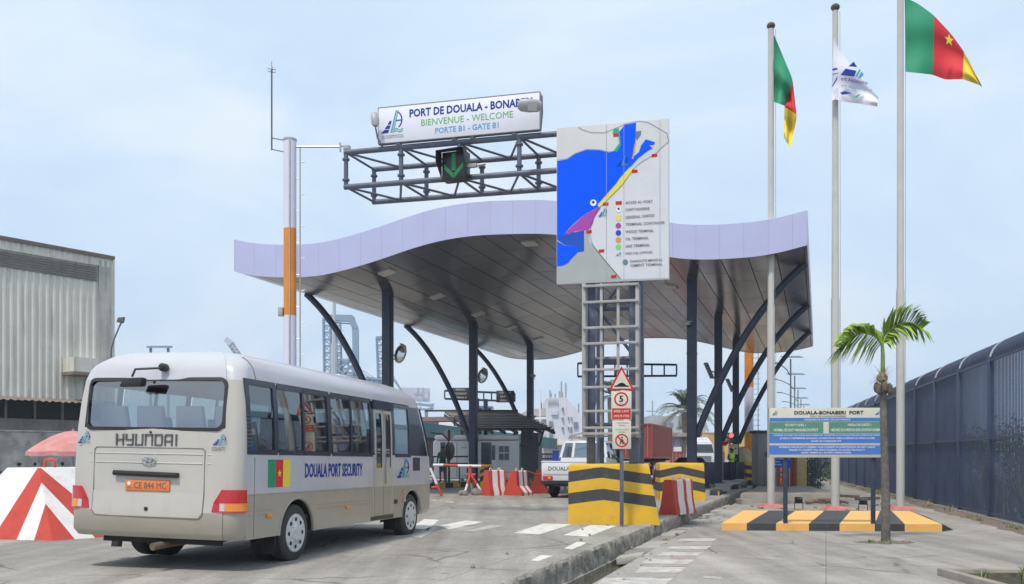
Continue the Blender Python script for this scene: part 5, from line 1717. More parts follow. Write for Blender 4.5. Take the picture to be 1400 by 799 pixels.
# window panes
def pane_side(sd, ya, yb, i0, i1, name, m, inset=0.012, parent=bus):
    mb = MB(); rows = []
    for i in range(i0, i1+1):
        z, w = levels[i][0], levels[i][1]
        rows.append([((w-inset)*sd, ya, z), ((w-inset)*sd, yb, z)])
    mb.grid(rows); return mb.build(name, m, parent, fix=False)
def strip(sd, ya, yb, za, zb, th=0.012, name='window_bar', m=BBLK):
    """bar on the side, following the tumblehome"""
    def wz(z):
        for (a, b) in zip(levels, levels[1:]):
            if a[0] <= z <= b[0]: return a[1] + (b[1]-a[1])*(z-a[0])/(b[0]-a[0])
        return 1.1
    mb = MB(); n = 4
    rows = []
    zs = [za + (zb-za)*j/n for j in range(n+1)]
    for j in range(n):
        z0, z1 = zs[j], zs[j+1]
        mb.hexa([((wz(z0)-0.015)*sd,ya,z0),((wz(z0)+th)*sd,ya,z0),((wz(z0)+th)*sd,yb,z0),((wz(z0)-0.015)*sd,yb,z0)],
                [((wz(z1)-0.015)*sd,ya,z1),((wz(z1)+th)*sd,ya,z1),((wz(z1)+th)*sd,yb,z1),((wz(z1)-0.015)*sd,yb,z1)])
    return mb.build(name, m, bus)
for sd in (1, -1):
    for n_, (ya, yb) in enumerate(win_open):
        if n_ == 3 and sd == 1: continue
        pane_side(sd, ya, yb, LW, HW_, 'side_window', GLS)
    strip(sd, ST['w2m']-0.03, ST['w2m']+0.03, ZW0, ZW1, 0.006); strip(sd, ST['w3m']-0.03, ST['w3m']+0.03, ZW0, ZW1, 0.006)
    # black sill and header framing each bay
    for ya, yb in win_open:
        strip(sd, ya, yb, ZW0-0.03, ZW0+0.035, 0.006, 'window_sill'); strip(sd, ya, yb, ZW1-0.05, ZW1+0.03, 0.006, 'window_header')
    for y in (ST['w0'], ST['w1a'], ST['w2b'], ST['w3b'], ST['w4b']): strip(sd, y-0.04, y+0.04, ZW0-0.03, ZW1+0.03, 0.008, 'window_pillar')
    # rear vent pillar with louvres
    va = max(ST['w0']-0.15, YR+0.33)
    strip(sd, va, ST['w0']-0.02, 1.60, ZW1+0.03, 0.004, 'vent_panel')
    for j in range(9):
        z = 1.64 + j*0.05
        strip(sd, va+0.012, ST['w0']-0.045, z, z+0.014, 0.012, 'vent_louvre', INK_GREY)
# windscreen and front side glass
def ring_section(i0, i1, k0, k1, inset):
    mb = MB(); rows = []
    for i in range(i0, i1+1):
        rows.append([Vector(rings[i][k % NR]) for k in range(k0, k1+1)])
    c = Vector((0, 2, 0))
    rows = [[Vector((p.x*(1-inset), p.y - (0.01 if p.y > 4 else -0.01), p.z)) for p in r_] for r_ in rows]
    mb.grid(rows); return mb
kf0 = len(tags0)-1-tags0[::-1].index('side')
mb = ring_section(LW, HW_, kf0+3, NR-kf0-3, 0.004); mb.build('windscreen', GLR, bus, fix=False)
# quarter glass: the faces between last side station and windscreen
for sd in (1,):
    mb = ring_section(LW, HW_, kf0, kf0+3, 0.003); mb.build('quarter_window', GLS, bus, fix=False)
mb = ring_section(LW, HW_, NR-kf0-3, NR-kf0, 0.003); mb.build('quarter_window', GLS, bus, fix=False)
mb = MB()
for kk in (kf0+3, NR-kf0-3):
    mb.tube([rings[i][kk] for i in range(LW, HW_+1)], 0.035, 6)
mb.build_split('windscreen_pillar', BBLK, bus)
strip(1, ST['w4b']+0.02, YF-1.02, 2.12, 2.17, 0.008); 
# black lower corner ahead of the door
p0 = side_px(571, 628); p1 = side_px(588, 670)
strip(1, ST['w5']+0.05, YF-1.0, 1.28, ZW0-0.03, 0.004, 'corner_panel')
# rear window
kr = len(RX)-1
rw_rows = []
for i in range(LW+1, HW_+1):
    z = levels[i][0]
    rw_rows.append([Vector((x*levels[i][1]/1.2*sgn, levels[i][2]+0.02*(x/1.005)**2+0.012, z)) for x, sgn in ([(q,-1) for q in reversed(RX)] + [(q,1) for q in RX[1:]])])
mb = MB(); mb.grid(rw_rows); mb.build('rear_window', GLR, bus, fix=False)
# rounded rubber gasket: corners filled so the opening reads as rounded
zb, ztp = levels[LW+1][0], levels[HW_][0]
def ry(z):
    for (a, b) in zip(levels, levels[1:]):
        if a[0] <= z <= b[0]: return a[2] + (b[2]-a[2])*(z-a[0])/(b[0]-a[0])
def rear_pt(x, z, off):
    wz = None
    for (a, b) in zip(levels, levels[1:]):
        if a[0] <= z <= b[0]: wz = a[1] + (b[1]-a[1])*(z-a[0])/(b[0]-a[0])
    xx = abs(x); lim = 1.005*wz/1.2
    y = ry(z) + 0.02*(min(xx, lim)/lim)**2
    rr_ = 0.18
    if xx > lim:
        # along the corner arc
        y += 0.01 + (xx-lim)*0.3
    return (x, y-off, z)
def rrect(hw, z0, z1, r, n=6):
    res = []
    for cx, cz, a0 in ((hw-r, z0+r, -90), (hw-r, z1-r, 0), (-hw+r, z1-r, 90), (-hw+r, z0+r, 180)):
        for i in range(n+1):
            a = R(a0 + 90*i/n); res.append((cx + r*math.cos(a), cz + r*math.sin(a)))
    return res
outer = rrect(0.985, zb-0.035, ztp+0.03, 0.11); inner = rrect(0.95, zb+0.01, ztp-0.015, 0.09)
mb = MB(); n_ = len(outer)
vsx = [rear_pt(x, z, 0.012) for x, z in outer] + [rear_pt(x, z, 0.018) for x, z in inner]
mb.add(vsx, [(i, (i+1) % n_, n_+(i+1) % n_, n_+i) for i in range(n_)])
mb.build('rear_window_seal', RUB, bus, fix=False)
# tailgate lid seams, ridges, handle, plate, lights, bumper details
def seam(pts, name='seam', m=SEAM, r=0.006, off=0.003):
    mb = MB(); mb.tube([rear_pt(x, z, off) for x, z in pts], r, 6, cap=True); return mb.build(name, m, bus)
zl0, zl1 = 0.80, 1.60
seam([(-0.82, 1.02), (-0.82, zl1-0.03), (-0.79, zl1), (0.0, zl1+0.0), (0.71, zl1), (0.74, zl1-0.03), (0.74, 1.02)], 'lid_seam')
seam([(-0.82, 1.03), (-0.82, 0.76), (-0.79, 0.715), (-0.74, 0.70), (0.0, 0.69), (0.66, 0.685), (0.71, 0.70), (0.74, 0.745), (0.74, 1.03)], 'lid_seam')
rows = []
for z in (0.70, 0.77, 0.9, 1.03):
    e_ = 0.05 if z == 0.70 else 0.0
    rows.append([rear_pt(x, z, 0.006) for x in (-0.815+e_, -0.4, 0.0, 0.4, 0.735-e_)])
mb = MB(); mb.grid(rows); mb.build('lid_panel', BR, bus, fix=False)
for z in (1.52, 1.40):
    seam([(-1.06, z), (-0.86, z)], 'ridge', BR, 0.010, -0.002); seam([(-0.80, z), (0.0, z), (0.71, z)], 'ridge', BR, 0.012, -0.002); seam([(0.78, z), (1.08, z)], 'ridge', BR, 0.010, -0.002)
mb = MB(); mb.tube([rear_pt(-0.50, 1.262, 0.03), rear_pt(0.40, 1.245, 0.03)], 0.036, 10); mb.build('tailgate_handle', BLACKP, bus)
PLT = mat('orange_plate', (0.75, 0.20, 0.05), 0.5, var=0.05)
pc = rear_pt(-0.03, 1.105, 0.014)
mb = MB(); mb.box((pc[0]-0.31, pc[1]-0.006, pc[2]-0.072), (pc[0]+0.31, pc[1]+0.02, pc[2]+0.072)); mb.build('number_plate', PLT, bus, bevel=0.004)
text(bus, 'CE 844 MC', (pc[0]+0.04, pc[1]-0.009, pc[2]), 0.45, 0.085, INK_GREY, bold=0.0)
text(bus, 'CMR', (pc[0]-0.255, pc[1]-0.009, pc[2]-0.035), 0.05, 0.022, INK_GREY)
mb = MB(); mb.lathe([(0.024,0),(0.024,0.002)], (pc[0]-0.255, pc[1]-0.010, pc[2]+0.022), 12, 'y'); mb.build('plate_crest', INK_WHITE, bus)
DK = mat('badge_grey', (0.12, 0.12, 0.13), 0.35, metal=0.3)
yv = rear_pt(0, 1.70, 0)[1]
# squared capitals of the maker's name, drawn as strokes
def glyph_word(word, x0, z0, w, h, gap, m, y, th=0.03):
    n = len(word); cw = (w - gap*(n-1))/n
    G_ = {'H': [((0,0),(0,1)),((1,0),(1,1)),((0,.5),(1,.5))], 'Y': [((0,.5),(0,1)),((1,.0),(1,1)),((0,.5),(1,.5)),((0.25,0),(1,0))],
          'U': [((0,0),(0,1)),((1,0),(1,1)),((0,0),(1,0))], 'N': [((0,0),(0,1)),((1,0),(1,1)),((0,1),(1,1))],
          'D': [((0,0),(0,1)),((1,0.12),(1,.88)),((0,1),(.88,1)),((0,0),(.88,0))], 'A': [((0,0),(0,.85)),((1,0),(1,1)),((.12,1),(1,1)),((0,.38),(1,.38))], 'I': [((.5,0),(.5,1))]}
    mb = MB()
    x = x0
    for ch in word:
        c_ = cw*0.35 if ch == 'I' else cw
        for (a, b) in G_[ch]:
            ax, az, bx, bz = x+a[0]*c_, z0+a[1]*h, x+b[0]*c_, z0+b[1]*h
            xa, xb = min(ax,bx)-th/2, max(ax,bx)+th/2; za, zb_ = min(az,bz)-(th/2 if az==bz else 0), max(az,bz)+(th/2 if az==bz else 0)
            if az != bz: za -= th/2; zb_ += th/2
            mb.box((xa, y-0.006, za), (xb, y+0.004, zb_))
        x += c_ + gap
    mb.build('lettering', m, bus, fix=False)
glyph_word('HYUNDAI', -0.50, 1.635, 0.92, 0.135, 0.044, DK, yv-0.004, 0.021)
text(bus, 'COUNTY', rear_pt(0.92, 1.60, 0.014), 0.18, 0.05, DK, bold=0.01)
emblem(bus, Vector(rear_pt(-0.99, 1.72, 0.012)), 0.19, 0.20); emblem(bus, Vector(rear_pt(0.93, 1.71, 0.014)), 0.19, 0.16)
mb = MB(); c_ = Vector(rear_pt(-0.02, 1.43, 0.02))
el = [(0.095*math.cos(a), 0.048*math.sin(a)) for a in [2*math.pi*i/24 for i in range(25)]]
mb.tube([(c_.x+a, c_.y, c_.z+b) for a, b in el], 0.008, 6, cap=False)
mb.bar((c_.x-0.045,c_.y,c_.z-0.035),(c_.x-0.02,c_.y,c_.z+0.035),0.012); mb.bar((c_.x+0.02,c_.y,c_.z-0.035),(c_.x+0.045,c_.y,c_.z+0.035),0.012); mb.bar((c_.x-0.05,c_.y,c_.z-0.008),(c_.x+0.05,c_.y,c_.z+0.008),0.012)
mb.build('badge', mat('chrome', (0.6,0.6,0.6), 0.15, metal=0.9), bus)
for x, z, r_ in ((-0.03, 0.80, 0.026), (-0.02, 1.805, 0.014)):
    mb = MB(); yy = rear_pt(x, z, 0)[1]-0.012
    mb.lathe([(0.002,-0.012),(r_,-0.006),(r_,0.02)], (x, yy, z), 12, 'y'); mb.build('lock', BLACKP, bus)
TR = mat('lamp_red', (0.50, 0.01, 0.012), 0.12, var=0.05, coat=0.8); TA = mat('lamp_amber', (0.80, 0.24, 0.01), 0.15, var=0.05, coat=0.8); TWH = mat('lamp_clear', (0.55, 0.5, 0.48), 0.15, coat=0.8)
def arc_pt(f, sd, z, off):     # f: 0 = inner edge of the rear corner, 1 = side
    w, yr = 1.20, YR - 0.0
    pts = []
    rr_ = 0.19
    x0 = 0.86
    L = (w-rr_-x0); 
    tot = L + rr_*math.pi/2
    s_ = f*tot
    if s_ <= L: x, y, nx, ny = x0+s_, YR+0.03, 0, -1
    else:
        a = (s_-L)/rr_; x, y, nx, ny = w-rr_+rr_*math.sin(a), YR+0.04+rr_-rr_*math.cos(a)-0.005, math.sin(a), -math.cos(a)
    return ((x+nx*off)*sd, y+ny*off, z)
for sd in (1, -1):
    def patch(f0, f1, z0, z1, m, nm, off=0.035, f0t=None, n=7):
        mb = MB(); f0t = f0 if f0t is None else f0t
        inner_, outer_ = [], []
        rows = [[arc_pt(f0+(f1-f0)*i/n, sd, z0, -0.02) for i in range(n+1)], [arc_pt(f0+(f1-f0)*i/n, sd, z0, off) for i in range(n+1)],
                [arc_pt(f0t+(f1-f0t)*i/n, sd, z1, off*0.85) for i in range(n+1)], [arc_pt(f0t+(f1-f0t)*i/n, sd, z1, -0.02) for i in range(n+1)]]
        mb.grid(rows)
        mb.quad(rows[0][0], rows[1][0], rows[2][0], rows[3][0]); mb.quad(rows[0][-1], rows[1][-1], rows[2][-1], rows[3][-1])
        o = mb.build(nm, m, bus, smooth=30); return o
    patch(0.06, 0.95, 0.905, 1.075, TR, 'tail_light', 0.030, f0t=0.30)
    patch(0.0, 0.24, 0.785, 0.904, TR, 'tail_light', 0.030, f0t=0.06); patch(0.245, 0.38, 0.80, 0.904, TWH, 'reversing_light', 0.030); patch(0.385, 0.95, 0.80, 0.904, TA, 'rear_indicator', 0.031)
    patch(0.245, 0.95, 0.785, 0.799, TR, 'tail_light_rim', 0.030)
# rear mirror on its stalk and wiper base
mb = MB(); m0 = Vector((0.10, ry(2.60)-0.02, 2.66))
mb.lathe([(0.03,-0.08),(0.055,-0.05),(0.055,0.02),(0.03,0.05)], m0 + Vector((0,0.0,0)), 12, 'y')
mb.tube([m0+Vector((0.02,-0.05,-0.01)), m0+Vector((-0.15,-0.16,-0.03)), m0+Vector((-0.27,-0.2,-0.04)), m0+Vector((-0.30,-0.22,-0.14))], 0.015, 8)
mb.build('mirror_arm', BLACKP, bus)
mb = MB(); mc = m0 + Vector((-0.27,-0.24,-0.22))
mb.hexa([mc+Vector(q) for q in ((-.16,-.06,-.06),(.13,-.06,-.06),(.16,.04,-.05),(-.13,.04,-.05))], [mc+Vector(q) for q in ((-.12,-.05,.06),(.17,-.05,.07),(.17,.05,.06),(-.10,.05,.05))])
mb.build('rear_mirror', BLACKP, bus, bevel=0.02)
# exhaust, mud flaps, spare wheel carrier
mb = MB(); mb.tube([(0.3, -0.4, 0.36), (0.22, -1.0, 0.35), (0.15, -1.5, 0.33), (0.10, YR-0.06, 0.31)], 0.05, 12); mb.build('exhaust', mat('rusty_steel',(0.16,0.12,0.09),0.7,metal=0.3,var=0.3), bus)
mb = MB(); mb.box((-0.75, YR+0.15, 0.34), (0.9, YR+0.22, 0.42)); mb.build('rear_crossmember', UNDER, bus)
for sd in (1, -1):
    mb = MB(); mb.hexa([(sd*1.14-.12*0-0.14,-0.60,0.16),(sd*1.14+0.02,-0.60,0.16),(sd*1.14+0.02,-0.585,0.16),(sd*1.14-0.14,-0.585,0.16)],
                       [(sd*1.14-0.14,-0.55,0.42),(sd*1.14+0.02,-0.55,0.42),(sd*1.14+0.02,-0.53,0.42),(sd*1.14-0.14,-0.53,0.42)]); mb.build('mud_flap', BLACK, bus)
    mb = MB(); mb.box((sd*1.05-0.13, WBASE-0.66, 0.18), (sd*1.05+0.10, WBASE-0.64, 0.44)); mb.build('mud_flap', BLACK, bus)
# wheels
def wheel(parent, x, y, sd, r, w, tyre_m=TYRE, dual=False, world=False):
    mb = MB(); 
    pr = [(r*0.62,-w/2),(r*0.90,-w/2),(r*0.985,-w*0.38),(r,-w*0.28),(r*0.985,-w*0.15),(r,-w*0.13),(r,w*0.13),(r*0.985,w*0.15),(r,w*0.28),(r*0.985,w*0.38),(r*0.90,w/2),(r*0.62,w/2)]
    vs_ = []; n = 40
    mb.lathe([(p, q*1) for p, q in pr], (x, y, r), n, 'x')
    o = mb.build('wheel', tyre_m, parent, smooth=40)
    # steel rim disc, slightly dished, with hub, holes and nuts
    mb = MB(); s_ = sd
    pr = [(r*0.67, w/2*1.0),(r*0.65, w/2*1.10),(r*0.60, w/2*1.12),(r*0.55, w/2*1.03),(r*0.44,w/2*1.05),(r*0.30,w/2*1.16),(r*0.26,w/2*1.34),(r*0.14,w/2*1.40),(0.005,w/2*1.41)]
    mb.lathe([(p, q*s_) for p, q in pr], (x, y, r), 32, 'x')
    rim = mb.build('rim', HUB, o, smooth=40)
    mb = MB()
    for i in range(8):
        a = 2*math.pi*i/8
        mb.lathe([(0.032*r/0.41, w/2*1.03*s_),(0.032*r/0.41, w/2*1.075*s_)], (x, y+r*0.47*math.sin(a), r+r*0.47*math.cos(a)), 8, 'x')
    if parent is bus: mb.build_split('hand_hole', UNDER, o)
    mb = MB()
    for i in range(6):
        a = 2*math.pi*i/6+0.2
        mb.lathe([(0.014, w/2*1.1*s_),(0.014, w/2*1.26*s_)], (x, y+r*0.32*math.sin(a), r+r*0.32*math.cos(a)), 6, 'x')
    if parent is bus: mb.build_split('wheel_nut', HUB, o)
    return o
WR = 0.415
for sd in (1, -1):
    wheel(bus, sd*(HWID-0.03-0.11), 0.0, sd, WR, 0.22); 
    wheel(bus, sd*(HWID-0.03-0.11-0.26), 0.0, sd, WR, 0.22)
    wheel(bus, sd*(HWID-0.02-0.11), WBASE, sd, WR, 0.22)
# roof hatches
mb = MB(); mb.box((-0.42, 0.6, 2.88), (0.30, 1.35, 2.99)); mb.build('roof_hatch', BW, bus, bevel=0.035, seg=3)
mb = MB(); mb.box((0.1, 2.6, 2.88), (0.62, 3.1, 2.965)); mb.build('roof_hatch', BW, bus, bevel=0.03, seg=3)
# seam across roof behind the rear cap
mb = MB(); pts = []
ys_ = YR + 0.52
for sd in (1,):
    pts = [(0, ys_, 2.845)] 
def roof_z(x, y):
    return None
mb = MB()
cap_k = [(lv[1], lv[0]) for lv in levels[HW_:] if lv[2]+lv[4]+0.03 < ys_+0.12]
pts = [(w_*1.002, ys_, z_+0.004) for w_, z_ in cap_k] + [(-w_*1.002, ys_, z_+0.004) for w_, z_ in reversed(cap_k)]
mb.tube(pts, 0.006, 5); mb.build('roof_seam', SEAM, bus)
# side seams and mouldings
def side_line(u0, v0, u1, v1, r_=0.006, m=SEAM, nm='side_seam'):
    a, b = side_px(u0, v0), side_px(u1, v1)
    mb = MB(); mb.tube([(HWID+0.001, a.y, a.z), (HWID+0.001, b.y, b.z)], r_, 6); mb.build(nm, m, bus)
def side_rect(ya, yb, za, zb_, m, nm, th=0.012, bevel=0.0):
    mb = MB(); mb.box((HWID-0.01, ya, za), (HWID+th, yb, zb_)); return mb.build(nm, m, bus, bevel=bevel)
for ya, yb in ((-1.35,-0.62),(0.62,2.05),(2.15,2.62)):
    for z in (0.80, 0.74):
        mb = MB(); mb.tube([(HWID+0.0, ya, z), (HWID+0.0, yb, z)], 0.007, 6); mb.build('side_moulding', BB, bus)
mb = MB(); mb.tube([(HWID+0.002, YR+0.3, ZT2), (HWID+0.002, ST['d0']-0.06, ZT2)], 0.008, 6); mb.build('belt_line', BB, bus)
for y in (YR+0.42,): 
    mb = MB(); mb.tube([(HWID+0.001, y, 0.44), (HWID+0.001, y, 1.5)], 0.004, 5); mb.build('side_seam', SEAM, bus)
for (u, v) in ((367.5, 705), (474.5, 693), (552, 672), (552, 684)):
    p = side_px(u, v); mb = MB(); mb.box((HWID, p.y-0.07, p.z-0.028), (HWID+0.022, p.y+0.07, p.z+0.028)); mb.build('side_marker', TA, bus, bevel=0.01)
p = side_px(553, 683.5)
p = side_px(541, 686); side_rect(p.y-0.08, p.y+0.08, p.z-0.04, p.z+0.04, BLACKP, 'vent_slot', 0.006)
# flag, lettering, crest on the side
y0f, y1f = side_px(366.5, 645).y, side_px(396.5, 645).y
for i, m in enumerate((FG, FR, FY)):
    side_rect(y0f+(y1f-y0f)*i/3, y0f+(y1f-y0f)*(i+1)/3, 1.09, 1.47, m, 'flag_stripe', 0.003)
mb = MB(); yc = (y0f+y1f)/2; st_ = []
for i in range(10):
    a = math.pi/2+i*math.pi/5; r_ = 0.058 if i % 2 == 0 else 0.023; st_.append((r_*math.cos(a), r_*math.sin(a)))
mb.prism(st_, lambda a,b: (HWID+0.0065, yc+a, 1.28+b), lambda a,b: (HWID+0.0045, yc+a, 1.28+b)); mb.build('flag_star', FY, bus)
ya, yb = side_px(417, 642).y, side_px(495.5, 642).y
text(bus, 'DOUALA PORT SECURITY', (HWID+0.005, (ya+yb)/2, 1.315), yb-ya, 0.215, INK_BLUE, ux=(0,1,0), uz=(0,0,1), bold=0.022)
emblem(bus, Vector((HWID+0.006, side_px(551,642).y, 1.31)), 0.62, 0.42, ux=(0,1,0), ny=(1,0,0))
# passenger door: two folding leaves with long glass
def door_leaf(ya, yb):
    z0, z1 = 0.52, 2.36
    def wz(z):
        for (a, b) in zip(levels, levels[1:]):
            if a[0] <= z <= b[0]: return max(a[1], 1.1) + (max(b[1],1.1)-max(a[1],1.1))*(z-a[0])/(b[0]-a[0])
        return 1.2
    def fr(y_a, y_b, z_a, z_b, m, nm, o0=-0.012, o1=0.008, parent=bus):
        mb = MB()
        zs = [z_a] + [q for q in (ZW0, 1.86, 2.2) if z_a < q < z_b] + [z_b]
        for q0, q1 in zip(zs, zs[1:]):
            mb.hexa([(wz(q0)+o0,y_a,q0),(wz(q0)+o1,y_a,q0),(wz(q0)+o1,y_b,q0),(wz(q0)+o0,y_b,q0)], [(wz(q1)+o0,y_a,q1),(wz(q1)+o1,y_a,q1),(wz(q1)+o1,y_b,q1),(wz(q1)+o0,y_b,q1)])
        return mb.build(nm, m, parent)
    zg0 = 1.34
    o = fr(ya, yb, ZT2, zg0, BR, 'door_leaf')
    fr(ya, yb, z0, ZT2-0.002, BB, 'door_leaf')
    TM[o.name] = TM[bus.name]
    fr(ya, ya+0.06, zg0, z1, BR, 'door_stile', -0.012, 0.010); fr(yb-0.06, yb, zg0, z1, BR, 'door_stile', -0.012, 0.010)
    fr(ya+0.06, yb-0.06, z1-0.06, z1, BR, 'door_stile', -0.012, 0.010)
    fr(ya+0.062, yb-0.062, zg0, z1-0.062, GLS, 'door_window', -0.004, 0.0)
    fr(ya+0.062, ya+0.085, zg0+0.02, z1-0.08, RUB, 'door_rubber', -0.002, 0.006); fr(yb-0.085, yb-0.062, zg0+0.02, z1-0.08, RUB, 'door_rubber', -0.002, 0.006)
    for zz, s1 in ((1.66,'ENTREE'),(1.60,'ENTRY')):
        text(bus, s1, (HWID-0.005, (ya+yb)/2, zz), 0.14, 0.035, INK_WHITE, ux=(0,1,0))
door_leaf(ST['d0']+0.03, ST['dm']-0.01); door_leaf(ST['dm']+0.02, ST['d1']-0.02)
side_rect(ST['d0']-0.02, ST['d1']+0.04, 2.37, ZW1+0.02, BBLK, 'door_header', -0.03)
for y in (ST['d0']-0.01, ST['d1']+0.0):
    mb = MB(); mb.box((HWID-0.01, y-0.018, 0.5), (HWID+0.008, y+0.018, ZW0)); mb.build('door_rail', BR, bus)
mb = MB(); mb.bar((HWID+0.03, ST['dm']+0.055, 1.05), (HWID-0.01, ST['dm']+0.055, 2.3), 0.018); mb.build('door_handrail', mat('chrome',(0.6,0.6,0.6),0.15), bus)
side_rect(ST['d0']-0.1, ST['d1']+0.1, 0.43, 0.50, BLACKP, 'door_step', 0.004)
mb = MB(); mb.box((-0.9, ST['d0'], 0.67), (HWID-0.03, ST['d0']+0.02, 1.9)); mb.build('entrance_partition', INT, bus)
# yellow notice in the door glass
side_rect(ST['d0']+0.12, ST['d0']+0.30, 1.36, 1.50, FY, 'door_sticker', -0.008)
# front door mirror on the right front corner (big oval seen beyond the nose)
mb = MB(); mp0 = Vector((HWID-0.05, YF-0.25, 2.05))
mb.tube([mp0, mp0+Vector((0.16,0.22,-0.02)), mp0+Vector((0.27,0.30,-0.15))], 0.018, 8); mb.build('mirror_arm', BLACKP, bus)
mb = MB(); c_ = mp0 + Vector((0.29,0.30,-0.36))
rings_ = []
for dy, s_ in ((-0.03,0.85),(-0.01,1.0),(0.03,0.95),(0.06,0.6)):
    rings_.append([(c_.x+0.10*s_*math.cos(a), c_.y+dy, c_.z+0.20*s_*math.sin(a)) for a in [2*math.pi*j/18 for j in range(18)]])
mb.add([q for r_ in rings_ for q in r_], [(i*18+j, i*18+(j+1)%18, (i+1)*18+(j+1)%18, (i+1)*18+j) for i in range(3) for j in range(18)] + [tuple(range(17,-1,-1)), tuple(54+j for j in range(18))])
mb.build('door_mirror', BLACKP, bus, smooth=60)
# headlights and grille at the unseen front
for sd in (1,-1):
    mb = MB(); mb.box((sd*0.75-0.16, YF-0.06, 0.82),(sd*0.75+0.16, YF+0.012, 1.0)); mb.build('headlight', TWH, bus, bevel=0.03)
# ================================================================== BACKGROUND
random.seed(21)
# ---- corrugated sheet helper
def corrugated(x0, x1, z0, z1, pitch, depth, y=0.0):
    n = int((x1-x0)/pitch)*4
    rows = [[], []]
    for i in range(n+1):
        x = x0 + (x1-x0)*i/n
        ph = i % 4
        yy = y - (depth if ph in (1, 2) else 0)
        rows[0].append((x, yy, z0)); rows[1].append((x, yy, z1))
    return rows
# ---- warehouse on the left
WHC = mat('old_white_cladding', (0.62, 0.605, 0.55), 0.7, var=0.10, scale=0.6, dirt=0.8, dcol=(0.22, 0.20, 0.17), streak=True)
RUST = mat('rusty_sheet', (0.20, 0.16, 0.13), 0.85, var=0.3, scale=1.2, dirt=0.6, dcol=(0.12,0.08,0.06), streak=True)
DARK = mat('dark_opening', (0.02, 0.02, 0.02), 0.9)
cW = P(151, 350, 60)
yaww = math.atan2(0.796, 0.605)
wpl = Plane((cW.x, cW.y, 0), yaww)
wh = thing('warehouse', 'tall stained white corrugated warehouse behind the left edge', 'warehouse', wpl.O, yaww)
def wz_(v, u=77): return wpl.px(u, v).z
xL = -14.5
ztop = wpl.px(154, 354).z
# corrugated wall
mb = MB(); mb.grid(corrugated(xL, wpl.px(134,400).x, wz_(545,60), ztop-1.7, 0.42, 0.09)); mb.build('cladding', WHC, wh, fix=False, smooth=20)
mb = MB(); mb.box((xL, 0.02, 0), (0, 0.3, ztop-0.05)); mb.build('wall', WHC, wh)
mb = MB(); mb.box((wpl.px(134,400).x, -0.12, wz_(560,140)), (0.0, 0.0, ztop-0.3)); mb.build('corner_cladding', mat('stained_cladding',(0.42,0.41,0.38),0.75,var=0.25,scale=0.7,dirt=0.95,dcol=(0.10,0.095,0.085),streak=True), wh)
mb = MB()
for j in range(6):
    z = ztop-1.65 + j*0.16
    mb.hexa([(xL,-0.16,z),(wpl.px(132,400).x,-0.16,z),(wpl.px(132,400).x,-0.02,z+0.05),(xL,-0.02,z+0.05)], [(xL,-0.16,z+0.03),(wpl.px(132,400).x,-0.16,z+0.03),(wpl.px(132,400).x,-0.02,z+0.09),(xL,-0.02,z+0.09)])
mb.build('louvres', mat('louvre_grey',(0.17,0.165,0.16),0.6,var=0.2,dirt=0.5,dcol=(0.15,0.14,0.13),scale=0.8), wh)
mb = MB(); mb.grid(corrugated(xL, 0.0, ztop-0.65, ztop-0.1, 0.35, 0.06, -0.1)); mb.build('parapet_cladding', WHC, wh, fix=False, smooth=20)
mb = MB(); mb.box((xL,-0.3,ztop-0.1),(0.15,16,ztop+0.12)); mb.build('roof_edge', mat('roof_edge_brown',(0.13,0.11,0.10),0.8,var=0.2), wh)
mb = MB(); mb.hexa([(xL,1,ztop+0.12),(-1.0,1,ztop+0.12),(-1.0,14,ztop+0.12),(xL,14,ztop+0.12)], [(xL,2.0,ztop+0.9),(-2.0,2.0,ztop+0.5),(-2.0,13,ztop+0.5),(xL,13,ztop+0.9)]); mb.build('roof', WHC, wh)
mb = MB(); mb.box((0.0,-0.02,0),(0.28,15,ztop-0.1)); mb.build('side_wall', WHC, wh)
# projecting awning with ragged sheets, dark loading band, rusty lower sheets, concrete base wall
za, zb_, zc_, zd_ = wz_(545,60), wz_(552,60), wz_(575,60), wz_(596,60)
mb = MB(); rows = corrugated(xL, -0.3, 0, 1, 0.4, 0.06)
rows = [[(x, y-0.02, za+0.06+y) for x, y, z in rows[0]], [(x, y-1.3, zb_+0.1+y+rough(0.02)) for x, y, z in rows[0]]]
mb.grid(rows); mb.build('awning', RUST, wh, fix=False, smooth=20)
mb = MB(); mb.box((xL,-0.06,zc_),(-0.3,0.019,za-0.02)); mb.build('loading_opening', DARK, wh)
mb = MB()
for k in range(9): mb.box((xL+1+k*1.7,-0.2,zc_),(xL+1.12+k*1.7,-0.08,zb_+0.3))
mb.build_split('opening_post', RUST, wh)
mb = MB(); mb.grid(corrugated(xL, 1.0, zd_, zc_+0.05, 0.5, 0.05, -0.25)); mb.build('lower_sheeting', mat('grey_brown_sheet',(0.21,0.19,0.18),0.9,var=0.25,scale=0.8,dirt=0.6,dcol=(0.1,0.08,0.07),streak=True), wh, fix=False, smooth=20)
p0 = wpl.px(85, 490); p1 = wpl.px(131, 515)
mb = MB(); mb.box((p0.x,-1.5,p1.z+0.1),(p1.x+0.3,-0.1,p0.z)); mb.build('wall_box', WHC, wh)
mb = MB(); mb.box((p0.x-0.1,-1.6,p1.z-0.1),(p1.x+0.3,-0.1,p1.z+0.09)); mb.build('box_tray', RUST, wh)
bwl = thing('boundary_wall', 'old grey concrete wall in front of the warehouse', 'wall', wpl.O + wpl.n*(-4.5), yaww)
mb = MB(); z1 = H + (HZ-592)/F*52
mb.box((xL,0,0),(6.0,0.25,z1)); mb.build('wall', mat('blotched_plaster',(0.30,0.295,0.29),0.95,var=0.4,scale=0.9,dirt=0.9,dcol=(0.09,0.085,0.08),bump=0.4,bscale=5), bwl)
mb = MB(); mb.box((xL,-0.03,z1),(6.0,0.28,z1+0.12)); mb.build('coping', CONCD, bwl, bevel=0.02)
mb = MB()
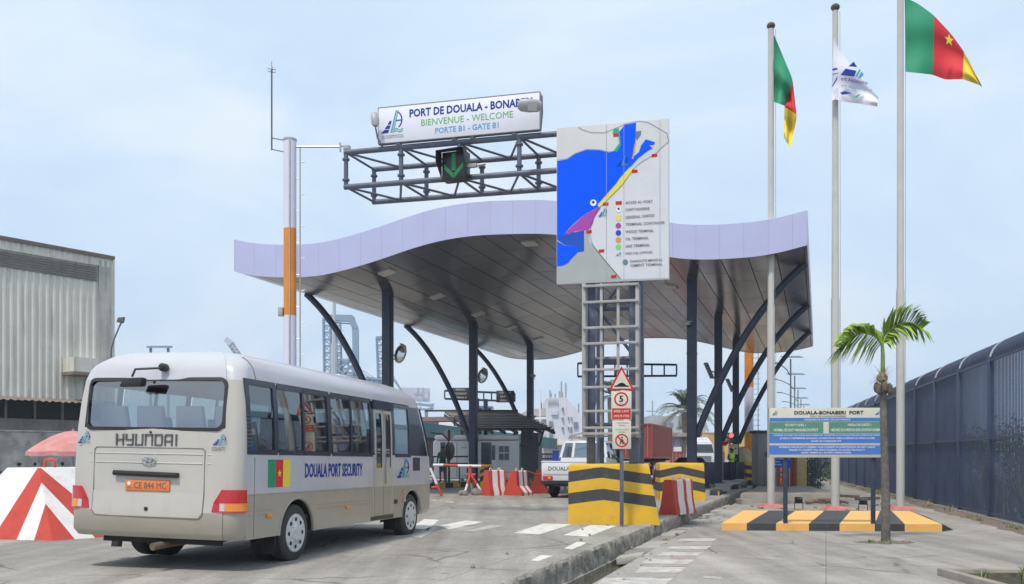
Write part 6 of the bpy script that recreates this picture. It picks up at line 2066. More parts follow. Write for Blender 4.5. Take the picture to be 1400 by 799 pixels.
for k in range(8): mb.box((xL+k*2.6,-0.08,0),(xL+0.3+k*2.6,-0.001,z1-0.01))
mb.build_split('pier', CONCD, bwl)
# street lamp at the warehouse corner
t = thing('wall_lamp', 'dark floodlight on a bent arm at the warehouse corner', 'lamp', P(156, 470, 58), 0)
mb = MB(); mb.tube([P(152,500,58),P(152,478,58),P(156,464,58),P(164,445,58),P(167,440,58)], 0.05, 8); mb.build('arm', mat('lamp_arm',(0.1,0.1,0.1),0.5), t, world=True)
mb = MB(); c = P(166,437,58); mb.hexa([c+Vector(q) for q in ((-.28,-.15,-.18),(.12,-.15,-.22),(.12,.15,-.22),(-.28,.15,-.18))], [c+Vector(q) for q in ((-.18,-.12,.12),(.22,-.12,.16),(.22,.12,.16),(-.18,.12,.12))]); mb.build('lamp_head', mat('lamp_arm',(0,0,0)), t, world=True, bevel=0.04)

# ---- pink parasol
um = thing('parasol', 'faded pink parasol behind the bus and the red and white block', 'parasol', Vector((P(100,600,27).x, 27, 0)), 0)
UMB = mat('faded_pink_cloth', (0.52, 0.22, 0.21), 0.85, var=0.15, scale=2, dirt=0.6, dcol=(0.62,0.50,0.48))
mb = MB(); rows = []
for i in range(7):
    f = i/6; r_ = 0.03+1.22*f; z = 2.25-0.62*f**1.6
    rows.append([(r_*math.cos(2*math.pi*j/32)*(1-0.03*(j % 4 == 2)), r_*math.sin(2*math.pi*j/32)*(1-0.03*(j % 4 == 2)), z - (0.0 if j % 4 else -0.02*f)) for j in range(33)])
rows.append([(x*1.01, y*1.01, z-0.13) for x, y, z in rows[-1]])
mb.grid(rows); mb.build('canopy', UMB, um, fix=False, smooth=40)
mb = MB(); mb.tube([(0,0,0),(0,0,2.32)],0.025,8); mb.build('pole', STEEL, um)
mb = MB(); mb.lathe([(0.3,0),(0.3,0.08),(0.06,0.12)],(0,0,0),16); mb.build('base', CONC, um)

# ---- motorcycles behind the left block
def motorcycle(label, loc, yaw, c):
    t = thing('motorcycle', label, 'motorcycle', loc, yaw, 'motorcycles parked by the wall')
    for y in (-0.62, 0.62):
        mb = MB(); mb.tube([(0, y+0.28*math.cos(a), 0.30+0.28*math.sin(a)) for a in [2*math.pi*i/20 for i in range(21)]],0.045,8,cap=False)
        w = mb.build('wheel', BLACK, t)
        mb = MB()
        for i in range(8): mb.tube([(0,y,0.30),(0,y+0.26*math.cos(i*math.pi/4),0.30+0.26*math.sin(i*math.pi/4))],0.006,4)
        mb.build('spokes', STEEL, w)
    mb = MB(); mb.tube([(0,0.62,0.3),(0,0.42,0.95),(0,0.38,1.02)],0.03,8); mb.build('fork', STEEL, t)
    mb = MB(); mb.tube([(-0.36,0.20,1.08),(-0.22,0.34,1.06),(0,0.38,1.02),(0.22,0.34,1.06),(0.36,0.20,1.08)],0.016,8); mb.build('handlebar', BLACKP, t)
    for x in (-0.3, 0.3):
        mb = MB(); mb.tube([(x*0.8,0.30,1.07),(x,0.33,1.25)],0.008,6); mb.lathe([(0.05,-0.01),(0.05,0.01)],(x,0.33,1.28),12,'y'); mb.build('mirror', BLACKP, t)
    mb = MB(); mb.hexa([(-.12,0,.70),(.12,0,.70),(.08,.38,.80),(-.08,.38,.80)], [(-.10,.02,.86),(.10,.02,.86),(.07,.34,.96),(-.07,.34,.96)]); mb.build('fuel_tank', c, t, bevel=0.04)
    mb = MB(); mb.hexa([(-.12,-.62,.74),(.12,-.62,.74),(.10,.0,.70),(-.10,.0,.70)], [(-.10,-.62,.84),(.10,-.62,.84),(.08,.0,.80),(-.08,.0,.80)]); mb.build('seat', BLACK, t, bevel=0.03)
    mb = MB(); mb.cbox((0,0.05,0.42),(0.26,0.36,0.34)); mb.tube([(0.12,0.05,0.3),(0.14,-0.3,0.26),(0.15,-0.8,0.34)],0.035,8); mb.build('engine', STEEL, t, bevel=0.03)
    mb = MB(); mb.lathe([(0.08,0),(0.09,0.08),(0.05,0.12)],(0,0.42,0.92),14,'y'); mb.build('headlight', STEEL, t)
    mb = MB(); mb.tube([(0,0.4,0.9),(0,0.1,0.6),(0,-0.3,0.62),(0,-0.62,0.30)],0.02,6); mb.tube([(0,0.36,0.8),(0,0.2,0.3),(0,-0.2,0.28)],0.02,6); mb.build('frame', BLACKP, t)
RB = mat('moto_red', (0.4,0.03,0.03),0.3,coat=0.5); BBl = mat('moto_blue', (0.03,0.12,0.35),0.3,coat=0.5)
for i, (u, lab, c, yw) in enumerate(((-6,'dark motorcycle at the very left edge of the photo',BBl,R(70)),(22,'red tanked motorcycle just right of the leftmost one, behind the block',RB,R(60)),(50,'blue tanked motorcycle behind the lifting loop of the red and white block',BBl,R(75)),(84,'motorcycle under the pink parasol',RB,R(65)))):
    motorcycle(lab, Vector((P(u,600,24+i*0.7).x, 24+i*0.7, 0)), yw, c)

# ---- harbour cranes
CBL = mat('crane_blue', (0.20, 0.29, 0.41), 0.6, var=0.15, scale=0.2); CWH = mat('crane_pale', (0.50, 0.52, 0.62), 0.6, var=0.1, scale=0.2)
def lattice(mb, a, b, w, n, r=0.35):
    a, b = Vector(a), Vector(b)
    d = (b-a).normalized(); s_ = d.cross(Vector((0,1,0))).normalized()*w/2; q_ = Vector((0,1,0))*w/2
    cs = [s_+q_, s_-q_, -s_-q_, -s_+q_]
    for c in cs: mb.bar(a+c, b+c, r, r)
    for i in range(n):
        p, q = a+(b-a)*i/n, a+(b-a)*(i+1)/n
        for j in range(4):
            mb.bar(p+cs[j], q+cs[(j+1)%4], r*0.6, r*0.6); mb.bar(q+cs[j], q+cs[(j+1)%4], r*0.6, r*0.6)
YC = 350
ck = thing('harbour_crane', 'pale blue harbour crane with tall A-frame behind the leftmost canopy strut', 'crane', Vector((P(466,600,YC).x, YC, -0.6)), 0)
def cpart(name, m, fn):
    mb = MB(); fn(mb); return mb.build(name, m, ck, world=True)
def Q(u, v, dy=0): return P(u, v, YC+dy)
cpart('leg', CBL, lambda mb: lattice(mb, Q(450,640), Q(447,436), 2.6, 22, 0.45))
cpart('leg', CBL, lambda mb: lattice(mb, Q(468,640,8), Q(462,436,8), 1.8, 22, 0.4))
cpart('leg', CBL, lambda mb: (mb.bar(Q(488,640), Q(486,450), 2.2, 2.2), mb.bar(Q(486,450), Q(481,437), 2.2, 2.2)))
cpart('top_beam', CBL, lambda mb: (mb.bar(Q(446,434), Q(484,437), 2.4, 2.0), mb.bar(Q(450,431), Q(482,432), .5, .5), mb.bar(Q(450,441), Q(480,443), .5, .5), mb.bar(Q(449,431),Q(449,440),.5,.5), mb.bar(Q(478,431),Q(478,440),.5,.5)))
cpart('boom', CBL, lambda mb: (lattice(mb, Q(462,495), Q(498,530), 3.6, 6, 0.7), lattice(mb, Q(470,521), Q(528,527), 3.6, 9, 0.6), lattice(mb, Q(500,520), Q(528,524), 2.2, 5, 0.5)))
cpart('stay', CBL, lambda mb: (mb.bar(Q(462,500), Q(476,538), 1.0, 1.0), mb.bar(Q(483,500), Q(530,527), .25, .25), mb.bar(Q(498,512), Q(545,540), .25, .25), mb.bar(Q(480,500), Q(490,508), .6, .6)))
cpart('platform', CBL, lambda mb: (mb.bar(Q(461,497), Q(478,494), 3.0, 1.2), mb.bar(Q(478,494), Q(480,490), .4, .4), mb.bar(Q(461,493), Q(480,490), .25, .25)))
ck2 = thing('pale_mast', 'slim pale mast standing in front of the blue crane frame', 'mast', Vector((P(456.5,600,300).x, 300, 0)), 0)
mb = MB(); mb.tube([P(456.5,640,300), P(456.5,470,300)], 1.0, 10); mb.tube([P(456.5,470,300), P(457,414,300)], 0.55, 8); mb.build('mast_tube', mat('pale_mast_grey',(0.42,0.44,0.48),0.5), ck2, world=True)
mb = MB(); mb.bar(P(454,486,300), P(459,486,300), 1.0, 0.6); mb.build('mast_collar', mat('pale_mast_grey',(0,0,0)), ck2, world=True)
ck = thing('harbour_crane', 'second pale blue crane mast just left of the nearest left column', 'crane', Vector((P(522,600,YC).x, YC, -0.6)), 0)
cpart('leg', CBL, lambda mb: lattice(mb, Q(526,640), Q(519,463), 2.4, 20, 0.4))
cpart('crane_head', CBL, lambda mb: (mb.bar(Q(514.5,463), Q(526,462), 1.6, 1.4), mb.bar(Q(514.5,461), Q(515,467), .5, .5)))
cpart('stay', CBL, lambda mb: (mb.bar(Q(516,465), Q(521,540), .2, .2),))
ck = thing('harbour_crane', 'crane machinery house with railings above the front of the bus roof', 'crane', Vector((P(570,600,YC).x, YC, -0.6)), 0)
cpart('machinery_house', CWH, lambda mb: mb.hexa([Q(545,548),Q(588,550),Q(588,550,14),Q(545,548,14)], [Q(547,530),Q(588,531),Q(588,531,14),Q(547,530,14)]))
def junk(mb):
    random.seed(4)
    for i in range(26):
        u, v = random.uniform(556,592), random.uniform(538,562)
        mb.bar(Q(u,v,-3), Q(u+random.uniform(-7,7), v+random.uniform(-1,1),-3), .5, .5)
        mb.bar(Q(u,v,-3), Q(u, v+random.uniform(3,8),-3), .4, .4)
    for u, v in ((569,534),(576,534),(584,541)): mb.lathe([(1.0,-1.0),(1.0,1.0)], Q(u,v,-3), 10)
cpart('trolley_gear', CWH, junk)
cpart('leg', CBL, lambda mb: (mb.bar(Q(583,562), Q(583,600), 1.2, 1.2), mb.bar(Q(535,515), Q(550,536), .6, .6), mb.bar(Q(538,515), Q(556,545), .3, .3)))
cpart('walkway', CBL, lambda mb: (mb.bar(Q(560,552,-4), Q(593,555,-4), .5, 1.0), mb.bar(Q(570,560,-4), Q(592,560,-4), .5, .8)))
ck = thing('mobile_crane', 'small tilted lattice crane head above the rear of the bus roof', 'crane', Vector((P(320,600,YC).x, YC, -0.6)), 0)
cpart('jib', mat('crane_grey',(0.30,0.32,0.36),0.6), lambda mb: lattice(mb, Q(330,492), Q(313,467), 1.7, 6, .35))
cpart('jib_head', CWH, lambda mb: mb.bar(Q(309,464), Q(317,471), 2.2, 2.0))
cpart('rope', INK_GREY, lambda mb: (mb.bar(Q(312,464), Q(334,490), .15, .15),))
cpart('tower', mat('crane_grey',(0,0,0)), lambda mb: lattice(mb, Q(330,492), Q(338,640), 3, 14, .4))
mb = MB(); mb.hexa([P(200,476,200),P(236,476,200),P(236,476,204),P(200,476,204)], [P(200,473,200),P(236,473,200),P(236,473,204),P(200,473,204)])
mb.tube([P(206,476,202),P(206,640,202)],0.3,6); mb.tube([P(230,476,202),P(230,640,202)],0.3,6)
tag(mb.build('footbridge_beam', CBL), 'thin blue beam peeping over the rear of the bus roof', 'beam')

# ---- booths, shelter and roofs behind the bus front
BOOTH = mat('booth_white', (0.80, 0.79, 0.80), 0.45, var=0.05, scale=1.0, dirt=0.25, dcol=(0.35,0.34,0.33))
DGL = mat('dark_window', (0.03, 0.04, 0.05), 0.08, var=0.3, spec=0.8)
BY = 46.5
def bx3(mb, u0, u1, v0, v1, Y0, dy): 
    a, b = P(u0, v1, Y0), P(u1, v0, Y0)
    mb.box((a.x, Y0, a.z), (b.x, Y0+dy, b.z))
bt = thing('toll_booth', 'white prefabricated toll booth with doors and small windows', 'booth', Vector((P(650,600,BY).x, BY, 0.2)), 0)
def bpart(name, m, u0, u1, v0, v1, Y0=BY, dy=0.02, bevel=0.0, t=None):
    mb = MB(); bx3(mb, u0, u1, v0, v1, Y0, dy); return mb.build(name, m, t or bt, world=True, bevel=bevel)
bpart('cabin', BOOTH, 592, 710, 602, 655, BY, 2.4, 0.12)
bpart('cabin_roof', BOOTH, 594, 709, 595, 601.8, BY-0.15, 2.6, 0.1)
for u0, u1, v0, v1 in ((602,609,605,645),(625,643,604,650),(658,673,605,650)): bpart('door', BOOTH if u0 == 625 else DGL, u0, u1, v0, v1, BY-0.03, 0.03)
f = bpart('door', BOOTH, 672, 680, 604, 651, BY-0.035, 0.034)
for u0, u1, v0, v1 in ((672.5,677,609,629),): bpart('door_window', DGL, u0, u1, v0, v1, BY-0.05, 0.014)
for u0, u1, v0, v1 in ((682,696,610,629),):
    bpart('window_frame', WHITE, u0-1, u1+1, v0-1, v1+1, BY-0.045, 0.04)
    for a, b, c, d in ((u0,688.6,v0,619),(689.4,u1,v0,619),(u0,688.6,620,v1),(689.4,u1,620,v1)): bpart('window_pane', DGL, a, b, c, d, BY-0.055, 0.009)
bpart('window_pane', DGL, 612, 616, 612, 630, BY-0.02, 0.019)
for k in range(6): bpart('poster', WHITE, 682+k*2.7, 684+k*2.7, 634, 637.5, BY-0.02, 0.018)
bpart('door_frame', mat('frame_grey',(0.40,0.40,0.42),0.5), 624, 625, 604, 651, BY-0.045, 0.04); bpart('door_frame', mat('frame_grey',(0,0,0)), 643, 644, 604, 651, BY-0.045, 0.04)
text(bt, 'BUREAU', P(634.5,612,BY-0.045)-bt.location, 0.30, 0.07, INK_GREY); text(bt, 'OUVERT', P(634.5,615.5,BY-0.045)-bt.location, 0.30, 0.05, INK_GREY) if False else None
# railings in front of the booth
rl = thing('handrail', 'dark steel handrail on the island in front of the booth', 'railing', Vector((P(620,600,43).x, 43, 0.25)), 0)
for v in (624.5, 634): 
    mb = MB(); mb.tube([P(590,v,43), P(640,v,43)], 0.035, 8); mb.build('rail', NAVY, rl, world=True)
for u in (592, 610, 628, 639):
    mb = MB(); a = P(u,634,43) if u > 600 else P(u,624,43); mb.tube([Vector((a.x,43,0.22)), a], 0.035, 8); mb.build('post', NAVY, rl, world=True)
# round back of a sign with mirror mount by the booth
t = thing('road_sign', 'octagonal sign seen from behind beside the booth', 'road sign', Vector((P(612.5,600,42).x, 42, 0.25)), 0)
c = P(614,594,42); oct_ = [(0.26*math.cos(R(22.5+45*i)), 0.26*math.sin(R(22.5+45*i))) for i in range(8)]
mb = MB(); mb.prism(oct_, lambda a,b: c+Vector((a,0,b)), lambda a,b: c+Vector((a,0.02,b))); mb.build('sign_plate', mat('plate_back',(0.40,0.40,0.40),0.5,metal=0.3), t, world=True)
mb = MB(); mb.box((c.x-0.05,41.9,0.25),(c.x+0.05,41.98,c.z+0.2)); mb.build('post', BLACKP, t, world=True)
# shelter with slatted metal roof
SR = mat('shelter_steel', (0.055,0.052,0.05), 0.6, var=0.3); SRP = mat('shelter_sheet', (0.24,0.22,0.20), 0.7, var=0.3, scale=1.5)
YS = 50
sh = thing('metal_shelter', 'dark open shelter with sloping slatted metal roof behind the booth', 'shelter', Vector((P(690,600,YS).x, YS, 0)), 0)
a0, a1, a2, a3 = P(612,565,YS), P(706,565,YS), P(757,589,YS), P(640,589,YS)
# roof plane: back upper edge to front lower edge, sloping towards the right
bl, br_ = P(608,564.5,YS+6), P(706,565,YS+6); fl_, fr2_ = P(640,587,YS-1.5), P(758,589,YS-1.5)
bl.z = br_.z = H + (HZ-564.5)/F*(YS+6); fl_.z = fr2_.z = H + (HZ-588)/F*(YS-1.5)
n = 11
for i in range(n+1):
    f = i/n; p, q = bl.lerp(fl_, f), br_.lerp(fr2_, f)
    mb = MB(); mb.bar(p, q, 0.06, 0.09); mb.build('purlin', SR, sh, world=True)
for i in range(8):
    f = i/7; p, q = bl.lerp(br_, f), fl_.lerp(fr2_, f)
    mb = MB(); mb.bar(p-Vector((0,0,0.16)), q-Vector((0,0,0.16)), 0.10, 0.14); mb.build('rafter', SR, sh, world=True)
for k in range(n):
    f0_, f1_ = (k+0.04)/n, (k+0.56)/n
    q4 = [bl.lerp(fl_, f0_), br_.lerp(fr2_, f0_), br_.lerp(fr2_, f1_), bl.lerp(fl_, f1_)]
    mb = MB(); mb.hexa([p+Vector((0,0,.06)) for p in q4], [p+Vector((0,0,.08)) for p in q4]); mb.build('roof_sheet', SRP, sh, world=True)
mb = MB(); mb.bar(bl.lerp(fl_,0)+Vector((-1.2,0,0.12)), br_+Vector((0.1,0,0.12)), 0.3, 0.10); mb.build('ridge_cap', SR, sh, world=True)
for (u, v0, Y_) in ((632,580,54),(704,580,54),(664,583,50),(752,589,49)):
    a = P(u, v0, Y_); mb = MB(); mb.box((a.x-0.09,a.y-0.09,0),(a.x+0.09,a.y+0.09,a.z)) if u != 752 else mb.bar(P(737,610,49), P(744,587,49), 0.09, 0.09)
    mb.build('post', SR, sh, world=True)
mb = MB(); mb.bar(P(621,570,YS), P(621,582,YS), 0.06); mb.bar(P(621,582,YS), P(637,581,YS), 0.06); mb.bar(P(621,570,YS), P(637,570,YS), 0.06); mb.build('hanging_frame', SR, sh, world=True)
# grey booth wall under the shelter's right end
t = thing('guard_cabin', 'grey and white cabin under the right end of the dark shelter', 'cabin', Vector((P(735,600,53).x, 53, 0)), 0)
bpart('side_wall', mat('cabin_grey',(0.16,0.17,0.19),0.6), 712, 735.5, 592, 655, 52, 2, t=t); bpart('front_wall', mat('cabin_white',(0.5,0.5,0.52),0.6), 736, 741, 592, 655, 52, 2, t=t)
bpart('canopy_edge', mat('cabin_grey',(0,0,0)), 708, 722, 606, 609, 50, 2, t=t)
# teal roofed shed behind
TEAL = mat('teal_sheet', (0.09, 0.22, 0.23), 0.6, var=0.15, scale=0.6, dirt=0.3, dcol=(0.2,0.25,0.25))
t = thing('teal_shed', 'long low shed with teal fascia behind the toll booth', 'shed', Vector((P(650,600,68).x, 68, 0)), 0)
def slab3(name, m, u0, v0a, v0b, u1, v1a, v1b, Y0, Y1, dy, t):
    mb = MB(); a, b = P(u0,v0b,Y0), P(u1,v1b,Y1); c, d = P(u0,v0a,Y0), P(u1,v1a,Y1); o_ = Vector((0,dy,0))
    mb.hexa([a, b, b+o_, a+o_], [c, d, d+o_, c+o_]); return mb.build(name, m, t, world=True)
slab3('fascia', TEAL, 570, 577, 597, 762, 600, 614, 62, 80, 3, t)
slab3('wall', mat('shed_wall',(0.10,0.09,0.085),0.8), 572, 597.5, 650, 740, 612, 648, 62.4, 78, 3, t)
# low block with curved white roof detail
t = thing('office_building', 'low pale building with reddish roof edge between the bus nose and the shelter', 'building', Vector((P(610,600,95).x, 95, 0)), 0)
slab3('wall', mat('pale_wall',(0.42,0.42,0.45),0.7,var=0.1,scale=0.4), 560, 577, 640, 650, 577, 640, 95, 97, 5, t)
slab3('roof_edge', mat('reddish_roof',(0.25,0.17,0.16),0.8), 556, 571, 577, 650, 569, 575, 94.5, 96.5, 6, t)
slab3('upper_band', WHITE, 600, 577.5, 592, 628, 577, 592, 93, 93, 1, t)
for i in range(9): slab3('window', DGL, 566+i*6, 579, 584, 569.5+i*6, 579, 584, 94.9, 94.9, 0.08, t)
# lattice net sign
t = thing('roof_cabin', 'small blue and white cabin above the shelter roof beside the second left column', 'cabin', Vector((P(663,600,75).x, 75, 0)), 0)
slab3('cabin_wall', WHITE, 652, 556, 570, 673, 557, 570, 75, 75, 3, t)
for i in range(3): slab3('window', INK_BLUE, 654.5+i*6.2, 558.5, 563, 659+i*6.2, 558.5, 563, 74.95, 74.95, 0.04, t)
slab3('roof', mat('cabin_roof_blue',(0.25,0.35,0.55),0.6), 651, 554.5, 556, 674, 555.5, 556.8, 74.8, 74.8, 3.4, t)
mb = MB(); 
for u in (654,671): mb.tube([P(u,570,75.5)+Vector((0,0,0)), Vector((P(u,570,75.5).x,75.5,0))],0.12,6)
mb.build('stilts', SR, t, world=True)

# ---- far overhead gantries with dark signs
def far_gantry(label, Y_, u0, u1, v0, v1, posts, signs, bars):
    t = thing('overhead_gantry', label, 'gantry', Vector((P(u0,600,Y_).x, Y_, 0)), 0, 'overhead gantries over the far lanes')
    for dy in (0, 0.7):
        for k, v in enumerate((v0, v1)):
            mb = MB(); mb.bar(P(u0, v[0], Y_+dy), P(u1, v[1], Y_+dy), 0.13, 0.13); mb.build('chord', GREYSTEEL if dy else NAVY, t, world=True)
    for i in range(bars+1):
        f = i/bars; u = u0+(u1-u0)*f
        a = P(u, v0[0]+(v0[1]-v0[0])*f, Y_); b = P(u, v1[0]+(v1[1]-v1[0])*f, Y_)
        mb = MB(); mb.bar(a, b, 0.09, 0.09); mb.build('upright', NAVY, t, world=True)
    for u, v in posts:
        a = P(u, v, Y_+0.35); mb = MB(); mb.tube([Vector((a.x,a.y,0)), a], 0.16, 10); mb.build('post', GREYSTEEL, t, world=True)
    for (ua, ub, va, vb, lines) in signs:
        p, q = P(ua, vb, Y_-0.2), P(ub, va, Y_-0.2)
        mb = MB(); mb.box((p.x, Y_-0.3, p.z), (q.x, Y_-0.18, q.z)); mb.build('sign_panel', mat('sign_dark',(0.035,0.04,0.05),0.6), t, world=True, bevel=0.01)
        nL = len(lines)
        for i, s_ in enumerate(lines):
            cz = q.z - (q.z-p.z)*(i+0.5)/nL
            text(t, s_, Vector(((p.x+q.x)/2, Y_-0.31, cz))-t.location, (q.x-p.x)*min(0.85,0.06*len(s_)+0.1), (q.z-p.z)/nL*0.5, mat('sign_letters',(0.5,0.5,0.42),0.6), bold=0.02)
far_gantry('far gantry with two dark text panels above the metal shelter', 62, 608, 704, (534.5,538), (545.5,549), [(652,545),(664,546)],
    [(618,641.5,530.5,546.5,['TERMINAL','CONTENEURS','TERMINAL A']),(678.5,703,534.5,550.5,['DIRECTION','GENERALE','BUREAUX'])], 9)
far_gantry('far gantry arm visible between the pale lattice frame and the right column', 60, 790, 925, (497,499), (515,514), [(845,505)], [], 8)

# ---- white multi storey building
WB1 = mat('white_render', (0.62, 0.62, 0.70), 0.7, var=0.05, scale=0.2, dirt=0.4, dcol=(0.42,0.40,0.42), streak=True)
WB2 = mat('roof_pale_grey', (0.42, 0.41, 0.41), 0.8, var=0.15, scale=0.3)
YB_ = 130
t = thing('white_building', 'white multi storey building with stepped roof and antennas behind the pickup', 'building', Vector((P(765,600,YB_).x, YB_, 0)), 0)
def face_poly(name, m, pts, Y0, dy, t):
    mb = MB(); mb.prism(pts, lambda a,b: P(a,b,Y0), lambda a,b: P(a,b,Y0)+Vector((0,dy,0))); return mb.build(name, m, t, world=True)
face_poly('tower', WB1, [(747,640),(775,640),(775,544),(747,544)], YB_, 14, t)
face_poly('sloped_wing', WB1, [(775.2,640),(794,640),(794,570),(788,560),(775.2,545)], YB_-0.1, 14, t)
face_poly('left_wing', WB1, [(700,640),(746.8,640),(746.8,574),(700,574)], YB_+1, 12, t)
face_poly('roof', WB2, [(706,570),(747,569),(747,558),(722,560)], YB_+2, 10, t)
face_poly('roof_cornice', WHITE, [(700,573.5),(747,573.5),(747,570),(700,571)], YB_+0.4, 1, t)
face_poly('wall_panel', mat('panel_lilac',(0.55,0.56,0.68),0.7), [(754,567.5),(763,567.5),(763,560),(754,560)], YB_-0.3, 0.28, t)
for i in range(7): face_poly('pilaster', WB1, [(749+i*2.2,552),(749.8+i*2.2,552),(749.8+i*2.2,544.5),(749+i*2.2,544.5)], YB_-0.35, 0.34, t)
SHU = mat('window_shutter', (0.20,0.22,0.27), 0.5)
for (u, v, w, h) in ((753.5,579.5,5,7),(753.5,595.5,5,7),(741.5,578,4,5),(740.5,595,4,5),(769.5,559,2.6,3),(769.5,572.5,2.6,3),(769.5,585.5,2.6,3),(777.5,572,1.5,3.5),(781.5,572.5,1.5,4),(777.5,585.5,1.5,3.5),(781,587.5,2,7),(787.5,581,5.5,7.5),(778,601,2,3.5),(781.5,601,2,3.5),(728,580,3,5),(720,580,3,5)):
    face_poly('window', SHU, [(u-w/2,v+h/2),(u+w/2,v+h/2),(u+w/2,v-h/2),(u-w/2,v-h/2)], YB_-0.4, 0.38, t)
for (u, v0, v1) in ((752,544,534),(753.5,544,538),(767.5,544,522),(773.5,544,524),(765,544,535),(769,544,537),(759,544,539),(791,568,552)):
    mb = MB(); mb.tube([P(u,v0,YB_+2),P(u,v1,YB_+2)],0.12,5)
    mb.tube([P(u-1,(v0+v1)/2,YB_+2),P(u+1,(v0+v1)/2,YB_+2)],0.08,5); mb.build('antenna', STEEL, t, world=True)
# flag before it
t = thing('flagpole', 'small flagpole in front of the white building', 'flagpole', Vector((P(738.5,600,110).x,110,0)), 0)
mb = MB(); mb.tube([Vector((P(738.5,600,110).x,110,0)), P(738.5,534,110)],0.12,8); mb.build('pole', WHITE, t, world=True)
t = thing('national_flag', 'tiny limp flag on the pole before the white building', 'flag', P(738.8,536,110), 0)
for m, pts in ((FG,[(738.8,556),(740.3,552),(739.6,538),(738.8,536)]),(FR,[(739.2,557),(741,560),(741,551),(740.3,551)]),(FY,[(738.8,560),(740.6,562),(741,557),(739,556)])):
    mb = MB(); mb.prism(pts, lambda a,b: P(a,b,110), lambda a,b: P(a,b,110.03)); mb.build('stripe', m, t, world=True)
# shed in front, and blue railing
YH = 95
t = thing('low_shed', 'small white shed with pale sheet roof left of the pickup cab', 'shed', Vector((P(760,600,YH).x, YH, 0)), 0)
face_poly('wall', mat('shed_white',(0.45,0.44,0.45),0.8,var=0.15,scale=0.5), [(741,640),(784,640),(784,607),(741,610)], YH, 6, t)
mb = MB(); mb.hexa([P(741,609.5,YH-1),P(769,609,YH-1),P(782,602,YH+6),P(748,601.5,YH+6)], [P(741,608.5,YH-1),P(769,608,YH-1),P(782,601,YH+6),P(748,600.5,YH+6)]); mb.build('roof', mat('sheet_roof_tan',(0.42,0.39,0.34),0.8,var=0.15,scale=0.6), t, world=True)
mb = MB(); mb.bar(P(778,597,YH-8),P(806,601,YH-8),0.1,0.3); mb.bar(P(778,597,YH-8),P(802,591,YH-8),0.12,0.15); mb.build('awning_frame', CONC, t, world=True)
t = thing('blue_railing', 'bright blue railing in front of the small white shed', 'railing', Vector((P(750,600,80).x,80,0)), 0)
RBL = mat('railing_blue',(0.02,0.06,0.42),0.5)
for v in (621,627.5):
    mb = MB(); mb.bar(P(741,v,80),P(762,v,80),0.12,0.12); mb.build('rail', RBL, t, world=True)
for i in range(10):
    mb = MB(); mb.bar(P(741.5+i*2.2,640,80),P(741.5+i*2.2,621,80),0.06,0.06); mb.build('baluster', RBL, t, world=True)
mb = MB(); a = P(756,633,79); b = P(764,618,79); mb.box((a.x,79,0),(b.x,79.6,b.z)); mb.box((a.x-0.05,78.95,b.z),(b.x+0.05,79.65,b.z+0.12)); tag(mb.build('ticket_cabinet', RBL), 'bright blue cabinet at the end of the blue railing', 'cabinet')

# ---- buildings on the right of the tower
PWALL = mat('pale_grey_wall', (0.40,0.41,0.43), 0.75, var=0.12, scale=0.4, dirt=0.4, dcol=(0.26,0.25,0.25), streak=True)
YR_ = 150
t = thing('grey_building', 'pale grey building behind the red container and the date palm', 'building', Vector((P(910,600,YR_).x,YR_,0)), 0)
face_poly('wall', PWALL, [(885,640),(965,640),(965,577),(947,577),(947,569),(903,569),(903,568),(890,568)], YR_, 16, t)
face_poly('water_tank', PWALL, [(903,585),(905,585),(905,568),(903,568)], YR_-0.5, 0.4, t)
for (u,v,w,h) in ((909,580,4,4),(918,581,5,5),(930,585,10,3),(938,600,6,4)): face_poly('window', mat('window_blue_grey',(0.15,0.22,0.33),0.3), [(u-w/2,v+h/2),(u+w/2,v+h/2),(u+w/2,v-h/2),(u-w/2,v-h/2)], YR_-0.1, 0.09, t)
mb = MB(); mb.tube([P(892,568,YR_+2),P(892,548,YR_+2)],0.12,5); mb.tube([P(884,562,YR_+2),P(900,563,YR_+2)],0.1,5); mb.build('antenna', STEEL, t, world=True)
t = thing('low_office', 'low beige office with two windows behind the red container', 'building', Vector((P(935,600,100).x,100,0)), 0)
face_poly('wall', mat('beige_wall',(0.40,0.39,0.36),0.8,var=0.1,scale=0.4), [(900,640),(968,640),(968,597),(900,596)], 100, 8, t)
face_poly('roof_slab', CONC, [(897,597),(970,597.5),(970,592),(897,591.5)], 99.3, 9, t)
for u in (918,933.5):
    face_poly('window', mat('window_frame_grey',(0.35,0.36,0.38),0.5), [(u-5.5,611.5),(u+5.5,611.5),(u+5.5,602.5),(u-5.5,602.5)], 99.85, 0.14, t)
    face_poly('pane', mat('window_blue_grey',(0,0,0)), [(u-4.5,610.8),(u+4.5,610.8),(u+4.5,603.3),(u-4.5,603.3)], 99.8, 0.04, t)
mb = MB(); a = P(926,615,99.5); mb.box((a.x-0.4,99.2,a.z-0.3),(a.x+0.4,99.8,a.z+0.3)); mb.build('air_conditioner', WHITE, t, world=True)

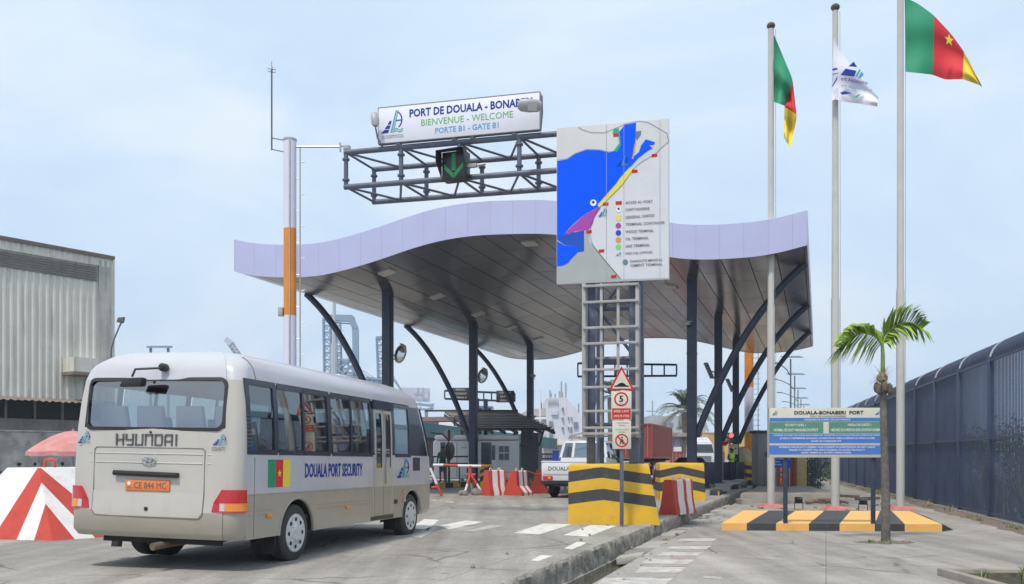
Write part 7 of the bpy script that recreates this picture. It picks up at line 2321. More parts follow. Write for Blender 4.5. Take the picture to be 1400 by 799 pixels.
# ---- containers and trucks
def container(name, label, corner, ln, yaw, m, h=2.6, w=2.44, parent=None, kids=True):
    t = parent or thing(name, label, 'container', corner, yaw)
    mb = MB(); mb.box((0.06,0.06,0.1),(w-0.06,ln-0.06,h-0.05)); mb.build('shell', m, t)
    for s_ in (0, 1):
        mb = MB(); rows = []
        n = int(ln/0.28)*4; x = 0.03 if s_ == 0 else w-0.03; sg_ = -1 if s_ == 0 else 1
        for i in range(n+1):
            y = 0.15+(ln-0.3)*i/n; d = 0.035 if i % 4 in (1,2) else 0
            rows.append((x - sg_*d, y))
        mb.grid([[(a,b,0.16) for a,b in rows], [(a,b,h-0.12) for a,b in rows]]); mb.build('side_corrugation', m, t, fix=False, smooth=20)
    mb = MB()
    for x in (0,w-0.16):
        for y in (0,ln-0.16): mb.box((x,y,0),(x+0.16,y+0.16,h))
    mb.build_split('corner_post', m, t)
    mb = MB()
    for z in (0,h-0.12):
        mb.box((0.161,0,z),(w-0.161,0.1,z+0.12)); mb.box((0,0.161,z),(0.1,ln-0.161,z+0.12)); mb.box((w-0.1,0.161,z),(w,ln-0.161,z+0.12))
    mb.build_split('frame_rail', m, t)
    mb = MB()
    for x in (0.35,0.85,w-0.85,w-0.35): mb.tube([(x,0.03,0.12),(x,0.03,h-0.12)],0.03,6)
    mb.build_split('locking_bar', STEEL, t)
    return t
CRED = mat('container_red', (0.30, 0.055, 0.04), 0.55, var=0.15, scale=0.6, dirt=0.4, dcol=(0.16,0.07,0.05), streak=True)
CYEL = mat('container_yellow', (0.55, 0.40, 0.16), 0.6, var=0.1, scale=0.5)
cc_ = P(893, 627, 72); 
ctn = container('shipping_container', 'brick red shipping container on a trailer behind the gantry tower', Vector((cc_.x-2.44, 72.5, H+(HZ-627)/F*72)), 12.0, YAW2+0.02, CRED, h=2.75)
mb = MB()
for i in range(8): mb.box((2.44-0.75,-0.01,2.35-i*0.17),(2.44-0.66,0.02,2.46-i*0.17))
mb.build('faded_code_marks', INK_WHITE, ctn)
tr = thing('container_trailer', 'dark trailer chassis carrying the brick red container', 'trailer', Vector((cc_.x-2.44, 72.5, 0)), YAW2+0.02)
mb = MB(); zz = H+(HZ-627)/F*72; mb.box((0.7,0.2,zz-0.35),(0.85,12.5,zz-0.02)); mb.box((1.6,0.2,zz-0.35),(1.75,12.5,zz-0.02))
for k in range(6): mb.box((0.1,0.3+k*2.2,zz-0.2),(2.3,0.45+k*2.2,zz-0.03))
mb.build('chassis', UNDER, tr)
mb = MB(); mb.box((0.1,0.02,zz-0.6),(2.35,0.1,zz-0.45)); mb.build('rear_bumper', REDP, tr)
for y in (1.2, 2.5, 3.8):
    for sd, x in ((-1,0.2),(1,2.24)): wheel(tr, x, y, sd, 0.5, 0.35, BLACK)
container('shipping_container', 'half hidden dark red container low behind the second yellow block', Vector((P(916,632,95).x, 95, 0.1)), 6, YAW2-0.6, CRED, h=1.9, w=2.2)
container('shipping_container', 'long tan yellow container behind the white truck', Vector((P(953,632,100).x, 100, 1.3)), 12, YAW2-1.2, CYEL, h=2.75)
# white lorry facing us
LW_ = mat('lorry_white', (0.66,0.68,0.74), 0.4, var=0.05, scale=0.7)
YL = 70
t = thing('white_lorry', 'white lorry cab facing the camera between the right columns', 'lorry', Vector((P(963,600,YL).x, YL, 0)), 0.12)
w_ = 1.22
mb = MB(); mb.hexa([(-w_*0.72,0,0.55),(w_*0.72,0,0.55),(w_*0.72,2,0.55),(-w_*0.72,2,0.55)], [(-w_*0.70,0.05,1.75),(w_*0.70,0.05,1.75),(w_*0.70,2,1.75),(-w_*0.70,2,1.75)]); mb.build('cab', LW_, t, bevel=0.08)
mb = MB(); mb.hexa([(-w_*0.70,0.06,1.751),(w_*0.70,0.06,1.751),(w_*0.7,2,1.751),(-w_*0.7,2,1.751)], [(-w_*0.62,0.35,2.55),(w_*0.62,0.35,2.55),(w_*0.62,2,2.55),(-w_*0.62,2,2.55)]); mb.build('upper_cab', LW_, t, bevel=0.06)
mb = MB(); mb.hexa([(-w_*0.6,0.4,2.56),(w_*0.6,0.4,2.56),(w_*0.6,2,2.56),(-w_*0.6,2,2.56)], [(-w_*0.5,0.9,2.95),(w_*0.5,0.9,2.95),(w_*0.5,1.9,2.95),(-w_*0.5,1.9,2.95)]); mb.build('roof_fairing', LW_, t, bevel=0.08)
mb = MB(); mb.quad((-w_*0.62,0.045,1.82),(w_*0.62,0.045,1.82),(w_*0.56,0.26,2.42),(-w_*0.56,0.26,2.42)); mb.build('windscreen', DGL, t, fix=False)
for z in (1.0,1.15,1.3,1.45):
    mb = MB(); mb.box((-w_*0.45,-0.02,z),(w_*0.45,0.04,z+0.07)); mb.build('grille_bar', mat('grille_grey',(0.2,0.2,0.22),0.4), t)
for sd in (-1,1):
    mb = MB(); mb.box((sd*w_*0.55-0.13,-0.03,0.75),(sd*w_*0.55+0.13,0.03,0.92)); mb.build('headlight', TWH, t, bevel=0.02)
    mb = MB(); mb.box((sd*w_*0.85-0.07,-0.1,1.7),(sd*w_*0.85+0.07,0.02,2.3)); mb.tube([(sd*w_*0.7,0.1,2.2),(sd*w_*0.85,-0.04,2.2)],0.02,6); mb.build('mirror', BLACKP, t)
    wheel(t, sd*w_*0.6, 0.9, sd, 0.48, 0.28, BLACK)
for x in (-0.2, 0.05, 0.3): 
    mb = MB(); mb.lathe([(0.05,0),(0.07,0.12),(0.02,0.15)], (x,0.6,2.93), 8); mb.build('roof_beacon', LW_, t)
# parked white car whose roof shows
t = thing('parked_car', 'white car whose roof shows above the second yellow block', 'car', Vector((P(936,600,58).x, 58, 0)), 1.35)
mb = MB(); mb.hexa([(-0.8,-2.0,0.25),(0.8,-2.0,0.25),(0.8,2.0,0.25),(-0.8,2.0,0.25)], [(-0.75,-1.95,0.85),(0.75,-1.95,0.85),(0.75,1.95,0.75),(-0.75,1.95,0.75)]); mb.build('body', LW_, t, bevel=0.12, seg=3)
mb = MB(); mb.hexa([(-0.72,-1.6,0.851),(0.72,-1.6,0.851),(0.72,1.0,0.82),(-0.72,1.0,0.82)], [(-0.58,-1.1,1.42),(0.58,-1.1,1.42),(0.58,0.35,1.42),(-0.58,0.35,1.42)]); mb.build('cabin', DGL, t, bevel=0.05)
mb = MB(); mb.box((-0.58,-1.1,1.421),(0.58,0.35,1.46)); mb.build('roof', LW_, t, bevel=0.015)
for y in (-1.25,1.25):
    for sd in (-1,1): wheel(t, sd*0.68, y, sd, 0.31, 0.2, BLACK)
for sd in (-1,1):
    mb = MB(); mb.box((sd*0.55-0.12,1.93,0.55),(sd*0.55+0.12,2.0,0.68)); mb.build('headlight', TWH, t)

# ---- white pickup
PW = mat('pickup_white', (0.68,0.68,0.72), 0.35, var=0.04, dirt=0.2, dcol=(0.5,0.48,0.45), coat=0.3)
g = G(762, 680, 0)
pk = thing('pickup_truck', 'white double cab pickup with lettered tailgate driving away behind the biggest yellow block', 'pickup', Vector((g.x-0.22*0+0.62, g.y+0.0, 0)), YAW2)
x0, x1 = -0.93, 0.93; yb = -1.05
mb = MB(); mb.hexa([(x0,yb,0.62),(x1,yb,0.62),(x1,1.3,0.62),(x0,1.3,0.62)], [(x0-0.02,yb,1.28),(x1+0.02,yb,1.28),(x1+0.02,1.3,1.28),(x0-0.02,1.3,1.28)]); mb.build('bed', PW, pk, bevel=0.03)
mb = MB(); mb.box((x0+0.1,yb+0.1,1.285),(x1-0.1,1.2,1.30)); mb.build('bed_liner', BLACKP, pk)
mb = MB(); mb.box((x0+0.04,yb-0.025,0.85),(x1-0.04,yb-0.002,1.27)); mb.build('tailgate', PW, pk, bevel=0.01)
text(pk, 'DOUALA PORT', (0.0, yb-0.03, 1.06), 1.35, 0.15, INK_GREY, bold=0.02)
mb = MB(); mb.box((x0-0.02,yb-0.03,1.281),(x1+0.02,yb+0.05,1.33)); mb.build('bed_rim', PW, pk, bevel=0.01)
for sd in (-1,1):
    mb = MB(); mb.box((sd*0.70-0.18,yb-0.05,0.66),(sd*0.70+0.18,yb-0.003,0.80)); mb.build('tail_light', TR, pk, bevel=0.01)
    mb = MB(); mb.box((sd*0.62-0.06,yb-0.055,0.68),(sd*0.62+0.04,yb-0.051,0.78)); mb.build('rear_indicator', TA, pk)
mb = MB(); mb.box((x0,yb-0.12,0.50),(x1,yb-0.04,0.60)); mb.build('rear_bumper', UNDER, pk, bevel=0.01)
mb = MB(); mb.box((-0.85,yb+0.1,0.42),(0.85,4.0,0.60)); mb.build('chassis', UNDER, pk)
mb = MB(); mb.hexa([(-0.88,1.32,0.62),(0.88,1.32,0.62),(0.88,3.25,0.62),(-0.88,3.25,0.62)], [(-0.90,1.34,1.45),(0.90,1.34,1.45),(0.90,3.25,1.35),(-0.90,3.25,1.35)]); mb.build('cab', PW, pk, bevel=0.04)
mb = MB()
for sd in (-1,1):
    for y0_, y1_, t0, t1 in ((1.36,1.50,1.50,1.60),(2.15,2.25,2.15,2.22),(3.1,3.22,2.75,2.85)):
        mb.hexa([(sd*0.89-0.02,y0_,1.45),(sd*0.89+0.02,y0_,1.45),(sd*0.89+0.02,y1_,1.45),(sd*0.89-0.02,y1_,1.45)], [(sd*0.78-0.02,t0,2.02),(sd*0.78+0.02,t0,2.02),(sd*0.78+0.02,t1,2.02),(sd*0.78-0.02,t1,2.02)])
for xa in (-0.89,-0.42,0.42,0.89):
    k_ = 0.88 if abs(xa) > 0.5 else 0.93
    mb.hexa([(xa-0.05,1.34,1.45),(xa+0.05,1.34,1.45),(xa+0.05,1.38,1.45),(xa-0.05,1.38,1.45)], [(xa*k_-0.05,1.50,2.02),(xa*k_+0.05,1.50,2.02),(xa*k_+0.05,1.54,2.02),(xa*k_-0.05,1.54,2.02)])
mb.build_split('cab_pillar', PW, pk)
mb = MB(); mb.hexa([(-0.82,1.48,2.0),(0.82,1.48,2.0),(0.82,2.9,2.0),(-0.82,2.9,2.0)], [(-0.74,1.55,2.10),(0.74,1.55,2.10),(0.74,2.8,2.10),(-0.74,2.8,2.10)]); mb.build('roof', PW, pk, bevel=0.03)
PG = glass_mat('pickup_glass', (0.45,0.52,0.55), 0.9, 0.15)
mb = MB(); mb.quad((-0.86,1.37,1.46),(0.86,1.37,1.46),(0.76,1.52,2.0),(-0.76,1.52,2.0)); mb.build('rear_window', PG, pk, fix=False)
for sd in (-1,1):
    mb = MB(); mb.quad((sd*0.885,1.4,1.46),(sd*0.885,3.15,1.40),(sd*0.785,2.78,2.0),(sd*0.785,1.55,2.0)); mb.build('side_window', PG, pk, fix=False)
mb = MB(); mb.quad((-0.86,3.2,1.42),(0.86,3.2,1.42),(0.76,2.83,2.0),(-0.76,2.83,2.0)); mb.build('windscreen', PG, pk, fix=False)
mb = MB(); mb.hexa([(-0.85,3.26,0.62),(0.85,3.26,0.62),(0.82,4.3,0.62),(-0.82,4.3,0.62)], [(-0.85,3.26,1.32),(0.85,3.26,1.32),(0.80,4.25,1.20),(-0.80,4.25,1.20)]); mb.build('bonnet', PW, pk, bevel=0.05)
for y in (0.0, 3.55):
    for sd in (-1,1): wheel(pk, sd*0.76, y, sd, 0.38, 0.24, BLACK)
for sd in (-1,1):
    mb = MB(); mb.tube([(sd*0.88,2.95,1.5),(sd*1.02,2.95,1.58)],0.015,6); mb.box((sd*1.05-0.07,2.92,1.48),(sd*1.05+0.07,2.97,1.75)); mb.build('door_mirror', BLACKP, pk)
# ================================================================== SMALL THINGS UNDER THE CANOPY
MIR = mat('mirror_glass', (0.55,0.57,0.58), 0.08, metal=0.9, var=0.1)
MIRB = mat('mirror_back', (0.30,0.26,0.22), 0.6, var=0.3, dirt=0.5, dcol=(0.15,0.09,0.06))
def convex_mirror(label, u, v, Y, cx):
    c = P(u, v, Y)
    t = thing('convex_mirror', label, 'mirror', c, rot=(R(-12), R(24), R(-52)), group='convex mirrors on the left columns')
    mb = MB(); mb.lathe([(0.002,-0.10),(0.14,-0.085),(0.25,-0.05),(0.34,0.0)],(0,0,0),28,'y'); mb.build('mirror_face', MIR, t, smooth=60)
    mb = MB(); mb.lathe([(0.34,-0.012),(0.375,-0.01),(0.375,0.04),(0.2,0.08),(0.05,0.10)],(0,0,0),28,'y'); mb.build('mirror_back', MIRB, t)
    mb = MB(); mb.hexa([(-.2,-.06,.33),(.2,-.06,.33),(.2,.03,.33),(-.2,.03,.33)], [(-.14,-.12,.38),(.14,-.12,.38),(.14,.03,.40),(-.14,.03,.40)]); mb.build('visor', MIRB, t)
    b = MB(); tm = TM[t.name]; b.tube([c + Vector((0.0,0.08,0)), Vector((cx, Y+0.1, c.z-0.1))], 0.025, 8); b.build('bracket', NAVY, t, world=True)
convex_mirror('round convex mirror on the nearest left column', 547, 484, 36.4, COLS_L[0][0])
convex_mirror('round convex mirror on the middle left column', 659.5, 514, 45.4, COLS_L[1][0])
def panel_flood(label, u, v, Y, cx, s=1.0):
    c = P(u, v, Y)
    t = thing('panel_floodlight', label, 'floodlight', c, rot=(R(10), R(63), R(20)), group='flat floodlights on the right columns')
    mb = MB(); mb.box((-0.42*s,-0.2*s,-0.03),(0.42*s,0.2*s,0.03)); mb.build('panel', GREYSTEEL, t, bevel=0.01)
    mb = MB()
    for i in range(6): mb.box((-0.38*s+i*0.14*s,-0.18*s,-0.055),(-0.30*s+i*0.14*s,0.18*s,-0.031))
    mb.build('cooling_fins', LMP, t)
    mb = MB(); mb.tube([c, Vector((cx-0.12, Y, c.z-0.1))], 0.03, 8); mb.build('bracket', NAVY, t, world=True)
panel_flood('flat floodlight panel on the left of the middle right column', 969.5, 507, 44, COLS_R[1][0])
panel_flood('flat floodlight panel on the left of the farthest right column', 998, 527, 53, COLS_R[2][0])
cctv('small pale camera on the nearest right column', P(938,443,34.6), R(40), 1.1)
cctv('small pale camera high on the farthest left column', P(729,514,54.6), R(-40), 1.0)
cctv('small pale camera lower on the farthest left column', P(729,570,54.6), R(-40), 1.0)
# traffic light, stop sign, notice and guard by the far right column
t = thing('traffic_light', 'red traffic light lit beside the farthest right column', 'traffic light', Vector((P(999.5,600,51).x, 51, 0.2)), 0)
a, b = P(996,606,51), P(1003.5,592,51)
mb = MB(); mb.box((a.x,51,a.z),(b.x,51.25,b.z)); mb.build('signal_box', BLACKP, t, world=True, bevel=0.02)
mb = MB(); c = P(999.8,595.5,50.98); mb.lathe([(0.13,0),(0.13,0.02)], c-Vector((0,0.0,0)), 20, 'y'); mb.build('red_lens', emit_mat('red_light',(1.0,0.10,0.08),1.6), t, world=True)
mb = MB(); c = P(999.8,602,50.98); mb.lathe([(0.12,0),(0.12,0.02)], c, 20, 'y'); mb.build('dark_lens', mat('dark_lens',(0.10,0.11,0.11),0.3), t, world=True)
mb = MB(); c = P(999.8,595.5,50.98)
rws = [[c+Vector((0.15*math.cos(a_), y_, 0.15*math.sin(a_))) for a_ in [math.pi*j/10 for j in range(11)]] for y_ in (0,-0.18)]
mb.grid(rws); mb.build('visor', BLACKP, t, world=True, fix=False)
mb = MB(); mb.box((P(997,600,51).x,51.05,0.2),(P(999,600,51).x,51.15,a.z)); mb.build('post', NAVY, t, world=True)
t = thing('notice_plate', 'cream notice plate with dark marks under the red traffic light', 'notice', P(1003,614,50.6), 0)
a, b = P(996,621.5,50.6), P(1009,607.5,50.6)
mb = MB(); mb.box((a.x,50.6,a.z),(b.x,50.64,b.z)); mb.build('plate', CREAM, t, world=True, bevel=0.005)
mb = MB(); mb.box((a.x+0.02,50.59,b.z-0.12),(b.x-0.02,50.598,b.z-0.03)); mb.build('orange_strip', INK_RED if False else YELD, t, world=True)
mb = MB()
for k in range(3): mb.lathe([(0.05,0),(0.05,0.01)], (a.x+0.12+0.14*k, 50.585, b.z-0.24-0.07*(k % 2)), 10, 'y')
mb.build('pictogram', INK_GREY, t, world=True)
t = thing('stop_sign', 'red octagonal stop sign half hidden by the middle right column', 'road sign', P(990,602,50), 0)
c = P(989,602,50); r_ = 0.33
oc = [(r_*math.cos(R(22.5+45*i)), r_*math.sin(R(22.5+45*i))) for i in range(8)]
mb = MB(); mb.prism([(x*1.08, z*1.08) for x, z in oc], lambda a,b: c+Vector((a,0.012,b)), lambda a,b: c+Vector((a,0.03,b))); mb.build('white_border', INK_WHITE, t, world=True)
mb = MB(); mb.prism(oc, lambda a,b: c+Vector((a,0,b)), lambda a,b: c+Vector((a,0.011,b))); mb.build('sign_face', INK_RED, t, world=True)
text(t, 'STOP', Vector((c.x, 49.99, c.z))-t.location, 0.52, 0.2, INK_WHITE, bold=0.02)
mb = MB(); mb.tube([Vector((c.x,50.06,0.2)), Vector((c.x,50.06,c.z+0.2))],0.03,8); mb.build('post', STEEL, t, world=True)
# navy panels between the right columns
for lab, u0, u1, Y_, m in (('narrow navy steel bollard box just right of the second yellow block',963.5,970,37,NAVY),('second navy steel bollard box, between the first box and the middle right column',971.5,977,38.5,NAVY),
                    ('navy steel cabinet between the middle and farthest right columns',989,1003,50,NAVY),('black concrete barrier wall right of the farthest right column',1010,1021,52,BLKP)):
    a, b = P(u0,600,Y_), P(u1,632,Y_)
    mb = MB(); mb.box((0,0,0),(b.x-a.x,0.7,b.z-0.2)); mb.box((-0.03,-0.03,0),(b.x-a.x+0.03,0.73,0.08))
    o = mb.build('navy_bollard' if m is NAVY else 'barrier_wall', m, bevel=0.03); o.location = (a.x, Y_, 0.2); tag(o, lab, 'bollard' if m is NAVY else 'barrier')
t = thing('plant_heap', 'beige tarpaulin heap behind the black barrier wall', 'tarpaulin', P(1016,632,56), 0)
bm_seed = random.Random(4)
mb = MB(); rows = []
for i in range(7):
    f = i/6; rows.append([(0.62*math.cos(f*math.pi/2)*math.cos(a)*(1+bm_seed.uniform(-.12,.12)), 0.5*math.cos(f*math.pi/2)*math.sin(a), 1.0*math.sin(f*math.pi/2)*(1+bm_seed.uniform(-.08,.08))-0.1) for a in [2*math.pi*j/16 for j in range(16)]])
for r_ in rows: r_.append(r_[0])
mb.grid(rows); mb.build('cover', mat('tarpaulin_beige',(0.45,0.36,0.20),0.8,var=0.25,bump=0.3), t, smooth=50)
mb = MB(); mb.box((-0.6,-0.4,-1.6),(0.6,0.4,0)); mb.build('pallet_stack', CONCD, t); t.name = 'covered_stack'
# orange and white mast at the far right
t = thing('gate_mast', 'orange and white banded mast beyond the right end of the canopy', 'mast', Vector((P(1024,600,62).x,62,0)), 0)
for a, b, m in ((0,zat(591,62),ORG),(zat(591,62),zat(530,62),LIL),(zat(530,62),zat(475,62),ORG),(zat(475,62),zat(440,62),LIL)):
    mb = MB(); mb.lathe([(0.30,a),(0.30,b)],(0,0,0),20); mb.build('mast_band', m, t)
mb = MB(); mb.tube([(0.62,0,0.3),(0.62,0,zat(440,62))],0.03,6)
for k in range(28): mb.tube([(0.28,0,0.8+k*0.35),(0.78,0,0.8+k*0.35)],0.018,5)
mb.build('ladder', STEEL, t)
# street lamps
LP_ = mat('lamp_post_dark', (0.10,0.115,0.13), 0.5)
for i, (u, vt, Y_, ua) in enumerate(((1081,491,75,1062),(1086.5,514,91,1061),(1091,533,110,1068),(1095,546,128,1074),(1099,555,147,1074))):
    base = Vector((P(u,600,Y_).x, Y_, 0)); zt__ = zat(vt, Y_)
    t = thing('street_lamp', ('nearest and tallest','second nearest','third','fourth','farthest and lowest')[i] + ' solar street lamp in the row above the notice board', 'street lamp', base, 0, 'solar street lamps beyond the gate')
    mb = MB(); mb.tube([(0,0,0),(0,0,zt__)],0.09,8,r1=0.06); mb.build('pole', LP_, t)
    mb = MB(); mb.hexa([(-0.7,-0.5,zt__+0.05),(0.9,-0.5,zt__+0.05),(0.9,0.5,zt__+0.25),(-0.7,0.5,zt__+0.25)],[(-0.7,-0.5,zt__+0.10),(0.9,-0.5,zt__+0.10),(0.9,0.5,zt__+0.30),(-0.7,0.5,zt__+0.30)]); mb.build('solar_panel', LP_, t)
    za_ = zt__-1.1; dx = (ua-u)/F*Y_
    mb = MB(); mb.tube([(0,0,za_-0.3),(dx*0.3,0,za_+0.25),(dx*0.7,0,za_+0.6),(dx,0,za_+0.75)],0.045,6); mb.build('arm', LP_, t)
    mb = MB(); mb.box((dx-0.5,-0.12,za_+0.70),(dx+0.1,0.12,za_+0.80)); mb.build('lamp_head', LP_, t)
# grey cabinet, red doors, blue sign, yellow pillar, gate
t = thing('grey_cabinet', 'tall weathered grey cabinet with flat top right of the small chevron block', 'cabinet', Vector((P(1036,600,46).x,46,LOT)), 0)
GC = mat('cabinet_grey',(0.24,0.24,0.25),0.6,var=0.25,scale=1.2,dirt=0.6,dcol=(0.12,0.12,0.12),streak=True)
a, b = P(1036.5,600,46), P(1052,592,46)
mb = MB(); mb.box((0,0,0),(b.x-a.x,1.2,b.z-LOT)); mb.build('body', GC, t, bevel=0.015)
mb = MB(); mb.box((-0.12,-0.1,b.z-LOT+0.002),(b.x-a.x+0.1,1.3,b.z-LOT+0.12)); mb.build('top_slab', mat('cabinet_top',(0.10,0.10,0.11),0.8), t, bevel=0.01)
mb = MB(); mb.box((0.42,-0.12,1.75),(0.55,-0.001,1.95)); mb.build('lock_box', BLACKP, t)
YD = 44
t = thing('red_gate', 'bright red sheet gate with dark bars behind the notice board posts', 'gate', Vector((P(1062,600,YD).x,YD,LOT)), 0)
RG = mat('gate_red',(0.60,0.07,0.02),0.5,var=0.12,dirt=0.2,dcol=(0.3,0.06,0.04))
for u0, u1 in ((1062,1067.5),(1068.5,1076),(1077,1089)):
    a, b = P(u0,667,YD), P(u1,622,YD); mb = MB(); mb.box((a.x,YD,a.z),(b.x,YD+0.05,b.z)); mb.build('gate_leaf', RG, t, world=True)
for v in (646,665,630):
    a, b = P(1061,v,YD), P(1090,v,YD); mb = MB(); mb.bar(a+Vector((0,-0.03,0)), b+Vector((0,-0.03,0)), 0.06, 0.08); mb.build('cross_bar', mat('bar_grey',(0.16,0.14,0.15),0.5), t, world=True)
for u in (1061,1090,1078.5):
    a, b = P(u,668,YD-0.02), P(u,621,YD-0.02); mb = MB(); mb.bar(a, b, 0.09, 0.09); mb.build('gate_post', mat('bar_grey',(0,0,0)), t, world=True)
t = thing('blue_sign', 'small bright blue sign with white writing below the notice board', 'sign', P(1071,632,40), 0)
a, b = P(1057.5,639.5,40), P(1082,624,40)
mb = MB(); mb.box((a.x,40,a.z),(b.x,40.03,b.z)); mb.build('panel', mat('bright_blue',(0.01,0.07,0.42),0.4), t, world=True)
for i, s_ in enumerate(('Port Autonome de','Douala','Bonaberi')):
    text(t, s_, Vector((a.x+0.06, 39.99, b.z-0.10-0.13*i))-t.location, 0.04*len(s_), 0.07, INK_WHITE, align='l')
for u in (1061,1080):
    p = P(u,640,40); mb = MB(); mb.tube([Vector((p.x,40.06,LOT)), Vector((p.x,40.06,b.z))],0.025,8); mb.build('post', STEEL, t, world=True)
t = thing('ochre_pillar', 'ochre painted gate pillar right of the red gate', 'pillar', Vector((P(1096,600,43.5).x,43.5,LOT)), 0)
mb = MB(); mb.box((-0.22,0,0),(0.24,0.5,zat(612,43.5)-LOT)); mb.build('shaft', mat('ochre_render',(0.45,0.33,0.16),0.8,var=0.1,dirt=0.4,dcol=(0.25,0.2,0.12),streak=True), t, bevel=0.02)
mb = MB(); mb.box((-0.27,-0.05,zat(612,43.5)-LOT+0.002),(0.29,0.55,zat(612,43.5)-LOT+0.1)); mb.build('cap', CONC, t, bevel=0.015)
t = thing('bar_gate', 'dark vertical bar gate between the ochre pillar and the long fence', 'gate', Vector((P(1110,600,43.8).x,43.8,LOT)), 0)
for k in range(9):
    p, q = P(1104+k*2.2,669,43.8), P(1104+k*2.2,615,43.8); mb = MB(); mb.bar(p, q, 0.035, 0.035); mb.build('bar', NAVY, t, world=True)
for v in (664,650,617):
    p, q = P(1102,v,43.8), P(1124,v,43.8); mb = MB(); mb.bar(p, q, 0.04, 0.06); mb.build('rail', NAVY, t, world=True)
# concrete steps and ramp in front of the gates
STEPM = mat('step_concrete',(0.27,0.24,0.215),0.9,var=0.25,scale=1.5,dirt=0.6,dcol=(0.12,0.10,0.09),bump=0.4)
mb = MB(); pts = [(1018,33.8),(1130,33.4)]
a, b = P(1010,600,33.9), P(1138,600,33.6)
mb.hexa([(a.x,33.9,LOT-0.1),(b.x,33.6,LOT-0.1),(b.x+2,42,LOT-0.1),(a.x+2.9,42,LOT-0.1)],[(a.x+0.1,34.0,0.12),(b.x,33.7,0.12),(b.x+2,42,0.12),(a.x+2.9,42,0.12)])
struct('entrance_platform', mb, STEPM, bevel=0.03)
mb = MB(); a, b = P(1014,600,32.9), P(1030,600,32.9)
mb.hexa([(a.x,33.0,LOT-0.1),(b.x,32.8,LOT-0.1),(b.x,33.85,LOT-0.1),(a.x,33.85,LOT-0.1)],[(a.x+0.05,33.05,-0.06),(b.x,32.9,-0.06),(b.x,33.85,-0.06),(a.x,33.85,-0.06)])
struct('entrance_step', mb, STEPM, bevel=0.03)
# black painted kerb stones jutting from the right island
for i, (u0, u1, v0, v1, Y_, lab) in enumerate(((971,983.5,670.5,685,35.0,'nearest black painted kerb stone jutting from the right island'),(1002,1012,662.5,672,41.5,'second black painted kerb stone jutting from the right island'),(1022,1030,657,665,48,'farthest black painted kerb stone jutting from the right island'),
        (984,993,672.5,679,36.5,'low black stone block lying beside the nearest painted kerb stone'),(1013,1020,663.5,668.5,43,'low black stone block beside the second painted kerb stone'))):
    a, b = P(u0,v1,Y_), P(u1,v0,Y_)
    mb = MB(); mb.box((0,0,0),(b.x-a.x,0.9 if i < 3 else 0.5,b.z-a.z)); o = mb.build('kerb_stone', BLKP, bevel=0.03); o.location = (a.x, Y_, a.z); o.rotation_euler = (0,0,YAW2); tag(o, lab, 'kerb stone', 'black stones along the right island')
    if i < 3:
        mb = MB(); mb.box((b.x-a.x-0.06,-0.012,0.02),(b.x-a.x-0.005,-0.002,b.z-a.z-0.03)); mb.build('yellow_edge', YEL, o)
# debris
WOOD = mat('weathered_wood',(0.17,0.13,0.10),0.9,var=0.4,scale=5,bump=0.4)
rnd = random.Random(12)
logs = [((1102,677),(1124,690)),((1112,672),(1137,684)),((1120,671),(1148,676)),((1106,680),(1130,679)),((1128,684),(1150,687)),((1118,690),(1132,673)),((1135,678),(1160,683))]
for i, (p, q) in enumerate(logs):
    a, b = G(*p, LOT), G(*q, LOT); a.z = b.z = LOT+0.07
    a.y = min(a.y, 33); b.y = min(b.y, 33); a = Vector(((p[0]-700)/F*a.y, a.y, LOT+0.08+0.05*(i % 3))); b = Vector(((q[0]-700)/F*b.y, b.y, LOT+0.07))
    mb = MB(); mb.tube([a, a.lerp(b,0.5)+Vector((rnd.uniform(-.05,.05),0,0.06)), b], 0.07, 7, r1=0.045)
    tag(mb.build('log', WOOD), ('lowest left branch','long branch rising to the right','topmost branch','short flat branch on the left','right hand branch lying flat','steep short branch in front','far right branch')[i] + ' of the wood heap beside the middle flagpole', 'log', 'branches heaped beside the middle flagpole')
for i in range(22):
    u, v = rnd.uniform(1020,1240), rnd.uniform(690,700) if i % 2 else rnd.uniform(681,696)
    g = G(u, v, LOT)
    rock('rubble', 'small piece of rubble scattered behind the striped island', g, (rnd.uniform(.04,.12), rnd.uniform(.04,.10), rnd.uniform(.03,.07)), i, 'rubble scattered behind the striped island')['category'] = 'rubble'
for i in range(8):
    u = 700+ rnd.uniform(0,1); Yk = rnd.uniform(12, 27); g = Vector((XK(Yk)-rnd.uniform(.4,1.2), Yk, 0))
    rock('pebble', 'small dark pebble lying on the road beside the kerb', g, (rnd.uniform(.015,.035),)*3, i+40, 'pebbles on the road edge')['category'] = 'pebble'
for i in range(26):
    Yk = rnd.uniform(11, 30); g = Vector((XD(Yk)+rnd.uniform(0.02,.5)*(1 if i % 3 else 2.5), Yk, LOT))
    rock('rubble', 'small chip of rubble on the paving along the drain', g, (rnd.uniform(.012,.035), rnd.uniform(.012,.03), rnd.uniform(.008,.018)), i+80, 'rubble along the drain')['category'] = 'rubble'
for i in range(9):
    Yk = rnd.uniform(16, 31); g = Vector((XK(Yk)+rnd.uniform(.06,.5), Yk, LOT+0.01))
    rock('rubble', 'broken piece of kerb lying on the drain slabs', g, (rnd.uniform(.03,.08), rnd.uniform(.03,.06), rnd.uniform(.02,.04)), i+120, 'broken kerb pieces on the drain slabs')['category'] = 'rubble'
# pickets of paving plank near the fence
for (u0,v0,u1,v1,lab) in ((1143,679,1172,681,'flat timber plank lying beside the fence, left of the right flagpole'),(1172,684,1200,683,'flat timber plank lying nearer the right flagpole')):
    a, b = G(u0,v0,LOT), G(u1,v1,LOT); mb = MB(); mb.bar(a+Vector((0,0,0.06)), b+Vector((0,0,0.06)), 0.25, 0.10); tag(mb.build('plank', WOOD), lab, 'plank')
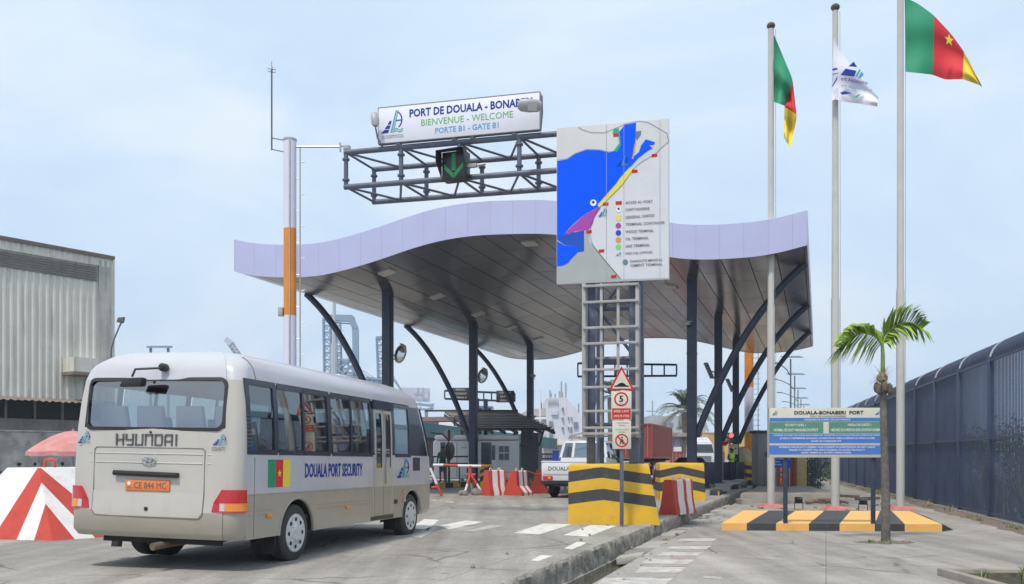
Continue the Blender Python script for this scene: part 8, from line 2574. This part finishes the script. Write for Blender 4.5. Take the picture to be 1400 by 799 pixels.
# ground spotlights
def spot(label, u, v):
    g = G(u, v, LOT); t = thing('ground_spotlight', label, 'spotlight', g, R(-20), 'spotlights aimed at the flags')
    mb = MB()
    for sd in (-1,1): mb.tube([(sd*0.13,0,0.0),(sd*0.13,0,0.26)],0.014,6)
    mb.tube([(-0.13,0,0.01),(0.13,0,0.01)],0.014,6); mb.build('stand', BLACKP, t)
    mb = MB(); mb.hexa([(-.11,-.06,.20),(.11,-.06,.20),(.11,.10,.24),(-.11,.10,.24)],[(-.13,-.14,.34),(.13,-.14,.34),(.13,.06,.42),(-.13,.06,.42)]); mb.build('housing', BLACKP, t, bevel=0.015)
    mb = MB(); mb.tube([(0.05,0.1,0.02),(-0.2,0.2,0.015),(-0.45,0.15,0.015),(-0.6,0.3,0.015)],0.01,5); mb.build('cable', BLACKP, t)
spot('black spotlight on the ground left of the middle flagpole', 1092, 697); spot('black spotlight on the ground right of the middle flagpole', 1180, 699)
# manhole pit at the lower right corner
g0 = G(1281, 787, LOT)
t = thing('concrete_pit', 'raised concrete rim of an open pit at the lower right corner', 'pit', g0, 0.0)
Wd, Dp = 2.6, 1.5
mb = MB()
for (a, b) in (((0,-Dp-0.4),(0.14,0.0)),((0.14,-0.14),(Wd,0.0)),((Wd,-Dp-0.4),(Wd+0.14,0))):
    mb = MB(); mb.box((a[0],a[1],-0.2),(b[0],b[1],0.11)); mb.build('rim', STEPM, t, bevel=0.012)
mb = MB(); mb.box((0.141,-0.20,-0.3),(Wd-0.001,-0.141,0.06)); mb.build('inner_wall', mat('mossy_wall',(0.13,0.12,0.08),0.95,var=0.5,scale=6,dirt=0.8,dcol=(0.05,0.07,0.02),bump=0.6), t)
mb = MB(); mb.box((0.141,-Dp-0.4,-0.02),(Wd-0.001,-0.201,0.004)); mb.build('pit_soil', mat('pit_soil',(0.05,0.045,0.03),0.95,var=0.4,scale=6,bump=0.6), t)

# ================================================================== PLANTS
def leafmat(name, c, var=0.35):
    m = mat(name, c, 0.55, var=var, scale=3)
    b = m.node_tree.nodes['Principled BSDF']
    return m
LEAF = leafmat('palm_leaf', (0.27, 0.40, 0.06), 0.3); LEAF2 = leafmat('date_leaf', (0.07, 0.10, 0.055)); LEAF3 = leafmat('bush_leaf', (0.045, 0.085, 0.03), 0.5); DRY = mat('dry_fibre', (0.30,0.24,0.16), 0.9, var=0.4)
GRS = leafmat('grass_blades', (0.14,0.20,0.05), 0.5)
def frond(mb, pts, width, leaflets, droop, rnd, start=0.12, lw=0.035, flip=1.0, tipf=0.35):
    """rachis through pts with leaflets on both sides"""
    pts = catmull(pts, 24)
    mb.tube(pts, lambda t: 0.022*(1-t)+0.004, 6)
    n = leaflets
    for i in range(n):
        t = start + (1-start)*(i+0.5)/n
        k = min(int(t*24), 23); f = t*24-k
        p = pts[k].lerp(pts[k+1], f); d = (pts[k+1]-pts[k]).normalized()
        sd = d.cross(Vector((0,0,1)))
        if sd.length < 0.1: sd = Vector((0,1,0))
        sd.normalize(); up = sd.cross(d)
        L = width*(0.55+0.45*math.sin(math.pi*min(1,t*0.9+0.15)))*rnd.uniform(0.85,1.1)
        if t > 0.85: L *= 0.8
        for s_ in (-1, 1):
            out_ = (sd*s_*0.85 + d*(0.55+tipf*t) + up*0.25).normalized()
            q1 = p + out_*L*0.5 + Vector((0,0,-droop*L*0.10))
            q2 = p + out_*L*0.85 + Vector((0,0,-droop*L*0.45)); q3 = p + out_*L + Vector((0,0,-droop*L*0.80))
            wv = d.cross(out_).cross(out_).normalized()
            w = lw
            mb.add([p-d*w*0.3, p+d*w*0.3, q1+d*w*0.6, q1-d*w*0.6, q2+d*w*0.4, q2-d*w*0.4, q3], [(0,1,2,3),(3,2,4,5),(5,4,6)])
# young palm in front of the board
pg = G(1211, 742, LOT)
Yp = pg.y
plm = thing('young_palm', 'young palm with two arching fronds and slim ringed trunk right of the notice board', 'palm tree', pg, 0)
BARK = mat('palm_bark', (0.13,0.115,0.105), 0.9, var=0.35, scale=6, bump=0.6, bscale=15, dirt=0.7, dcol=(0.26,0.24,0.22))
mb = MB(); rnd = random.Random(3)
tp_ = [P(1211,742,Yp), P(1211,690,Yp), P(1209.5,630,Yp), P(1208,570,Yp), P(1208,536,Yp)]
tp_[0].z = LOT-0.05
trp = catmull(tp_, 60)
rad = lambda t: (0.12 if t < 0.02 else 0.090 - 0.028*t) * (1 + (0.07 if int(t*60) % 3 == 0 else 0))
mb.tube(trp, rad, 12); mb.build('trunk', BARK, plm, world=True, smooth=20)
mb = MB()
for i in range(7):     # nut-like leaf bases under the fibre
    a = 2*math.pi*i/7; c = P(1208,532,Yp) + Vector((0.13*math.cos(a),0.13*math.sin(a),0.04*(i % 2)))
    mb.lathe([(0.01,-0.12),(0.055,-0.08),(0.068,0.0),(0.05,0.07),(0.01,0.11)], c, 8)
mb.build('leaf_bases', mat('husk_brown',(0.13,0.10,0.08),0.9,var=0.35), plm, world=True)
mb = MB()
for i in range(130):
    a = rnd.uniform(0,2*math.pi); e = rnd.uniform(-0.7,0.9); c = P(1206,514,Yp)+Vector((0,0,rnd.uniform(-.12,.06)))
    d = Vector((math.cos(a)*math.cos(e),math.sin(a)*math.cos(e),math.sin(e)))*rnd.uniform(.16,.36)
    s_ = Vector((-math.sin(a),math.cos(a),0))*0.006
    mb.quad(c-s_, c+s_, c+d+s_*0.4+Vector((0,0,-.03)), c+d-s_*0.4+Vector((0,0,-.03)))
mb.lathe([(0.04,-0.12),(0.11,-0.06),(0.11,0.02),(0.05,0.1)], P(1206,516,Yp), 10)
mb.build('dry_fibre', DRY, plm, world=True, fix=False)
mb = MB(); mb.tube([P(1208,528,Yp), P(1207,510,Yp), P(1207,485,Yp), P(1206,470,Yp)], 0.055, 10, r1=0.03); mb.build('crown_shaft', leafmat('shaft_green',(0.17,0.25,0.07)), plm, world=True)
def palm_frond(pts, leaf, n=34):
    mb = MB()
    ps = catmull([P(u, v, Yp+dy) for u, v, dy in pts], 30)
    mb.tube(ps, lambda t: 0.020*(1-t)+0.005, 6)
    for i in range(n):
        t = 0.06+0.94*i/(n-1); k = min(int(t*30),29); p = ps[k].lerp(ps[k+1], t*30-k); d = (ps[k+1]-ps[k]).normalized()
        for (du, dv, ddy) in leaf(t, i):
            q = p + Vector((du, ddy, dv))
            mid = p.lerp(q, 0.5) + Vector((0,0,0.05)); q = q - Vector((0,0,0.06))
            wdir = Vector((0.3,0.8,0.3)) if i % 2 else Vector((0.6,0.5,0.4))
            wdir = wdir - (q-p).normalized()*wdir.dot((q-p).normalized()); wdir.normalize(); w = 0.062*(1 if t < .9 else .7)
            mb.add([p-wdir*w*.5, p+wdir*w*.5, mid+wdir*w, mid-wdir*w, q], [(0,1,2,3),(3,2,4)])
    mb.build('frond', LEAF, plm, world=True, fix=False)
def left_leaf(t, i):
    r_ = rnd.uniform
    L = (0.38+0.22*math.sin(math.pi*min(t*1.0,1)))*r_(.88,1.1)
    # upper side: short leaflets pointing up-left; lower side: longer ones hanging down
    a1 = R(100+70*t); a2 = R(252-18*t)
    return [(L*0.62*math.cos(a1), L*0.5*math.sin(a1), r_(-.25,.25)), (L*1.15*math.cos(a2)-0.10*L, L*1.05*math.sin(a2), r_(-.2,.35))]
def right_leaf(t, i):
    r_ = rnd.uniform
    L = (0.42+0.25*math.sin(math.pi*min(t*1.0,1)))*r_(.88,1.1)
    a1 = R(105-75*t); a2 = R(-20-42*t)
    return [(L*0.85*math.cos(a1), L*0.85*math.sin(a1), r_(-.25,.25)), (L*0.95*math.cos(a2)*(0.5+0.5*t), L*0.75*math.sin(a2)*(0.55+0.45*t), r_(-.2,.35))]
palm_frond([(1206,473,0),(1200,463,-.05),(1190,457,-.1),(1176,456,-.15),(1162,464,-.25),(1152,476,-.3)], left_leaf, 46)
palm_frond([(1206,473,0),(1210,461,.0),(1218,450,.05),(1230,443,.1),(1246,442,.1),(1260,450,.1)], right_leaf, 46)
def tuft_mesh(mb, c, n, h, spread, rnd, w=0.008):
    for i in range(n):
        a = rnd.uniform(0,2*math.pi); r_ = rnd.uniform(0,spread); b = c + Vector((r_*math.cos(a), r_*math.sin(a), 0))
        L = h*rnd.uniform(.5,1.1); tl = Vector((rnd.uniform(-.5,.5),rnd.uniform(-.5,.5),1)).normalized()*L
        s_ = Vector((math.cos(a+1.3),math.sin(a+1.3),0))*w
        mb.add([b-s_, b+s_, b+tl*0.6+s_*.8, b+tl*0.6-s_*.8, b+tl+Vector((tl.x*.4,tl.y*.4,-.1*L))], [(0,1,2,3),(3,2,4)])
# bare soil ring at the palm foot, weeds
mb = MB(); n = 26
ringp = [(0.62*math.cos(2*math.pi*i/n)*rnd.uniform(.8,1.15), 0.36*math.sin(2*math.pi*i/n)*rnd.uniform(.8,1.15)) for i in range(n)]
mb.add([(pg.x+0.02, pg.y, LOT+0.03)] + [(pg.x+x, pg.y+y, LOT+0.004) for x, y in ringp], [(0, 1+i, 1+(i+1) % n) for i in range(n)])
struct('planting_soil', mb, mat('soil', (0.17,0.13,0.10), 0.95, var=0.4, scale=9, bump=0.8, dirt=0.6, dcol=(0.30,0.26,0.22)), fix=False)
def tuft(label, c, n, h, spread, group, m=GRS):
    mb = MB(); tuft_mesh(mb, Vector((0,0,0)), n, h, spread, rnd); o = mb.build('weed_tuft', m, fix=False); o.location = c; return tag(o, label, 'weed', group)
tuft('little green weed on the left of the palm foot', pg+Vector((-0.35,-0.1,0.01)), 26, 0.10, 0.10, 'weeds at the palm foot')
tuft('little green weed in front of the palm foot', pg+Vector((-0.1,-0.22,0.01)), 22, 0.08, 0.12, 'weeds at the palm foot')
tuft('dry little weed on the right of the palm foot', pg+Vector((0.4,-0.05,0.01)), 24, 0.06, 0.14, 'weeds at the palm foot', DRY)
mb = MB()
for (dx, dy, h) in ((0.5,-0.35,.18),(1.0,-0.5,.28),(1.45,-0.35,.2),(1.9,-.6,.22),(2.3,-.4,.2),(.8,-.9,.2)):
    tuft_mesh(mb, g0+Vector((dx,dy,0.004)), 16, h, 0.08, rnd)
tag(mb.build('pit_weeds', GRS, fix=False), 'green weeds growing inside the concrete pit', 'weeds', kind='stuff')
mb = MB(); mb2 = MB()
for i in range(60):
    tt = rnd.uniform(-10, 34); c = fo + D1*tt + Vector((-0.28-rnd.random()*0.3, 0, 0.0))
    big = i % 9 == 0
    tuft_mesh(mb if i % 3 else mb2, c, 26 if big else 14, 0.34 if big else 0.13, 0.22 if big else 0.15, rnd)
tag(mb.build('green_weeds', GRS, fix=False), 'green weeds growing along the foot of the fence', 'weeds', kind='stuff')
tag(mb2.build('dry_weeds', DRY, fix=False), 'dry brown weeds along the foot of the fence', 'weeds', kind='stuff')
# earth strip along the fence
mb = MB(); rows = [[],[]]
for i in range(120):
    tt = -14 + i*0.6; p = fo + D1*tt
    rows[0].append((p.x-0.75+rnd.uniform(-.16,.16), p.y, LOT+0.004)); rows[1].append((p.x-0.1, p.y+0.03, LOT+0.02))
mb.grid(rows); struct('fence_verge', mb, mat('soil',(0,0,0)), fix=False)

# date palm in the background
def date_palm(label, u, v, Y, hc, nf, fl, seed):
    base = Vector((P(u,600,Y).x, Y, 0)); c = P(u, v, Y) - base
    t = thing('date_palm', label, 'palm tree', base, 0, 'date palms beyond the gate')
    rn = random.Random(seed)
    mb = MB(); mb.tube([(0,0,0),(0.1,0,c.z*0.5),(c.x,0,c.z-0.3)], lambda q: 0.55-0.08*q, 12); mb.build('trunk', mat('date_bark',(0.16,0.12,0.09),0.9,var=0.4,scale=3,bump=0.6), t)
    for k in range(nf):
        a = 2*math.pi*k/nf*2.618 + rn.uniform(-.2,.2); e = R(82 - 105*(k/nf)**0.9 + rn.uniform(-6,6)); L = fl*rn.uniform(.88,1.08)
        d = Vector((math.cos(a)*math.cos(e), math.sin(a)*math.cos(e), math.sin(e)))
        p1 = c + d*L*0.35; p2 = c + d*L*0.7 + Vector((0,0,-0.14*L*0.8)); p3 = c + d*L + Vector((0,0,-0.42*L*(0.7+0.3*math.cos(e))))
        mb = MB(); frond(mb, [c, p1, p2, p3], fl*0.17, 26, 0.5, rn, lw=0.07)
        mb.build('frond', LEAF2 if k < nf*0.82 else DRY, t, fix=False)
date_palm('big date palm with drooping fronds behind the nearest right column', 938, 560, 100, 5, 46, 3.6, 5)
date_palm('second date palm mostly hidden behind the pale lattice frame', 836, 540, 105, 5, 26, 3.2, 9)
# bushes and trees beyond the fence
def leafy_tree(label, x, y, h, w, seed, n=1500, m=LEAF3, leaf=0.16, trunk=True, cat='tree', name='broadleaf_tree', group='trees beyond the fence', base=-0.4):
    rn = random.Random(seed); t = thing(name, label, cat, (x, y, base), 0, group)
    if trunk:
        mb = MB(); mb.tube([(0,0,0),(0.08,0.05,h*0.4),(0,0.1,h*0.8)], 0.14, 8, r1=0.05)
        for k in range(5):
            a = k*1.3; mb.tube([(0.05,0.05,h*(0.3+.08*k)),(w*.3*math.cos(a),w*.3*math.sin(a),h*(.5+.08*k)),(w*.45*math.cos(a),w*.45*math.sin(a),h*(.62+.07*k))],0.05,6,r1=0.02)
        mb.build('trunk', BARK, t)
    blobs = [(Vector((rn.uniform(-.4,.4)*w, rn.uniform(-.4,.4)*w, h*rn.uniform(.28,.85))), rn.uniform(.28,.45)*w) for _ in range(9)]
    mb = MB()
    for i in range(n):
        c, r_ = rn.choice(blobs)
        d = Vector((rn.gauss(0,1),rn.gauss(0,1),rn.gauss(0,1)*0.8)).normalized()*r_*rn.uniform(.55,1.08)
        p = c + d
        if p.z < 0.1: continue
        u_ = Vector((rn.gauss(0,1),rn.gauss(0,1),rn.gauss(0,.5))).normalized(); v_ = u_.cross(Vector((rn.gauss(0,1),rn.gauss(0,1),rn.gauss(0,1)))).normalized()
        s_ = leaf*rn.uniform(.6,1.3)
        mb.quad(p-u_*s_*.6, p+v_*s_*.3, p+u_*s_*.6, p-v_*s_*.3)
    mb.build('crown', m, t, fix=False)
LEAF4 = leafmat('pale_bush_leaf', (0.10, 0.15, 0.06), 0.5)
posns = [(16.2,22.0,3.6,2.6),(18.2,26.0,3.9,3.0),(20.6,32.5,3.2,3.2),(18.0,20.0,4.0,3.0),(21.0,27.0,4.1,3.2),(23.0,38.0,3.6,3.4),(24.5,44,3.4,3.0),(26,52,3.6,3.6),(22.5,34,2.8,2.4),(25.0,33,4.0,3.4)]
words = ('bush nearest the right edge, seen through the near fence bays','second bush behind the fence, in the bay left of the nearest post','low bush behind the middle fence bays','taller tree at the right edge behind the nearest bush','tree standing behind the second bush beyond the fence',
         'bush far along the fence behind its middle posts','bush behind the fence near the right flagpole','large bush behind the far end of the fence','small bush between larger ones behind the middle bays','tree farther back behind the middle fence bays')
for i, (x, y, h, w) in enumerate(posns):
    leafy_tree('leafy green ' + words[i], x, y, h, w, 30+i, 1700, LEAF3 if i % 2 else LEAF4)
leafy_tree('green shrub showing through the dark bar gate', 15.4, 47.0, 2.4, 1.6, 77, 1200, LEAF4, group=None, cat='shrub', name='shrub', trunk=True)
mb = MB(); rn = random.Random(8)
for i in range(5200):
    tt = rn.uniform(-12,60); ln = rn.uniform(0.7,7.0); c = fo + D1*tt + Vector((ln,0,-0.02))
    tuft_mesh(mb, c, 1, rn.uniform(.5,1.5), 0.3, rn, 0.03)
tag(mb.build('tall_grass', GRS, fix=False), 'rough tall grass growing beyond the fence', 'grass', kind='stuff')

# ================================================================== PEOPLE
def person(label, loc, yaw, joints, radii, cloth, extras=None, height=1.75, group=None):
    t = thing('person', label, 'person', loc, yaw, group)
    names = list(joints); idx = {n_: i for i, n_ in enumerate(names)}
    edges = [('pelvis','waist'),('waist','chest'),('chest','neck'),('neck','head'),('head','crown'),('chest','sh_l'),('chest','sh_r'),('sh_l','el_l'),('sh_r','el_r'),('el_l','wr_l'),('el_r','wr_r'),('wr_l','hd_l'),('wr_r','hd_r'),
             ('pelvis','hip_l'),('pelvis','hip_r'),('hip_l','kn_l'),('hip_r','kn_r'),('kn_l','an_l'),('kn_r','an_r'),('an_l','to_l'),('an_r','to_r')]
    me = bpy.data.meshes.new('body'); me.from_pydata([joints[n_] for n_ in names], [(idx[a], idx[b]) for a, b in edges], [])
    o = bpy.data.objects.new('body', me); col.objects.link(o)
    sk = o.modifiers.new('skin', 'SKIN'); sk.use_smooth_shade = True
    for i, n_ in enumerate(names):
        r_ = radii[n_]; me.skin_vertices[0].data[i].radius = r_ if isinstance(r_, tuple) else (r_, r_)
    me.skin_vertices[0].data[idx['pelvis']].use_root = True
    sb = o.modifiers.new('sub', 'SUBSURF'); sb.levels = 1; sb.render_levels = 1
    bpy.context.view_layer.update()
    dg = bpy.context.evaluated_depsgraph_get()
    me2 = bpy.data.meshes.new_from_object(o.evaluated_get(dg)); me2.name = 'body'
    bpy.data.objects.remove(o); 
    o = bpy.data.objects.new('body', me2); col.objects.link(o); o.parent = t
    me2.materials.clear()
    mats_ = []
    for p in me2.polygons:
        m = cloth(p.center)
        if m not in mats_: mats_.append(m)
    for m in mats_: me2.materials.append(m)
    for p in me2.polygons: p.material_index = mats_.index(cloth(p.center)); p.use_smooth = True
    # five fingers per hand
    for h_, w_ in (('hd_l','wr_l'),('hd_r','wr_r')):
        a, b = Vector(joints[w_]), Vector(joints[h_]); d = (b-a).normalized(); s_ = d.cross(Vector((0,1,0)));
        if s_.length < .1: s_ = Vector((1,0,0))
        s_ = Vector((0,1,0)).cross(d).cross(d).normalized() if False else Vector((0,1,0))
        s_ = (s_ - d*s_.dot(d)).normalized()
        mb = MB()
        for k, L in enumerate((.065,.078,.074,.058)):
            q = b + s_*(k-1.5)*0.019 - d*0.01; n_ = d.cross(s_)
            mb.tube([q, q+d*L*.5, q+d*L*.9+n_*0.012], 0.008, 6)
        q = a.lerp(b,.55) + s_*(-0.03); mb.tube([q, q-s_*0.02+d*.03, q-s_*0.02+d*.055], 0.009, 6)
        mb.build('fingers', SKIN, t, smooth=60)
    return t
SKIN = mat('dark_skin', (0.10,0.05,0.03), 0.5, var=0.1)
HAIR = mat('black_hair', (0.01,0.01,0.01), 0.8)
HIV = mat('hi_vis_yellow', (0.55,0.80,0.06), 0.6, var=0.1); DUN = mat('dark_uniform', (0.03,0.035,0.07), 0.8, var=0.2); DGR = mat('dark_green_cloth', (0.015,0.075,0.05), 0.8, var=0.2); MRN = mat('maroon_cloth', (0.25,0.03,0.03), 0.8, var=0.2)
BLU = mat('blue_cloth',(0.02,0.05,0.35),0.8)
def std_joints(arm='bent'):
    j = dict(pelvis=(0,0,.95), waist=(0,0,1.10), chest=(0,0,1.36), neck=(0,-.01,1.50), head=(0,-.02,1.60), crown=(0,-.01,1.69), sh_l=(-.19,0,1.40), sh_r=(.19,0,1.40),
             hip_l=(-.10,0,.88), hip_r=(.10,0,.88), kn_l=(-.11,-.02,.48), kn_r=(.11,-.03,.48), an_l=(-.12,.02,.08), an_r=(.13,0,.08), to_l=(-.13,-.14,.035), to_r=(.16,-.15,.035))
    if arm == 'bent': j.update(el_l=(-.26,.02,1.13), el_r=(.26,.02,1.13), wr_l=(-.20,-.20,1.12), wr_r=(.18,-.20,1.12), hd_l=(-.15,-.27,1.14), hd_r=(.12,-.27,1.14))
    elif arm == 'side': j.update(el_l=(-.26,.02,1.13), el_r=(.26,.03,1.13), wr_l=(-.27,-.04,.88), wr_r=(.28,-.05,.88), hd_l=(-.27,-.06,.80), hd_r=(.28,-.07,.80))
    return j
RAD = dict(pelvis=(.15,.11), waist=(.14,.10), chest=(.17,.115), neck=.052, head=(.078,.092), crown=(.06,.07), sh_l=.062, sh_r=.062, el_l=.043, el_r=.043, wr_l=.028, wr_r=.028, hd_l=(.022,.035), hd_r=(.022,.035),
           hip_l=.092, hip_r=.092, kn_l=.06, kn_r=.06, an_l=.042, an_r=.042, to_l=(.042,.03), to_r=(.042,.03))
def head_bits(t, hair=True, cap=None):
    mb = MB()
    for x in (-.03,.03): mb.lathe([(.002,-.006),(.010,0),(.008,.01)],(x,-.105,1.625),8,'y')
    mb.build('eyes', INK_WHITE, t)
    mb = MB(); mb.hexa([(-.014,-.112,1.585),(.014,-.112,1.585),(.010,-.09,1.585),(-.010,-.09,1.585)],[(-.006,-.108,1.625),(.006,-.108,1.625),(.006,-.09,1.625),(-.006,-.09,1.625)]); mb.build('nose', SKIN, t)
    mb = MB(); mb.box((-.025,-.108,1.555),(.025,-.098,1.565)); mb.build('mouth', mat('lips',(0.16,0.05,0.04),0.5), t)
    mb = MB()
    for s_ in (-1,1): mb.lathe([(.002,-.004),(.022,0),(.018,.012)],(s_*.085,-.01,1.61),10,'x')
    mb.build('ears', SKIN, t)
    mb = MB(); rows = []
    for i in range(6):
        f = i/5*math.pi/2; rows.append([(.098*math.cos(f)*math.cos(a), -.008+.112*math.cos(f)*math.sin(a), 1.645+.085*math.sin(f)) for a in [2*math.pi*j/16 for j in range(17)]])
    mb.grid(rows)
    if cap: mb.hexa([(-.07,-.19,1.655),(.07,-.19,1.655),(.08,-.10,1.65),(-.08,-.10,1.65)],[(-.07,-.19,1.663),(.07,-.19,1.663),(.08,-.10,1.67),(-.08,-.10,1.67)])
    mb.build('cap' if cap else 'hair', cap or HAIR, t, smooth=60)
def guard_cloth(c):
    if c.z > 1.49: return SKIN
    if abs(c.x) > .21 and c.z > .7:
        return DUN if math.hypot(c.x, c.y) < 5 and c.y > -.19 else SKIN
    if c.z > 1.0: return HIV
    if c.z < .10: return BLACKP
    return DUN
gp = Vector((P(1000,655,50).x, 50.0, 0.2))
t = person('guard in yellow high visibility vest and dark trousers standing by the far right column', gp, R(35), std_joints('bent'), RAD, guard_cloth)
head_bits(t, cap=DUN)
def green_cloth(c):
    if c.z > 1.49 or (abs(c.x) > .2 and c.y < -.1): return SKIN
    if c.z > .85: return DGR
    if c.z < .10: return BLACKP
    return MRN if c.z < .5 else DGR
t = person('person in dark green top and maroon leggings standing by the toll booth door', Vector((P(605,650,43.5).x, 43.5, 0.24)), R(-20), std_joints('side'), RAD, green_cloth)
head_bits(t)
for (u, Y_, yw, lab, m) in ((783,80,0.4,'person in bright blue clothes standing by the blue railing',BLU),):
    def cl(c, m=m):
        return SKIN if c.z > 1.49 or (abs(c.x) > .2 and c.z < .95) else (BLACKP if c.z < .1 else (m if c.z > .9 else DUN))
    t = person(lab, Vector((P(769,640,Y_).x, Y_, 0)), yw, std_joints('side'), RAD, cl); head_bits(t)
def guard2(c): return SKIN if c.z > 1.49 or (abs(c.x) > .2 and c.z < .95) else (BLACKP if c.z < .1 else (HIV if c.z > .95 else DUN))
t = person('person in yellow vest beyond the pickup cab, seen through the gantry legs', Vector((P(835,640,50).x, 50, 0)), 0.2, std_joints('side'), RAD, guard2); head_bits(t)

# ------------------------------------------------------------------ humid air
HAZE_ON = True
if HAZE_ON:
    mb = MB(); mb.box((-420, -20, -1.7), (420, 520, 75))
    hm = bpy.data.materials.new('haze'); hm.use_nodes = True
    t_ = hm.node_tree; t_.nodes.clear()
    o_ = N(t_, 'ShaderNodeOutputMaterial'); v_ = N(t_, 'ShaderNodeVolumePrincipled')
    v_.inputs['Color'].default_value = (0.78, 0.89, 1.0, 1); v_.inputs['Density'].default_value = 0.0007; v_.inputs['Anisotropy'].default_value = 0.3
    t_.links.new(v_.outputs[0], o_.inputs['Volume'])
    tag(mb.build('haze', hm), kind='stuff', label='thin humid haze over the whole port', cat='haze')
